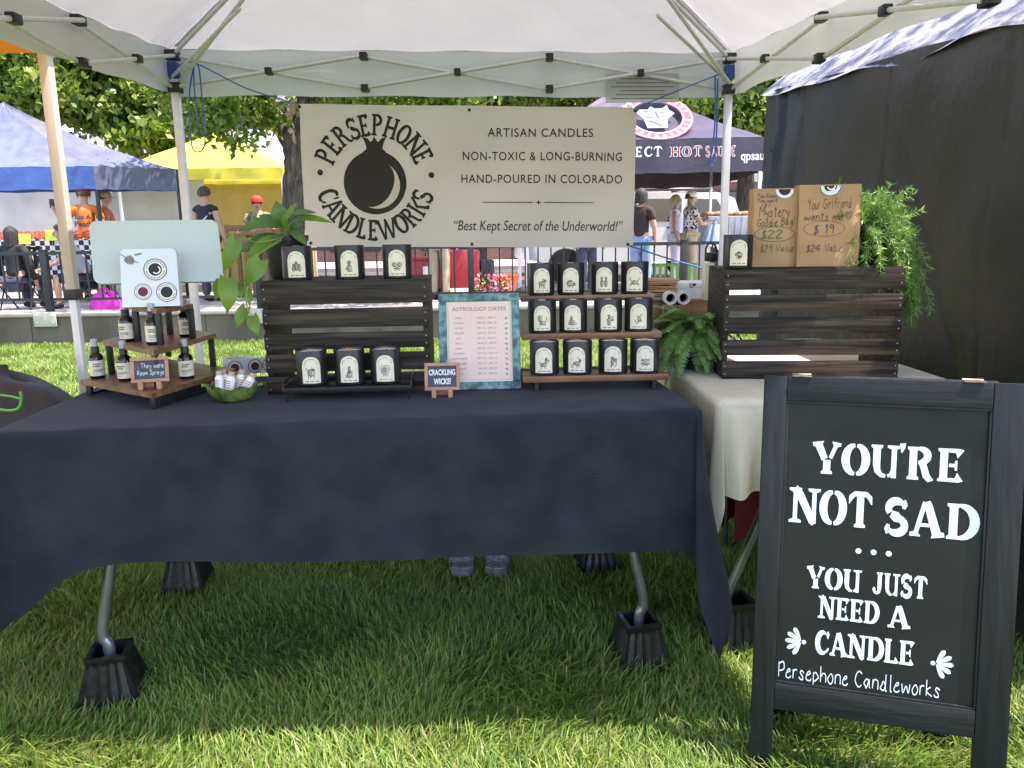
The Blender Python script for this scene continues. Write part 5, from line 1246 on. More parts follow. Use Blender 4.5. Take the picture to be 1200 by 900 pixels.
# ================================================================== NEIGHBOURS' CANOPIES
nb_ = thing('neighbour_canopy', 'black walled canopy with crumpled silver roof edge at the right of the stall', 'canopy tent', (2.9, 3.3, 0)); n0 = Vector(nb_.location)
YT = [(5.26, 2.262), (3.918, 2.131), (3.157, 2.068), (2.649, 2.025), (2.02, 1.98)]
def topz(y):
    for (a, za), (c, zc) in zip(YT[:-1], YT[1:]):
        if c <= y <= a: return za+(zc-za)*(a-y)/(a-c)
    return YT[-1][1]
def tarp_fn(u, v):
    y = 5.26-3.22*u; z = topz(y)*(1-v)+.012*v
    s = z/2.1
    d = .022*math.sin(y*2.3+z*2.9)*math.sin(z*1.7+.6)+.010*math.sin(y*6.1-z*4.7)+.006*math.sin(y*13+z*9)+.05*math.exp(-((y-4.95)/.10)**2)*math.sin((y-4.9)*30)*(1-v*.4)
    d += .014*math.exp(-((z-1.2-(y-3.1)*.08)/.018)**2)*(y < 3.5) - .008*math.exp(-((z-1.17-(y-3.1)*.08)/.03)**2)*(y < 3.5)
    d += .012*math.exp(-((y-3.55-.02*math.sin(z*5))/.012)**2)+.010*math.exp(-((y-2.75+.02*math.sin(z*4))/.012)**2)
    for c0, c1, w_, a_ in ((3.0, .55, .05, .020), (2.2, .8, .035, .014), (3.9, .45, .06, -.018), (1.6, 1.0, .03, .012), (4.4, .3, .05, .02), (4.95, -.25, .05, .05), (5.12, -.1, .03, -.035)):
        e_ = (y-c0-(z-1.0)*c1); d += 1.25*a_*math.exp(-abs(e_/w_)**1.3)*(1 if c0 > 4.3 else math.exp(-((z-1.25)/.55)**2))
    return (1.672+d*.8-n0.x, y-n0.y, z)
b = B(); b.grid(tarp_fn, 170, 80); b.build('side_wall', 'tarp', nb_, 80)
def sil(u, v):
    y = 5.30-3.26*u; e = v*.9
    lip = min(e, .2)/.2; st = max(0, e-.2)
    z = topz(max(2.03, min(y, 5.25)))-.028+.012*math.sin(y*7.1)+lip*.15+st*.80
    cr_ = .02*math.sin(y*8+e*14)+.014*math.sin(y*19-e*23)+.008*math.sin(y*37+e*31)
    return (1.648+lip*.18+st*.95+cr_*min(1, v*6+.15)-n0.x, y-n0.y, z+cr_*.8*min(1, v*6)+.012*math.sin(y*5))
b = B(); b.grid(sil, 170, 40); b.build('canopy', 'silver', nb_, 80)
b = B(); b.grid(lambda u, v: (2.49+1.9*v-n0.x, 5.30-3.26*u-n0.y, topz(max(2.03, min(5.25, 5.30-3.26*u)))+.66+.3*math.sin(math.pi*v*.5)), 12, 6); b.build('roof', 'silver', nb_)
for x, y in ((1.72, 5.27), (1.73, 2.04), (4.4, 5.27), (4.4, 2.04)):
    b = B(); b.box((x-n0.x, y-n0.y, topz(y)/2), (.035, .035, topz(y)), .004); b.build('leg', 'alu', nb_)
no_ = thing('neighbour_canopy', 'orange topped canopy whose tan pole stands left of the stall', 'canopy tent', (-3.6, 2.2, 0)); n1 = Vector(no_.location)
jz = ay(85, 345, 3.70).z
for x, y in ((-2.08, 3.70), (-5.1, 3.6), (-2.02, .70), (-5.0, .65)):
    b = B(); b.box((x-n1.x, y-n1.y, (2.36+jz)/2), (.046, .046, 2.36-jz), .004); b.build('leg', 'tanpole' if y > 3.65 else 'alu', no_)
    b = B(); b.box((x-n1.x, y-n1.y, jz/2), (.034, .034, jz), .003); b.build('inner_leg', 'alu', no_)
    b = B(); b.box((x-n1.x, y-n1.y, jz), (.062, .062, .05), .006); b.build('leg_lock', 'blackp', no_)
c_ = [(-2.03, 3.74), (-5.15, 3.64), (-5.05, .60), (-1.98, .66)]; pk = Vector((-3.56, 2.15, 3.15))
b = B()
for k in range(4):
    A, C_ = c_[k], c_[(k+1) % 4]
    b.add([Vector((A[0], A[1], 2.40))-n1, Vector((C_[0], C_[1], 2.40))-n1, pk-n1], [(0, 1, 2)])
    b.add([Vector((A[0], A[1], 2.40))-n1, Vector((C_[0], C_[1], 2.40))-n1, Vector((C_[0], C_[1], 2.215))-n1, Vector((A[0], A[1], 2.215))-n1], [(0, 1, 2, 3)])
b.build('canopy', 'orange', no_, 0)

# ================================================================== THINGS BEHIND AND UNDER THE TABLES
# slumped black bag by the left table end
p = ay(30, 470, 2.72)
bg = thing('sports_bag', 'slumped black nylon bag with green straps behind the left table end', 'bag', (ay(28, 470, 3.38).x, 3.38, 0))
zt = ay(45, 437, 3.38).z
def bagf(u, v):
    a = 2*math.pi*u; t = v; r = (math.sin(math.pi*min(1, .5+.5*t)))**.55 if t > .0 else 1
    k = 1+.05*math.sin(a*3+t*4)+.03*math.sin(a*7-t*9)
    zz = zt*(math.sin(t*math.pi/2))**.85*(1-.05*math.cos(a))
    return (.36*math.cos(a)*r*k-.05*t, .20*math.sin(a)*r*k, zz)
b = B(); b.grid(bagf, 44, 22); b.build('bag_body', 'bagblack', bg, 80)
b = B(); q = lambda px, py: ay(px, py, 3.17)-Vector(bg.location)
b.tube(catmull([tuple(q(-12, 478)), tuple(q(10, 481)), tuple(q(22, 478)), tuple(q(25, 468)), tuple(q(24, 459))], 5), .006, 6); b.tube(catmull([tuple(q(-10, 462)), tuple(q(10, 464)), tuple(q(23, 467))], 5), .0045, 6); b.build('strap', 'greenstrap', bg)

# sandals
for k, (px, rz) in enumerate(((543, .12), (581, -.1))):
    p = az(px, 686, 0)
    s_ = thing('sandal', ('left', 'right')[k]+' one of two grey strapped sandals standing in the grass under the table', 'sandal', (p.x, p.y, .046), rz, 'pair of sandals under the table')
    b = B(); poly = [(-.042, 0), (-.048, .05), (-.042, .12), (-.038, .2), (-.025, .25), (0, .262), (.025, .25), (.036, .2), (.040, .12), (.050, .05), (.042, 0), (.02, -.018), (-.02, -.018)]
    b.prism(poly, .028); b.build('sole', 'sandal', s_, 0)
    def band(nm, m, y0, y1, w_, hgt, lean_):
        b = B(); b.grid(lambda u, v: (w_*math.cos(math.pi*u), y0+(y1-y0)*v+lean_*math.sin(math.pi*u), .026+hgt*math.sin(math.pi*u)**.7*(1+.15*v)), 14, 3)
        b.grid(lambda u, v: (w_*.93*math.cos(math.pi*u), y0+(y1-y0)*v+lean_*math.sin(math.pi*u), .024+hgt*.93*math.sin(math.pi*u)**.7*(1+.15*v)), 14, 3); b.build(nm, m, s_, 70)
    b = B(); b.prism([(x*.93, y*.96+.004) for x, y in poly], .004, Matrix.Translation((0, 0, .028))); b.build('footbed', 'strap', s_, 0)
    band('toe_strap', 'sandal', .035, .085, .049, .048, -.012); band('toe_trim', 'strap', .028, .036, .0495, .046, -.012)
    band('instep_strap', 'sandal', .12, .15, .044, .072, -.02); band('heel_strap', 'strap', .19, .215, .037, .085, .035)
# red folded camp chair behind the cream cloth
p = az(880, 660, 0)
rc = thing('folded_camp_chair', 'dark red canvas camp chair folded under the cream table', 'chair', (p.x+.12, p.y+.22, 0), R_(20))
b = B(); b.grid(lambda u, v: (-.22+.44*u, .02*math.sin(u*9+v*4), .10+.42*v+.04*math.sin(u*7)), 16, 8); b.build('seat', 'redcloth', rc, 80)
b = B(); b.grid(lambda u, v: (-.2+.4*u, -.06-.03*math.sin(u*8), .05+.2*v+.03*math.sin(u*11)), 16, 6); b.build('backrest', 'redcloth', rc, 80)
for x0, x1 in ((-.2, .2), (.2, -.2), (-.22, -.18), (.22, .18)):
    b = B(); b.tube([(x0, -.03, .0), (x1, .03, .6)], .009, 8); b.build('leg', 'blackmetal', rc)

# packing things on the cream table behind the shelf
def ybox(name, label, cat, px0, px1, py0, py1, Y, depth, m, zb=None, bev=.002, rz=0, group=None):
    a, c = ay(px0, py1, Y), ay(px1, py0, Y); z0 = a.z if zb is None else zb
    o = thing(name, label, cat, ((a.x+c.x)/2, Y+depth/2, z0), rz, group); return o, abs(c.x-a.x), c.z-z0
o, w_, h_ = ybox('wooden_box', 'plain wooden box on the cream table behind the sword fern', 'box', 764, 846, 352, 440, 3.05, .26, 'crate', TZ+.005)
b = B(); b.box((0, 0, h_/2), (w_, .26, h_), .003); b.build('body', 'walnut_edge', o)
b = B(); b.box((0, 0, h_+.0), (w_+.012, .27, .012), .003); b.build('lid', 'walnut_edge', o); ztop = TZ+.005+h_+.0065
o, w_, h_ = ybox('carton', 'flat white carton lying on the wooden box behind the fern', 'box', 786, 852, 331, 350, 3.06, .2, 'paper', ztop)
b = B(); b.box((0, 0, h_*.42), (w_, .20, h_*.84), .003); b.build('tray', 'paper', o); b = B(); b.box((0, 0, h_*.85), (w_+.006, .206, h_*.3), .003); b.build('lid', 'paper', o)
b = B(); T = FR((-.03, -.1035, h_*.84), (1, 0, 0), (0, 0, 1)); disc(b, T, 0, 0, .009, 0, n=10, r2=.005); disc(b, T, .012, .004, .006, 0, n=8); b.build('print', 'maroon', o, 0)
o, w_, h_ = ybox('bag_stack', 'stack of folded brown paper bags behind the top candle row', 'paper bags', 752, 792, 319, 352, 3.03, .16, 'kraft', TZ+.20)
o.location.z = ztop
b = B()
for k in range(11): b.box((random.uniform(-.006, .006), random.uniform(-.008, .008), .004+k*.0072), (.15, .16, .0062), .001, None, 0, (random.uniform(-.03, .03), random.uniform(-.05, .05), random.uniform(-.12, .12)))
b.build('bags', 'kraft', o)
p = ay(795, 349, 2.98)
for k, px in enumerate((784, 800)):
    p = ay(px, 352, 3.0); o = thing('sticker_roll', ('smaller', 'further right')[k]+' white roll of stickers leaning on the wooden box behind the candle shelf', 'sticker roll', (p.x, 2.99+.01*k, p.z-.022), 0, 'white rolls behind the candle shelf'); o.location.z = TZ+.005
    zz = p.z+.006-TZ; b = B(); b.lathe([(.017, -.02), (.026, -.02), (.026, .02), (.017, .02), (.017, -.02)], 24, Matrix.Translation((0, 0, zz)) @ Euler((math.pi/2, 0, 0)).to_matrix().to_4x4()); b.build('roll', 'paper', o)
    b = B(); b.box((0, .0, (zz-.027)/2), (.05, .05, zz-.027), .002); b.build('stand', 'crate', o)
o, w_, h_ = ybox('pillar_candle', 'tall pale cream box standing left of the right crate', 'box', 826, 837, 308, 350, 2.98, .05, 'creammat', ztop)
b = B(); b.box((0, 0, h_/2), (.036, .04, h_), .004); b.build('body', 'creammat', o); b = B(); b.box((0, 0, h_-.008), (.038, .042, .016), .003); b.build('lid', 'creammat', o)
p = ay(836, 307, 2.98)
o = thing('lantern', 'small black lantern with a loop handle on the pale cream box', 'lantern', (p.x-.004, 3.005, p.z+.001))
b = B(); b.lathe([(.022, 0), (.024, .004), (.024, .03), (.018, .034), (.0001, .036)], 18); b.build('body', 'blackp', o); b = B(); b.tube([(-.02, 0, .03), (-.02, 0, .05), (-.012, 0, .066), (0, 0, .072), (.012, 0, .066), (.02, 0, .05), (.02, 0, .03)], .004, 8); b.build('handle', 'blackp', o)
# ================================================================== BACKGROUND
def pyramid_tent(name, label, c, half, rz, ez, pz, vh, mroof, mval, mleg, legz=PZ, concave=.05):
    t = thing(name, label, 'canopy tent', (c[0], c[1], legz), rz); z0 = legz
    C4 = [(-half, -half), (half, -half), (half, half), (-half, half)]
    rbm = B(); vbm = B()
    for k in range(4):
        A, D_ = Vector((*C4[k], ez-z0)), Vector((*C4[(k+1) % 4], ez-z0)); P_ = Vector((0, 0, pz-z0))
        def fn(u, v):
            p = A.lerp(D_, u).lerp(P_, v); return p-Vector((0, 0, concave*half*math.sin(math.pi*v)*.8+.05*half*4*u*(1-u)*math.sin(math.pi*min(1, v*1.2))*.6-.006*math.sin(u*37+v*21)))
        rbm.grid(fn, 18, 12)
        n = Vector(((A+D_)/2)[:2]+(0,)).normalized() if False else Vector(((A.x+D_.x)/2, (A.y+D_.y)/2, 0)).normalized()
        vbm.grid(lambda u, v: A.lerp(D_, u)+n*(.01+.012*math.sin(u*23)*v)-Vector((0, 0, vh*v+.008*math.sin(u*31)*v)), 26, 3)
    rbm.build('roof', mroof, t, 60); vbm.build('valance', mval, t, 60)
    for x, y in C4:
        b = B(); b.box((x*.985, y*.985, (ez-z0)/2), (.05, .05, ez-z0), .004); b.build('leg', mleg, t)
    return t
# blue tent on the left
bz = ay(112, 195, 13.0).z-PZ
bcs = [ay(-190, 222, 12.7), ay(112, 222, 13.0), ay(208, 222, 13.7)]; bcs.append(bcs[0]+bcs[2]-bcs[1])
bt = thing('market_tent', 'blue pop-up tent over the tomato stand at the left', 'canopy tent', (bcs[1].x, bcs[1].y, PZ)); bto = Vector(bt.location)
bl = [Vector((q.x-bto.x, q.y-bto.y, bz)) for q in bcs]; bpk = ay(4, 120, 14.0)-bto
for k in range(4):
    A, D_ = bl[k], bl[(k+1) % 4]; mid_ = (A+D_)/2; cen_ = (bl[0]+bl[2])/2; n_ = Vector((mid_.x-cen_.x, mid_.y-cen_.y, 0)).normalized()
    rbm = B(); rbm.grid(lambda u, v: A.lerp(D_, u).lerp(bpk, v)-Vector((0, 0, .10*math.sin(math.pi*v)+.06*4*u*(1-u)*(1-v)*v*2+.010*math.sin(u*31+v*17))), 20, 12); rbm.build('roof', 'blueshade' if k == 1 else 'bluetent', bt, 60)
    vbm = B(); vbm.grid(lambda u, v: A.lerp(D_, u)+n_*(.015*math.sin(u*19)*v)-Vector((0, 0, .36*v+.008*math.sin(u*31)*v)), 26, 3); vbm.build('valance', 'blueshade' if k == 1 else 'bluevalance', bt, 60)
    b = B(); b.box((A.x*1, A.y+.04, bz/2), (.05, .05, bz), .004); b.build('leg', 'blackmetal', bt)
# yellow tent
yc = ay(262, 205, 16.2); ez = ay(300, 196, 14.7).z
yt = pyramid_tent('market_tent', 'bright yellow pop-up tent with a tan side wall', (yc.x, yc.y), 1.5, R_(4), ez, ay(292, 153, 16.2).z, .2, 'yellow', 'yellow', 'alu', concave=-.0)
b = B(); b.grid(lambda u, v: (-1.48+2.96*u, 1.44+.03*math.sin(u*21+v*3), (ez-PZ-.1)*(1-v)+.02), 40, 8); b.build('side_wall', 'tanwall', yt, 60)
b = B(); b.grid(lambda u, v: (1.47+.03*math.sin(u*21+v*3), -1.0+2.4*u, (ez-PZ-.1)*(1-v)+.02), 30, 8); b.build('side_wall', 'tanwall', yt, 60)
# distant white tent
wc = ay(92, 190, 21); wt = pyramid_tent('market_tent', 'white peaked tent behind the blue tent', (wc.x, wc.y), 1.6, R_(30), ay(92, 188, 21).z, ay(90, 138, 21).z, .3, 'whitetent', 'whitetent', 'alu', concave=.12)
b = B(); pz_ = ay(90, 138, 21).z-PZ; ez_ = ay(92, 188, 21).z-PZ
for k in range(5): b.box((-.5+.2*k, -.96+.1*abs(k-2)-.30, ez_+.42-.05*(k % 2)), (.13, .03, .10), .01, None, 0, (R_(-40), 0, 0))
b.build('red_print', 'tentred', wt)
# plum hot sauce tent
pc = ay(775, 203, 12.1); ez = ay(775, 163, 12.1).z; ph = 1.85; prz = R_(-3)
plc = (pc.x-.25, 12.1+ph)
pt_ = pyramid_tent('market_tent', 'dark plum tent with hot sauce lettering at the right', plc, ph, prz, ez, ay(740, 92, 14).z, .50, 'purple', 'purple', 'alu', concave=.06)
PM = Matrix.Translation((*plc, PZ)) @ Euler((0, 0, prz)).to_matrix().to_4x4()
def on_val(px, py): # valance plane y = -ph - .012 in tent space
    Mi = PM.inverted(); o_ = Mi @ CAM; d = Mi.to_3x3() @ _ray(px, py); t = (-ph-.026-o_.y)/d.y; q = o_+d*t; return q.x, q.z
VT = FR((0, -ph-.026, 0), (1, 0, 0), (0, 0, 1))
b1, b2 = B(), B()
x0, y0 = on_val(700, 185); x1, _ = on_val(776, 185); h9 = on_val(740, 173)[1]-on_val(740, 185)[1]
serif_text(b1, 'PROJECT', VT, x0, y0, x1-x0, h9, .002, 0, S=.17, f=2.0, thin=.12, gap=-.03)
xa, _ = on_val(785, 185); xb, _ = on_val(823, 185); xc, _ = on_val(826, 185); xd, _ = on_val(862, 185)
for z_, bb, kk in ((.002, b1, dict(S=.26, f=1.9, thin=.18, gap=-.03)), (.005, b2, dict(S=.12, f=2.0, thin=.08, gap=-.03))):
    serif_text(bb, 'HOT', VT, xa, y0-.01, xb-xa, h9, z_, 0, **kk); serif_text(bb, 'SAUCE', VT, xc, y0-.015, (xd-xc), h9, z_, 0, **kk)
xq, yq = on_val(868, 186); xe, _ = on_val(907, 186)
font_text(b1, 'qpsauce', VT, xq, yq-.02, xe-xq, h9*.9, .002, bold=.02)
b1.build('lettering', 'white', pt_, 0); b2.build('lettering', 'tentred', pt_, 0)
# ring emblem on the front roof slope
A, D_, P_ = Vector((-ph, -ph, ez-PZ)), Vector((ph, -ph, ez-PZ)), Vector((0, 0, ay(740, 92, 14).z-PZ)); rn = (D_-A).cross(P_-A).normalized()
def on_roof(px, py):
    Mi = PM.inverted(); o_ = Mi @ CAM; d = Mi.to_3x3() @ _ray(px, py); t = (A-o_).dot(rn)/d.dot(rn); return o_+d*t
cR = on_roof(769, 137); uR = (P_-(A+D_)/2).normalized(); RTm = FR(cR, (1, 0, 0), uR)
rw = (on_roof(812, 138)-on_roof(726, 138)).length/2
RS = RTm @ Matrix.Diagonal((1, 1.35, 1, 1))
b = B(); disc(b, RS, 0, 0, rw, .01, n=60, r2=rw*.70); b.build('emblem_ring', 'tentred', pt_, 0)
b = B(); disc(b, RS, 0, 0, rw*.97, .014, n=60, r2=rw*.945); disc(b, RS, 0, 0, rw*.75, .014, n=60, r2=rw*.725)
for i in range(26):
    a = 2*math.pi*i/26
    if i in (0, 13): continue
    V, Q = stroke_quads([(math.cos(a)*rw*.79, math.sin(a)*rw*.79, rw*.04), (math.cos(a)*rw*.91, math.sin(a)*rw*.91, rw*(.05+.03*(i % 3)))]); b.add([(x, y, .014) for x, y in V], Q, 0, RS)
b.build('emblem_letters', 'white', pt_, 0)
b = B(); hd = [(-.30, -.52), (-.36, -.1), (-.52, .18), (-.42, .32), (-.2, .30), (-.1, .46), (0, .34), (.22, .36), (.36, .5), (.38, .28), (.52, .12), (.40, -.02), (.30, -.12), (.24, -.52)]
b.add([(x*rw, y*rw, .013) for x, y in hd], [tuple(range(len(hd)))], 0, RS); b.build('emblem_head', 'tentpale', pt_, 0)
b = B()
for pts in ([(-.34, .2), (-.2, .22)], [(.12, .16), (.26, .12)], [(-.24, -.2), (-.06, -.30), (.1, -.46)], [(-.30, -.02), (-.1, -.06)], [(.0, .2), (.05, -.1)]): polyl(b, RS, [(x*rw, y*rw) for x, y in pts], rw*.05, .016)
b.build('emblem_lines', 'purple', pt_, 0)

# white trucks behind the blue tent
def px_box(px0, px1, py0, py1, Y): a, c = ay(px0, py1, Y), ay(px1, py0, Y); return (a.x+c.x)/2, c.x-a.x, a.z, c.z
tr_ = ay(60, 250, 19)
tk = thing('box_truck', 'white box truck parked behind the blue and yellow tents', 'truck', (ay(170, 240, 20).x, 20, PZ), R_(3))
z1 = ay(200, 152, 20).z-PZ
b = B(); b.box((1.2, 1.2, (z1+.8)/2), (6.2, 2.3, z1-.8), .04)
for k in range(9): b.box((-1.6+k*.7, .035, (z1+.8)/2), (.03, .03, z1-1.0))
b.build('cargo_box', 'truckwhite', tk)
b = B(); b.box((-3.0, 1.2, 1.45), (2.0, 2.1, 1.9), .22); b.build('cab', 'truckwhite', tk)
b = B(); b.box((-3.1, .155, 1.85), (1.1, .04, .7), .02); b.build('side_window', 'carglass', tk)
b = B(); b.box((-2.35, .02, 1.75), (.16, .18, .36), .03); b.tube([(-2.2, .2, 1.9), (-2.35, .05, 1.9)], .02, 6); b.build('mirror', 'blackp', tk)
b = B(); b.box((-2.1, .14, 1.3), (.03, .03, 1.6)); b.box((-3.8, .14, 1.3), (.03, .03, 1.6)); b.box((-3.4, .13, 1.35), (.14, .04, .05)); b.build('door_trim', 'blackp', tk)
for x in (-3.0, 2.6):
    for y in (.2, 2.2):
        b = B(); b.lathe([(.2, -.14), (.42, -.14), (.45, -.08), (.45, .08), (.42, .14), (.2, .14)], 28, Matrix.Translation((x, y, .45)) @ Euler((math.pi/2, 0, 0)).to_matrix().to_4x4()); wh = b.build('wheel', 'rubber', tk)
        b = B(); b.lathe([(.22, -.12), (.20, .0), (.22, .12)], 20, Matrix.Translation((x, y, .45)) @ Euler((math.pi/2, 0, 0)).to_matrix().to_4x4()); b.build('rim', 'chrome', wh)
# hanging clear side sheet of the blue tent
b = B(); T_ = Matrix.Identity(4)
b.grid(lambda u, v: (bl[3].lerp(bl[2], u).x, bl[3].lerp(bl[2], u).y+1.2+.04*math.sin(u*19+v*2), 2.1*(1-v)+.15), 40, 6); b.build('back_sheet', 'clear', bt, 60)

# white SUV on the right
sv = thing('suv', 'white sport utility vehicle with black roof rails parked behind the plum tent', 'car', (ay(770, 260, 16.2).x-.4, 16.2, PZ), R_(6))
prof = [(-2.35, .5), (-2.38, 1.0), (-2.25, 1.12), (-1.35, 1.2), (-.62, 1.72), (-.2, 1.80), (1.7, 1.80), (2.05, 1.68), (2.25, 1.15), (2.35, .95), (2.33, .5), (1.9, .42), (-1.9, .42)]
b = B(); b.prism(prof, 1.7, Matrix(((1, 0, 0, 0), (0, 0, 1, 0), (0, 1, 0, 0), (0, 0, 0, 1)))); b.build('body', 'carpaint', sv, 30)
for poly in ([(-.98, 1.24), (-.52, 1.64), (-.02, 1.68), (-.02, 1.22)], [(.10, 1.22), (.10, 1.68), (.92, 1.68), (.92, 1.22)], [(1.05, 1.22), (1.05, 1.68), (1.66, 1.66), (1.95, 1.22)]):
    b = B(); b.prism(poly, .02, Matrix(((1, 0, 0, 0), (0, 0, 1, -.012), (0, 1, 0, 0), (0, 0, 0, 1)))); b.build('side_window', 'carglass', sv, 0)
b = B()
for y in (.2, 1.5): b.tube([(-.2, y, 1.80), (-.1, y, 1.88), (1.6, y, 1.88), (1.7, y, 1.80)], .03, 8)
b.box((.4, .85, 1.90), (.06, 1.3, .04)); b.box((1.2, .85, 1.90), (.06, 1.3, .04)); b.build('roof_rail', 'blackp', sv)
for x in (-1.5, 1.5):
    for y in (.06, 1.64):
        RM_ = Matrix.Translation((x, y, .36)) @ Euler((math.pi/2, 0, 0)).to_matrix().to_4x4()
        b = B(); b.lathe([(.2, -.11), (.34, -.11), (.36, -.06), (.36, .06), (.34, .11), (.2, .11)], 28, RM_); wh = b.build('wheel', 'rubber', sv)
        b = B(); b.lathe([(.21, -.09), (.05, -.10), (.0001, -.11)], 20, RM_); b.lathe([(.21, .09), (.05, .10), (.0001, .11)], 20, RM_); b.build('rim', 'chrome', wh)
b = B(); b.box((-.20, -.015, 1.05), (.2, .03, .08), .01); b.box((.7, -.012, 1.1), (.18, .03, .035), .01); b.box((-.15, -.012, 1.1), (.18, .03, .035), .01); b.build('door_handle', 'blackp', sv)
b = B(); b.box((-1.05, -.09, 1.27), (.14, .2, .15), .03); b.build('mirror', 'carpaint', sv)
b = B()
for x in (.04, .98, -1.05): b.box((x, -.002, .95), (.012, .008, .9))
b.build('door_seam', 'blackp', sv)

# ---- trees
def tree(label, base, h, path_limbs, crowns, leafsize, nleaf, seed, trunk_r=.17):
    t = thing('tree', label, 'tree', base); rr = np.random.default_rng(seed); B0_ = Vector(base)
    for i, (pts, r0_, r1_) in enumerate(path_limbs):
        P_ = catmull([tuple(Vector(p)-B0_) for p in pts], 5); b = B(); rs = [(r0_+(r1_-r0_)*k/(len(P_)-1))*(1+.06*math.sin(k*2.1)) for k in range(len(P_))]
        b.tube(P_, rs, 12); b.build('trunk' if i == 0 else 'limb', 'bark', t, 60)
    Vs = []; 
    for (c, rad, share) in crowns:
        n = int(nleaf*share); k = max(6, n//150); d = rr.normal(size=(k, 3)); d /= np.linalg.norm(d, axis=1)[:, None]; cc = d*(rr.random(k)**.45)[:, None]*np.array(rad)+np.array(c)
        idx = rr.integers(0, k, n); p = cc[idx]+rr.normal(size=(n, 3))*np.array([.22, .22, .17])*min(1, max(rad)/1.2)*rr.uniform(.5, 1.3, k)[idx][:, None]
        Vs.append(p)
    p = np.concatenate(Vs)-np.array(base); n = len(p); d = rr.normal(size=(n, 3)); d[:, 2] -= .7; d /= np.linalg.norm(d, axis=1)[:, None]
    s = np.cross(d, rr.normal(size=(n, 3))); s /= np.linalg.norm(s, axis=1)[:, None]; L = leafsize*rr.uniform(.6, 1.2, n)[:, None]
    nn = np.cross(s, d)
    V = np.stack([p, p+d*L*.45+s*L*.30+nn*L*.08, p+d*L, p+d*L*.45-s*L*.30+nn*L*.08], 1).reshape(-1, 3)
    me = bpy.data.meshes.new('crown'); Fc_ = (np.arange(n)[:, None]*4+np.array([[0, 1, 2, 3]]))
    me.vertices.add(n*4); me.vertices.foreach_set('co', V.astype(np.float32).reshape(-1)); me.loops.add(n*4); me.loops.foreach_set('vertex_index', Fc_.reshape(-1).astype(np.int32))
    me.polygons.add(n); me.polygons.foreach_set('loop_start', (np.arange(n)*4).astype(np.int32)); me.materials.append(M['leaf']); me.update(); me.validate()
    link('crown', me, t); return t
tb0 = ay(338, 300, 12.4); tb0.z = PZ
tree('dark barked tree with a forked trunk left of the banner', tb0, 6,
     [([tb0, ay(344, 235, 12.4), ay(346, 190, 12.4), ay(340, 165, 12.4), ay(322, 140, 12.4), ay(304, 116, 12.4), ay(285, 85, 12.3), ay(270, 30, 12.2)], .19, .10),
      ([ay(344, 176, 12.4), ay(350, 150, 12.45), ay(356, 120, 12.5), ay(364, 60, 12.6)], .14, .08), ([ay(304, 116, 12.4), ay(262, 100, 12.0), ay(225, 96, 11.6)], .06, .02), ([ay(356, 120, 12.5), ay(430, 95, 12.6), ay(520, 85, 12.6)], .07, .02)],
     [((ay(400, 20, 12.5)), (3.6, 2.6, 1.35), .62), ((ay(275, 132, 11.8)), (.62, .8, .42), .07), ((ay(470, 106, 12.4)), (1.5, 1.0, .28), .12), ((ay(225, 60, 12.4)), (1.3, 1.3, .8), .19)], .125, 30000, 21)
tb1 = ay(165, 260, 18.0); tb1.z = PZ
tree('leafy green tree with hanging sunlit branches behind the blue tent', tb1, 8,
     [([tb1, ay(160, 180, 18), ay(150, 110, 18), ay(140, 20, 18)], .2, .1), ([ay(155, 150, 18), ay(90, 120, 17.5), ay(30, 100, 17.5)], .09, .03), ([ay(152, 120, 18), ay(190, 110, 17.6), ay(215, 130, 17.4)], .07, .02)],
     [(ay(95, 88, 17), (2.1, 1.5, 1.0), .38), (ay(20, 110, 17), (1.6, 1.3, .95), .2), (ay(150, 60, 17.5), (2.4, 1.8, 1.5), .22), (ay(165, 140, 16.6), (.75, .6, .75), .12), (ay(205, 150, 17), (.7, .6, .55), .06)], .19, 26000, 22)
tb2 = ay(872, 260, 21.0); tb2.z = PZ
tree('green tree behind the plum tent beside the black side wall', tb2, 8, [([tb2, ay(874, 200, 21), ay(868, 130, 21), ay(860, 40, 21)], .26, .12), ([ay(870, 170, 21), ay(905, 120, 20.6), ay(930, 90, 20.5)], .1, .03)],
     [(ay(860, 110, 20), (2.8, 1.6, 1.5), .55), (ay(800, 100, 20.5), (1.6, 1.4, 1.0), .25), (ay(905, 150, 19.6), (1.2, 1.0, .9), .2)], .20, 20000, 23)
tb3 = ay(560, 262, 23.0); tb3.z = PZ
tree('tree beyond the street hidden mostly by the banner', tb3, 8, [([tb3, ay(560, 180, 23), ay(556, 60, 23)], .25, .12)], [(ay(560, 95, 23), (4.6, 1.8, 1.5), .6), (ay(700, 105, 23), (2.5, 1.5, 1.1), .4)], .2, 20000, 24)
# low shrubs beyond the street on the right
for k, (px, Yk) in enumerate(((838, 27.6), (866, 28.3))):
    c = ay(px, 240, Yk); c.z = PZ
    tree(('round street shrub right of the canopy pole', 'dark street shrub next to the paper bags')[k], c, 2, [([c, c+Vector((.05, 0, .8))], .06, .03)], [(c+Vector((0, 0, 1.0)), (.9, .8, .9), 1)], .16, 2200, 30+k)

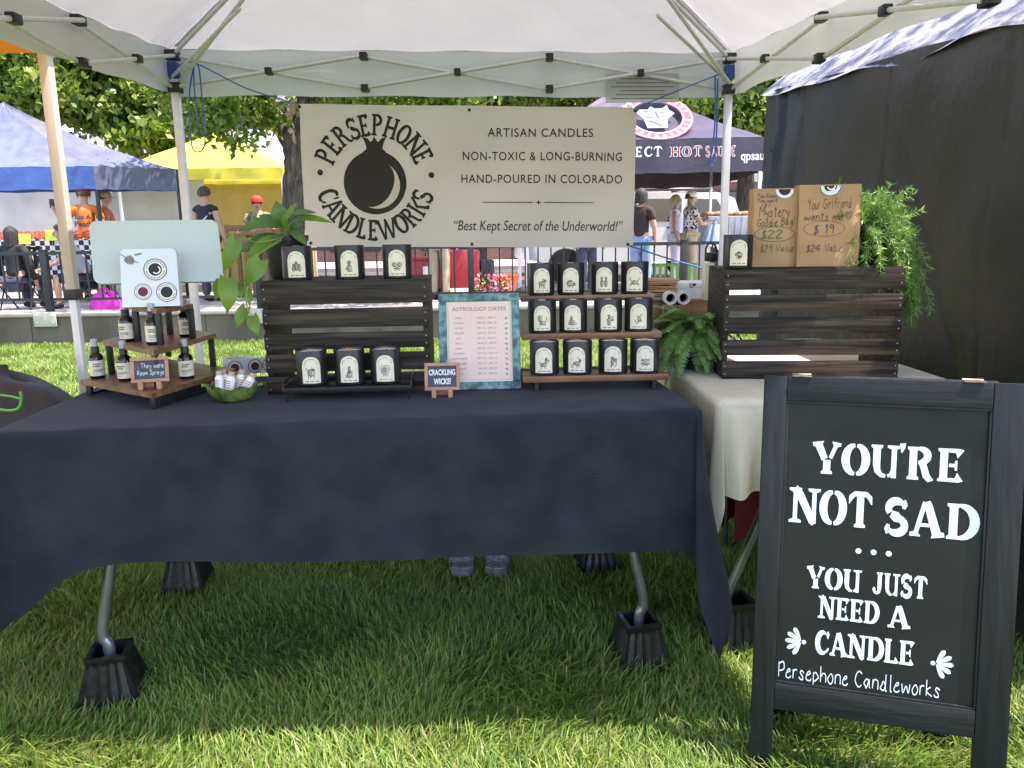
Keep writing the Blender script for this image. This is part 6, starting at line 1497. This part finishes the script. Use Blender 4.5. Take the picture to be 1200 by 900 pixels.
# ---- produce stand, tomatoes, price cards
st0 = ay(62, 292, 12.6); zt_ = ay(62, 281, 12.5).z
stn = thing('produce_stand', 'produce table under a black and white gingham cloth beneath the blue tent', 'market stall', (st0.x-.35, 12.9, PZ)); hz = zt_-PZ
b = B(); b.box((0, 0, hz-.02), (2.3, .8, .03)); b.build('tabletop', 'ttop', stn)
b = B(); b.grid(lambda u, v: (-1.17+2.34*u, -.42-.02*math.sin(u*40)*v-.01, hz-.003-v*.62), 40, 5); b.box((0, 0, hz), (2.34, .84, .008), .003); b.build('cloth', 'gingham', stn, 60)
for x in (-1.05, 1.05):
    for y in (-.3, .3): b = B(); b.box((x, y, hz/2), (.04, .04, hz)); b.build('leg', 'alu', stn)
tm = B(); tm.lathe([(.0001, 0), (.03, .004), (.052, .022), (.056, .042), (.045, .066), (.02, .075), (.0001, .072)], 12); TM = tm.mesh('tomato', 'tomato')
for i in range(44):
    r = i % 3; x = -.95+.135*(i//3) + (.06 if r == 1 else 0); y = -.3+.11*r+random.uniform(-.02, .02); zz = hz+.0045+(.035*r)
    o = link('tomato', TM); o.location = stn.location+Vector((x, y, zz)); o.rotation_euler = (0, 0, random.uniform(0, 6)); tag(o, 'red tomato heaped on the gingham covered stand under the blue tent', 'tomato', 'tomatoes on the produce stand')
for k, (px, py) in enumerate(((29, 280), (60, 276), (74, 272))):
    p = ay(px, py, 12.42); o = thing('price_card', ('lime green price card nearest the seated dark haired person', 'lime green price card in the middle of the tomato heap', 'lime green price card beside the tan pole')[k], 'price card', p, 0, 'lime green price cards on the produce stand')
    b = B(); b.box((0, 0, 0), (.19, .004, .16), .001, None, 0, (R_(-10), 0, 0)); b.build('card', 'lime', o); b = B(); b.tube([(0, .01, -.16), (0, .01, -.07)], .004, 6); b.build('stake', 'crate', o)

# ---- crates of the red capped man, planters, wagon, flowers
for k, (px, Yk) in enumerate(((287, 13.6), (306, 13.5), (330, 13.6))):
    p = ay(px, 290, Yk); z1_ = ay(px, 263 if k == 0 else 268, Yk).z
    o = thing('produce_crate', ('wooden produce crate at the left in front of the red capped man', 'wooden produce crate between two others in front of the red capped man', 'wooden produce crate nearest the tree trunk under the yellow tent')[k], 'crate', (p.x, Yk, PZ), R_(-8+9*k), 'produce crates under the yellow tent')
    b = B(); hh = z1_-PZ
    for x in (-.22, .22):
        for y in (-.17, .17): b.box((x, y, hh/2), (.04, .04, hh), .003)
    b.build('post', 'crate', o)
    for j in range(3):
        b = B(); zz = hh-.06-j*.14
        for y in (-.195, .195): b.box((0, y, zz), (.49, .014, .10), .003)
        for x in (-.245, .245): b.box((x, 0, zz), (.014, .376, .10), .003)
        b.build('slat_ring', 'crate', o)
    b = B(); b.box((0, 0, hh-.2), (.46, .36, .02)); b.build('floor_board', 'crate', o)
# counter with brown produce at the right, behind the shoppers
o = thing('market_counter', 'grey counter heaped with bread brown goods right of the white capped man', 'market stall', (ay(872, 280, 15).x+.25, 15, PZ)); zc = ay(870, 251, 15).z-PZ
b = B(); b.box((0, .4, zc-.28), (1.9, .8, .5), .02)
for k in range(16): b.box((-.9+k*.12, -.006, zc-.28), (.03, .02, .46))
b.build('front', 'tgrey', o); b = B(); b.box((0, .38, zc-.57), (2.0, .9, .05), .01); b.build('shelf', 'alu', o)
for x in (-.95, .95): b = B(); b.box((x, .4, (zc-.6)/2), (.06, .7, zc-.6)); b.build('leg', 'alu', o)
b = B(); b.ball((0, 0, .045), (.10, .07, .05), 10, 6); LOAF = b.mesh('bread_loaf', 'crate')
for k in range(22):
    l_ = link('bread_loaf', LOAF); l_.location = Vector(o.location)+Vector((-.88+.17*(k % 11), .14+.26*(k//11), zc-.03)); l_.rotation_euler = (0, 0, random.uniform(-.5, .5)); tag(l_, 'bread brown loaf lying on the grey market counter', 'bread', 'loaves on the grey counter')
# red wagon / cooler below the banner
o = thing('wagon', 'red wheeled wagon standing on the pavement below the banner', 'wagon', (ay(538, 330, 12.2).x, 12.2, PZ), R_(5)); z1_ = ay(545, 290, 12.2).z-PZ
b = B(); b.box((0, .2, z1_*.58), (.66, .42, z1_*.74), .03); b.build('tub', 'redplastic', o); b = B(); b.box((.45, .2, z1_*.45), (.22, .4, z1_*.6), .03); b.build('black_case', 'blackp', o)
for x in (-.24, .26):
    for y in (.02, .38): b = B(); b.lathe([(.03, -.03), (.09, -.03), (.10, 0), (.09, .03), (.03, .03)], 18, Matrix.Translation((x, y, .10)) @ Euler((math.pi/2, 0, 0)).to_matrix().to_4x4()); b.build('wheel', 'rubber', o)
b = B(); b.tube([(-.33, .2, z1_*.3), (-.5, .2, z1_*.7), (-.52, .2, z1_*.9)], .012, 8); b.build('handle', 'blackmetal', o)
o = thing('cooler', 'red cooler with a white panel left of the wagon below the banner', 'cooler', (ay(497, 330, 12.3).x, 12.3, PZ)); b = B(); b.box((0, .15, .30), (.40, .3, .60), .03); b.build('body', 'redplastic', o); b = B(); b.box((0, .15, .63), (.42, .32, .06), .02); b.build('lid', 'redplastic', o); b = B(); b.box((.06, -.003, .38), (.14, .006, .26)); b.build('panel', 'white', o)
fl = thing('flower_planter', 'planter of red pink and yellow flowers behind the railing', 'plant', (ay(577, 345, 11.0).x, 11.2, PZ)); zf = ay(580, 322, 11.2).z-PZ
b = B(); b.box((0, 0, .07), (.55, .2, .14), .02); b.build('trough', 'blackp', fl)
pb_, lb_ = B(), B()
for k in range(190):
    x, y, z = random.uniform(-.27, .27), random.uniform(-.09, .09), random.uniform(.14, max(.2, zf)); bb = pb_ if random.random() < .6 else lb_
    leaf(bb, (x, y, z), (x+random.uniform(-.05, .05), y+random.uniform(-.05, .05), z+random.uniform(-.01, .05)), .04, (random.uniform(-1, 1), -1, 1), n=2)
pb_.build('petals', 'petalr', fl, 0); lb_.build('leaves', 'leaf', fl, 0)
p = ay(594, 342, 11.35); o = thing('flower_pot', 'orange plastic pot standing by the flowers behind the railing', 'pot', (p.x, 11.5, PZ)); hp = ay(594, 321, 11.5).z-PZ
b = B(); b.lathe([(.12, hp-.24), (.19, hp-.02), (.20, hp-.02), (.20, hp), (.185, hp), (.12, hp-.2), (.0001, hp-.2)], 24); b.build('bowl', 'pot', o); b = B(); b.lathe([(.14, 0), (.05, .04), (.04, hp-.24)], 16); b.build('stand', 'blackp', o)
p = ay(785, 315, 12.6); o = thing('green_crate', 'lime green slatted crate on the pavement behind the railing at the right', 'crate', (p.x+.1, 12.7, PZ)); b = B()
for k in range(8): b.box((-.33+k*.094, 0, .24), (.05, .02, .48), .004); 
b.build('slat', 'moss', o); b = B(); b.box((0, .18, .46), (.74, .36, .04), .005); b.build('top', 'moss', o); b = B(); b.box((0, .18, .04), (.74, .34, .04), .005); b.build('base', 'moss', o)
o = thing('tent_weight', 'pale tent pole with a black weight bag below the banner', 'tent pole', (ay(618, 320, 12).x, 12.0, PZ)); b = B(); b.box((0, 0, 1.0), (.045, .045, 2.0), .004); b.build('pole', 'alu', o); b = B(); b.ball((0, -.02, .10), (.2, .16, .10), 14, 8); b.build('weight_bag', 'bagblack', o)
p = ay(122, 342, 11.3)
o = thing('magenta_bag', 'crumpled magenta cloth bag on the pavement behind the railing', 'bag', (p.x, 11.35, PZ)); b = B(); b.grid(lambda u, v: (.26*math.cos(6.283*u)*math.cos(v*1.5)*(1+.14*math.sin(u*31)), .16*math.sin(6.283*u)*math.cos(v*1.5), .24*math.sin(v*1.55)*(1+.15*math.sin(u*23+v*5))), 40, 10); b.build('body', 'magenta', o, 60); b = B(); b.tube([(-.08, -.05, .2), (-.05, -.05, .3), (.05, -.05, .3), (.08, -.05, .2)], .012, 6); b.build('handle', 'magenta', o)

# ================================================================== PEOPLE
def skin_mesh(joints, edges, root, levels=2):
    bm = bmesh.new(); lay = bm.verts.layers.skin.verify(); vs_ = {}
    for k, (p, r) in joints.items():
        v = bm.verts.new(p); v[lay].radius = (r, r) if not isinstance(r, tuple) else r; v[lay].use_root = (k == root); vs_[k] = v
    for a, c in edges: bm.edges.new((vs_[a], vs_[c]))
    me = bpy.data.meshes.new('tmp'); bm.to_mesh(me); bm.free(); o = bpy.data.objects.new('tmp', me); COL.objects.link(o)
    sm = o.modifiers.new('skin', 'SKIN'); sm.use_smooth_shade = True; o.modifiers.new('sub', 'SUBSURF').levels = levels
    PEND.append(o); return o
PEND = []; JOBS = []
def lp(a, b_, t): return tuple(a[i]+(b_[i]-a[i])*t for i in range(3))
def human(label, loc, rz, ht, shirt, trousers, hair=None, cap=None, pose='stand', arms=None, sleeve=.55, long_trousers=True, hairlen=0, shoe='blackp', female=False, brim=True, lean=0):
    t = thing('person', label, 'person', loc, rz); k = ht/1.72; sw = .165 if female else .19
    J = {}
    zp = .95 if pose == 'stand' else .46
    ln = lean
    J['pelvis'] = ((0, 0, zp), .125); J['waist'] = ((0, -.01-ln*.2, zp+.16), .105 if female else .118); J['chest'] = ((0, -.01-ln*.7, zp+.36), .128); J['clav'] = ((0, .01-ln, zp+.49), .075); J['neck'] = ((0, -.005-ln*1.1, zp+.56), .048)
    J['jaw'] = ((0, -.025-ln*1.25, zp+.62), .062); J['skull'] = ((0, -.01-ln*1.3, zp+.695), .088); J['crown'] = ((0, .005-ln*1.3, zp+.755), .060); J['nose'] = ((0, -.115-ln*1.3, zp+.652), .014)
    E_ = [('pelvis', 'waist'), ('waist', 'chest'), ('chest', 'clav'), ('clav', 'neck'), ('neck', 'jaw'), ('jaw', 'skull'), ('skull', 'crown'), ('skull', 'nose')]
    arms = arms or (((.06, .0, -.27), (.07, -.07, -.50)), ((.06, .0, -.27), (.07, -.07, -.50)))
    for s, nm in ((-1, 'l'), (1, 'r')):
        sh_ = (s*sw, .01-ln*.95, zp+.46); e, w_ = arms[0 if s < 0 else 1]
        el = (sh_[0]+s*e[0], sh_[1]+e[1], sh_[2]+e[2]); wr = (sh_[0]+s*w_[0], sh_[1]+w_[1], sh_[2]+w_[2])
        J['sh'+nm] = (sh_, .058); J['el'+nm] = (el, .041); J['wr'+nm] = (wr, .027)
        d = Vector(wr)-Vector(el); d.normalize(); pm = Vector(wr)+d*.055; J['pa'+nm] = (tuple(pm), (.030))
        E_ += [('clav', 'sh'+nm), ('sh'+nm, 'el'+nm), ('el'+nm, 'wr'+nm), ('wr'+nm, 'pa'+nm)]
        side = d.cross(Vector((s, 0, .3))).normalized(); fwd = side.cross(d).normalized()
        for q in range(4):
            a = pm+side*(-.024+.016*q)+d*.035; J['f%d%s' % (q, nm)] = (tuple(a), .0095); c = a+d*(.034+.006*(q in (1, 2)))+fwd*.016; J['g%d%s' % (q, nm)] = (tuple(c), .008); E_ += [('pa'+nm, 'f%d%s' % (q, nm)), ('f%d%s' % (q, nm), 'g%d%s' % (q, nm))]
        a = pm-side*.035-d*.015; J['t'+nm] = (tuple(a), .010); c = a+d*.035-side*.012; J['u'+nm] = (tuple(c), .009); E_ += [('wr'+nm, 't'+nm), ('t'+nm, 'u'+nm)]
        hp_ = (s*.09, 0, zp-.04)
        if pose == 'stand': kn, an, to = (s*.10, -.02, .50), (s*.10, .02, .085), (s*.115, -.14, .035)
        else: kn, an, to = (s*.13, -.42, .47), (s*.13, -.40, .085), (s*.14, -.56, .035)
        J['hi'+nm] = (hp_, .088); J['kn'+nm] = (kn, .058); J['ca'+nm] = (lp(kn, an, .35), .056); J['an'+nm] = (an, .040); J['to'+nm] = (to, .036)
        E_ += [('pelvis', 'hi'+nm), ('hi'+nm, 'kn'+nm), ('kn'+nm, 'ca'+nm), ('ca'+nm, 'an'+nm), ('an'+nm, 'to'+nm)]
    sc_ = lambda d: {q: (tuple(c*k for c in p), (r*k if not isinstance(r, tuple) else tuple(x*k for x in r))) for q, (p, r) in d.items()}
    JS = sc_(J)
    JOBS.append((skin_mesh(JS, E_, 'pelvis'), 'body', 'skin', t))
    # shirt
    add = .016*k; S = {q: (JS[q][0], JS[q][1]+add) for q in ('pelvis', 'waist', 'chest')}; S['clav'] = (lp(JS['clav'][0], JS['neck'][0], .15), JS['clav'][1]+add*.6)
    SE = [('pelvis', 'waist'), ('waist', 'chest'), ('chest', 'clav')]; S['pelvis'] = (lp(JS['pelvis'][0], JS['waist'][0], .1), JS['pelvis'][1]+add*1.2)
    for nm in 'lr':
        S['sh'+nm] = (JS['sh'+nm][0], JS['sh'+nm][1]+add)
        SE.append(('clav', 'sh'+nm))
        if sleeve > 0: S['sl'+nm] = (lp(JS['sh'+nm][0], JS['el'+nm][0], sleeve if sleeve <= 1 else 1), JS['el'+nm][1]+add*1.6); SE.append(('sh'+nm, 'sl'+nm))
        if sleeve > 1: S['cu'+nm] = (lp(JS['el'+nm][0], JS['wr'+nm][0], .9), JS['wr'+nm][1]+add); SE.append(('sl'+nm, 'cu'+nm))
    JOBS.append((skin_mesh(S, SE, 'pelvis'), 'shirt', shirt, t))
    Tt = {'pelvis': (JS['pelvis'][0], JS['pelvis'][1]+add*.7)}; TE = []
    for nm in 'lr':
        Tt['hi'+nm] = (JS['hi'+nm][0], JS['hi'+nm][1]+add); Tt['kn'+nm] = (JS['kn'+nm][0], JS['kn'+nm][1]+add*1.3); TE += [('pelvis', 'hi'+nm), ('hi'+nm, 'kn'+nm)]
        if long_trousers: Tt['an'+nm] = (JS['an'+nm][0], JS['an'+nm][1]+add*1.7); TE.append(('kn'+nm, 'an'+nm))
    JOBS.append((skin_mesh(Tt, TE, 'pelvis'), 'trousers' if long_trousers else 'shorts', trousers, t))
    for nm in 'lr':
        an, to = Vector(JS['an'+nm][0]), Vector(JS['to'+nm][0]); b = B(); b.tube([an+Vector((0, .05, -.03))*k, an+Vector((0, 0, -.02))*k, to, to+(to-an)*.25*Vector((1, 1, .0)) if False else to+Vector((0, -.05, -.005))*k], [.036*k, .05*k, .046*k, .024*k], 10); b.build('shoe', shoe, t)
    hc = Vector(JS['skull'][0])
    for s in (-1, 1):
        b = B(); b.ball(hc+Vector((s*.030, -.082, -.012))*k, .011*k, 8, 6); b.build('eye', 'blackp', t); b = B(); b.ball(hc+Vector((s*.084, .005, -.02))*k, (.012*k, .02*k, .03*k), 8, 6); b.build('ear', 'skin', t)
    b = B(); b.ball(hc+Vector((0, -.080, -.078))*k, (.022*k, .008*k, .006*k), 8, 5); b.build('mouth', 'inkred', t)
    if hair:
        b = B(); n = 20
        def hf(u, v):
            a = 2*math.pi*u; front = max(0, -math.sin(a)); th_ = v*(1.75-.75*front+hairlen*.0)
            r = Vector((math.sin(th_)*math.cos(a)*.100, math.sin(th_)*math.sin(a)*.112+.012, math.cos(th_)*.118+.006)); 
            if v > .8 and hairlen and front < .3: r.z -= hairlen*(v-.8)*5; r *= 1
            return hc+r*k*(1+.03*math.sin(a*9+v*5)+.02*math.sin(a*23-v*11))
        b.grid(hf, 28, 10); b.build('hair', hair, t, 80)
    if cap:
        b = B(); b.lathe([(.104*k, .0), (.106*k, .03*k), (.096*k, .075*k), (.06*k, .112*k), (.0001, .124*k)], 22, Matrix.Translation(hc+Vector((0, 0, .012*k))))
        if brim: b.prism([(-.085*k, -.06*k), (-.08*k, -.12*k), (-.04*k, -.18*k), (.04*k, -.18*k), (.08*k, -.12*k), (.085*k, -.06*k)], .010*k, Matrix.Translation(hc+Vector((0, 0, .012*k))))
        b.build('cap', cap, t)
    return t, J, k
def foot(px, Y, head_py):
    p = ay(px, head_py, Y); return (p.x, Y, PZ), p.z-PZ
pos_, ht = foot(239, 12.5, 222)
pw_, J, k = human('person in a black sleeveless top seen from behind near the yellow tent', pos_, R_(165), ht, 'tblack', 'ddenim', hair='hairbr', sleeve=.12, female=True, arms=(((.05, -.02, -.26), (.05, -.12, -.46)), ((.05, -.02, -.26), (.04, -.12, -.47))))
b = B(); b.ball((.0, .0, .80*k+.855), (.055, .05, .05), 12, 8); b.build('hair_bun', 'hairbr', pw_)
b = B(); b.tube(catmull([(-.15, .0, 1.42*k), (0, .16, 1.2*k), (.18, .12, .95*k)], 5), .012, 6); b.build('bag_strap', 'tote', pw_); b = B(); b.box((.19, .10, .93*k), (.1, .26, .24), .04); b.build('shoulder_bag', 'tote', pw_)
pos_, ht = foot(97, 13.1, 223)
po_, J, k = human('person in an orange lettered T-shirt and red cap holding up a phone', pos_, R_(195), ht, 'torange', 'khaki', hair='hairbr', cap='capred', arms=(((.06, 0, -.27), (.07, -.07, -.5)), ((.17, -.10, -.20), (.32, -.26, .05))))
T = FR((0, .152*k, 1.22*k), (-1, 0, 0), (0, 0, 1)); b = B()
font_text(b, 'Eat A', T, 0, .06, .24, .07, .02, align='C', bold=.03); font_text(b, 'Peach', T, 0, -.06, .27, .085, .02, align='C', bold=.03); b.build('lettering', 'ddenim', po_, 0)
b = B(); b.box((.52*k, -.25*k, 1.53*k), (.075, .012, .15), .004); b.build('phone', 'blackp', po_)
pos_, ht = foot(121, 13.5, 227)
human('person in a coral shirt and tan hat beside the orange shirted one', pos_, R_(120), ht, 'tred', 'khaki', hair='hairbr', cap='khaki')
pos_, ht = foot(301, 14.2, 233)
human('person in a red cap and patterned shirt behind the wooden crates', pos_, R_(10), ht, 'tfloral', 'khaki', hair='hairbr', cap='capred', arms=(((.07, -.05, -.26), (-.05, -.25, -.30)), ((.07, -.05, -.26), (-.05, -.25, -.30))))
pos_, ht = foot(752, 11.5, 224)
human('person in a dark brown top and blue jeans at the banner edge', pos_, R_(150), ht, 'tbrown', 'denim', hair='haird', hairlen=.10, female=True, sleeve=.6, arms=(((.06, 0, -.27), (.03, -.12, -.45)), ((.07, -.02, -.26), (.05, -.20, -.36))))
pos_, ht = foot(792, 14.6, 231)
human('blond person in a pale lilac sleeveless top beside the white car', pos_, R_(75), ht, 'tlilac', 'tlilac', hair='hairbl', hairlen=.08, female=True, sleeve=0)
pos_, ht = foot(810, 14.0, 227)
pm_, J, k = human('person in a black and white print shirt and white cap with blue bags', pos_, R_(100), ht, 'tpattern', 'khaki', hair='hairbr', cap='capwhite', arms=(((.05, -.12, -.24), (.0, -.33, -.22)), ((.05, -.12, -.24), (.02, -.34, -.20))))
b_loc = Matrix.Translation(pm_.location) @ Euler((0, 0, R_(100))).to_matrix().to_4x4()
for k_, (x, y) in enumerate(((.16, -.44), (-.17, -.42))):
    o = thing('carrier_bag', ('thin blue carrier bag hanging from the white capped shopper, left one', 'thin blue carrier bag hanging from the white capped shopper, right one')[k_], 'bag', b_loc @ Vector((x, y, .78)), R_(40), 'blue carrier bags of the white capped shopper')
    b = B(); b.grid(lambda u, v: ((.16-.07*v)*math.cos(6.283*u)*(1+.08*math.sin(u*37)), (.10-.05*v)*math.sin(6.283*u)*(1+.1*math.sin(u*29+v*5)), .34*v-.02*math.sin(v*3)), 26, 8); b.add([(.16*math.cos(6.283*i/12), .1*math.sin(6.283*i/12), 0) for i in range(12)], [tuple(range(12))]); b.build('bag_body', 'bagblue', o, 70)
    b = B(); b.tube(catmull([(-.08, 0, .33), (-.03, 0, .43), (.03, 0, .43), (.08, 0, .33)], 5), .012, 6); b.build('handle', 'bagblue', o)
pos_, ht = foot(512, 12.1, 222)
human('person in beige trousers standing behind the banner by the red cooler', pos_, R_(160), ht, 'tblack', 'khaki', hair='hairbr')
pos_, ht = foot(688, 12.3, 226)
human('person in dark clothes behind the banner near its right half', pos_, R_(30), ht, 'tblack', 'ddenim', hair='haird')
def camp_chair(label, loc, rz, m):
    c = thing('folding_chair', label, 'chair', loc, rz)
    b = B(); b.box((0, 0, .40), (.46, .42, .03), .008); b.build('seat', m, c); b = B()
    for j in range(6): b.box((-.2+.08*j, .235, .66), (.05, .015, .46), .003)
    b.box((0, .235, .89), (.48, .022, .04), .004); b.build('backrest', m, c)
    for x in (-.22, .22):
        b = B(); b.tube([(x, -.2, 0), (x, .235, .9)], .012, 8); b.build('leg', 'blackmetal', c); b = B(); b.tube([(x, .22, 0), (x, -.19, .40)], .012, 8); b.build('leg', 'blackmetal', c)
    return c
p = ay(20, 300, 11.5); camp_chair('slatted folding chair under the dark haired person by the railing', (p.x, 11.5, PZ), 0, 'darkwood')
human('dark haired person in black sitting with their back to the railing', (p.x, 11.42, PZ), R_(180), 1.62, 'tblack', 'ddenim', hair='haird', hairlen=.14, pose='sit', sleeve=1.5)
p = ay(88, 300, 11.5); camp_chair('folding chair under the grey shirted person behind the tan pole', (p.x, 11.75, PZ), R_(-60), 'blackp')
human('person in a grey shirt and black shorts sitting bent forward behind the tan pole', (p.x, 11.75, PZ), R_(-60), 1.66, 'tgrey', 'tblack', hair='haird', pose='sit', sleeve=.7, lean=.22, long_trousers=False, arms=(((.03, -.16, -.2), (-.03, -.36, -.3)), ((.03, -.16, -.2), (-.03, -.36, -.3))))
# bake the skins
bpy.context.view_layer.update(); dg = bpy.context.evaluated_depsgraph_get()
for o, nm, mk, par in JOBS:
    me = bpy.data.meshes.new_from_object(o.evaluated_get(dg)); me.name = nm; me.materials.clear(); me.materials.append(M[mk])
    me.polygons.foreach_set('use_smooth', [True]*len(me.polygons)); link(nm, me, par)
for o, *_ in JOBS:
    m_ = o.data; bpy.data.objects.remove(o); bpy.data.meshes.remove(m_)
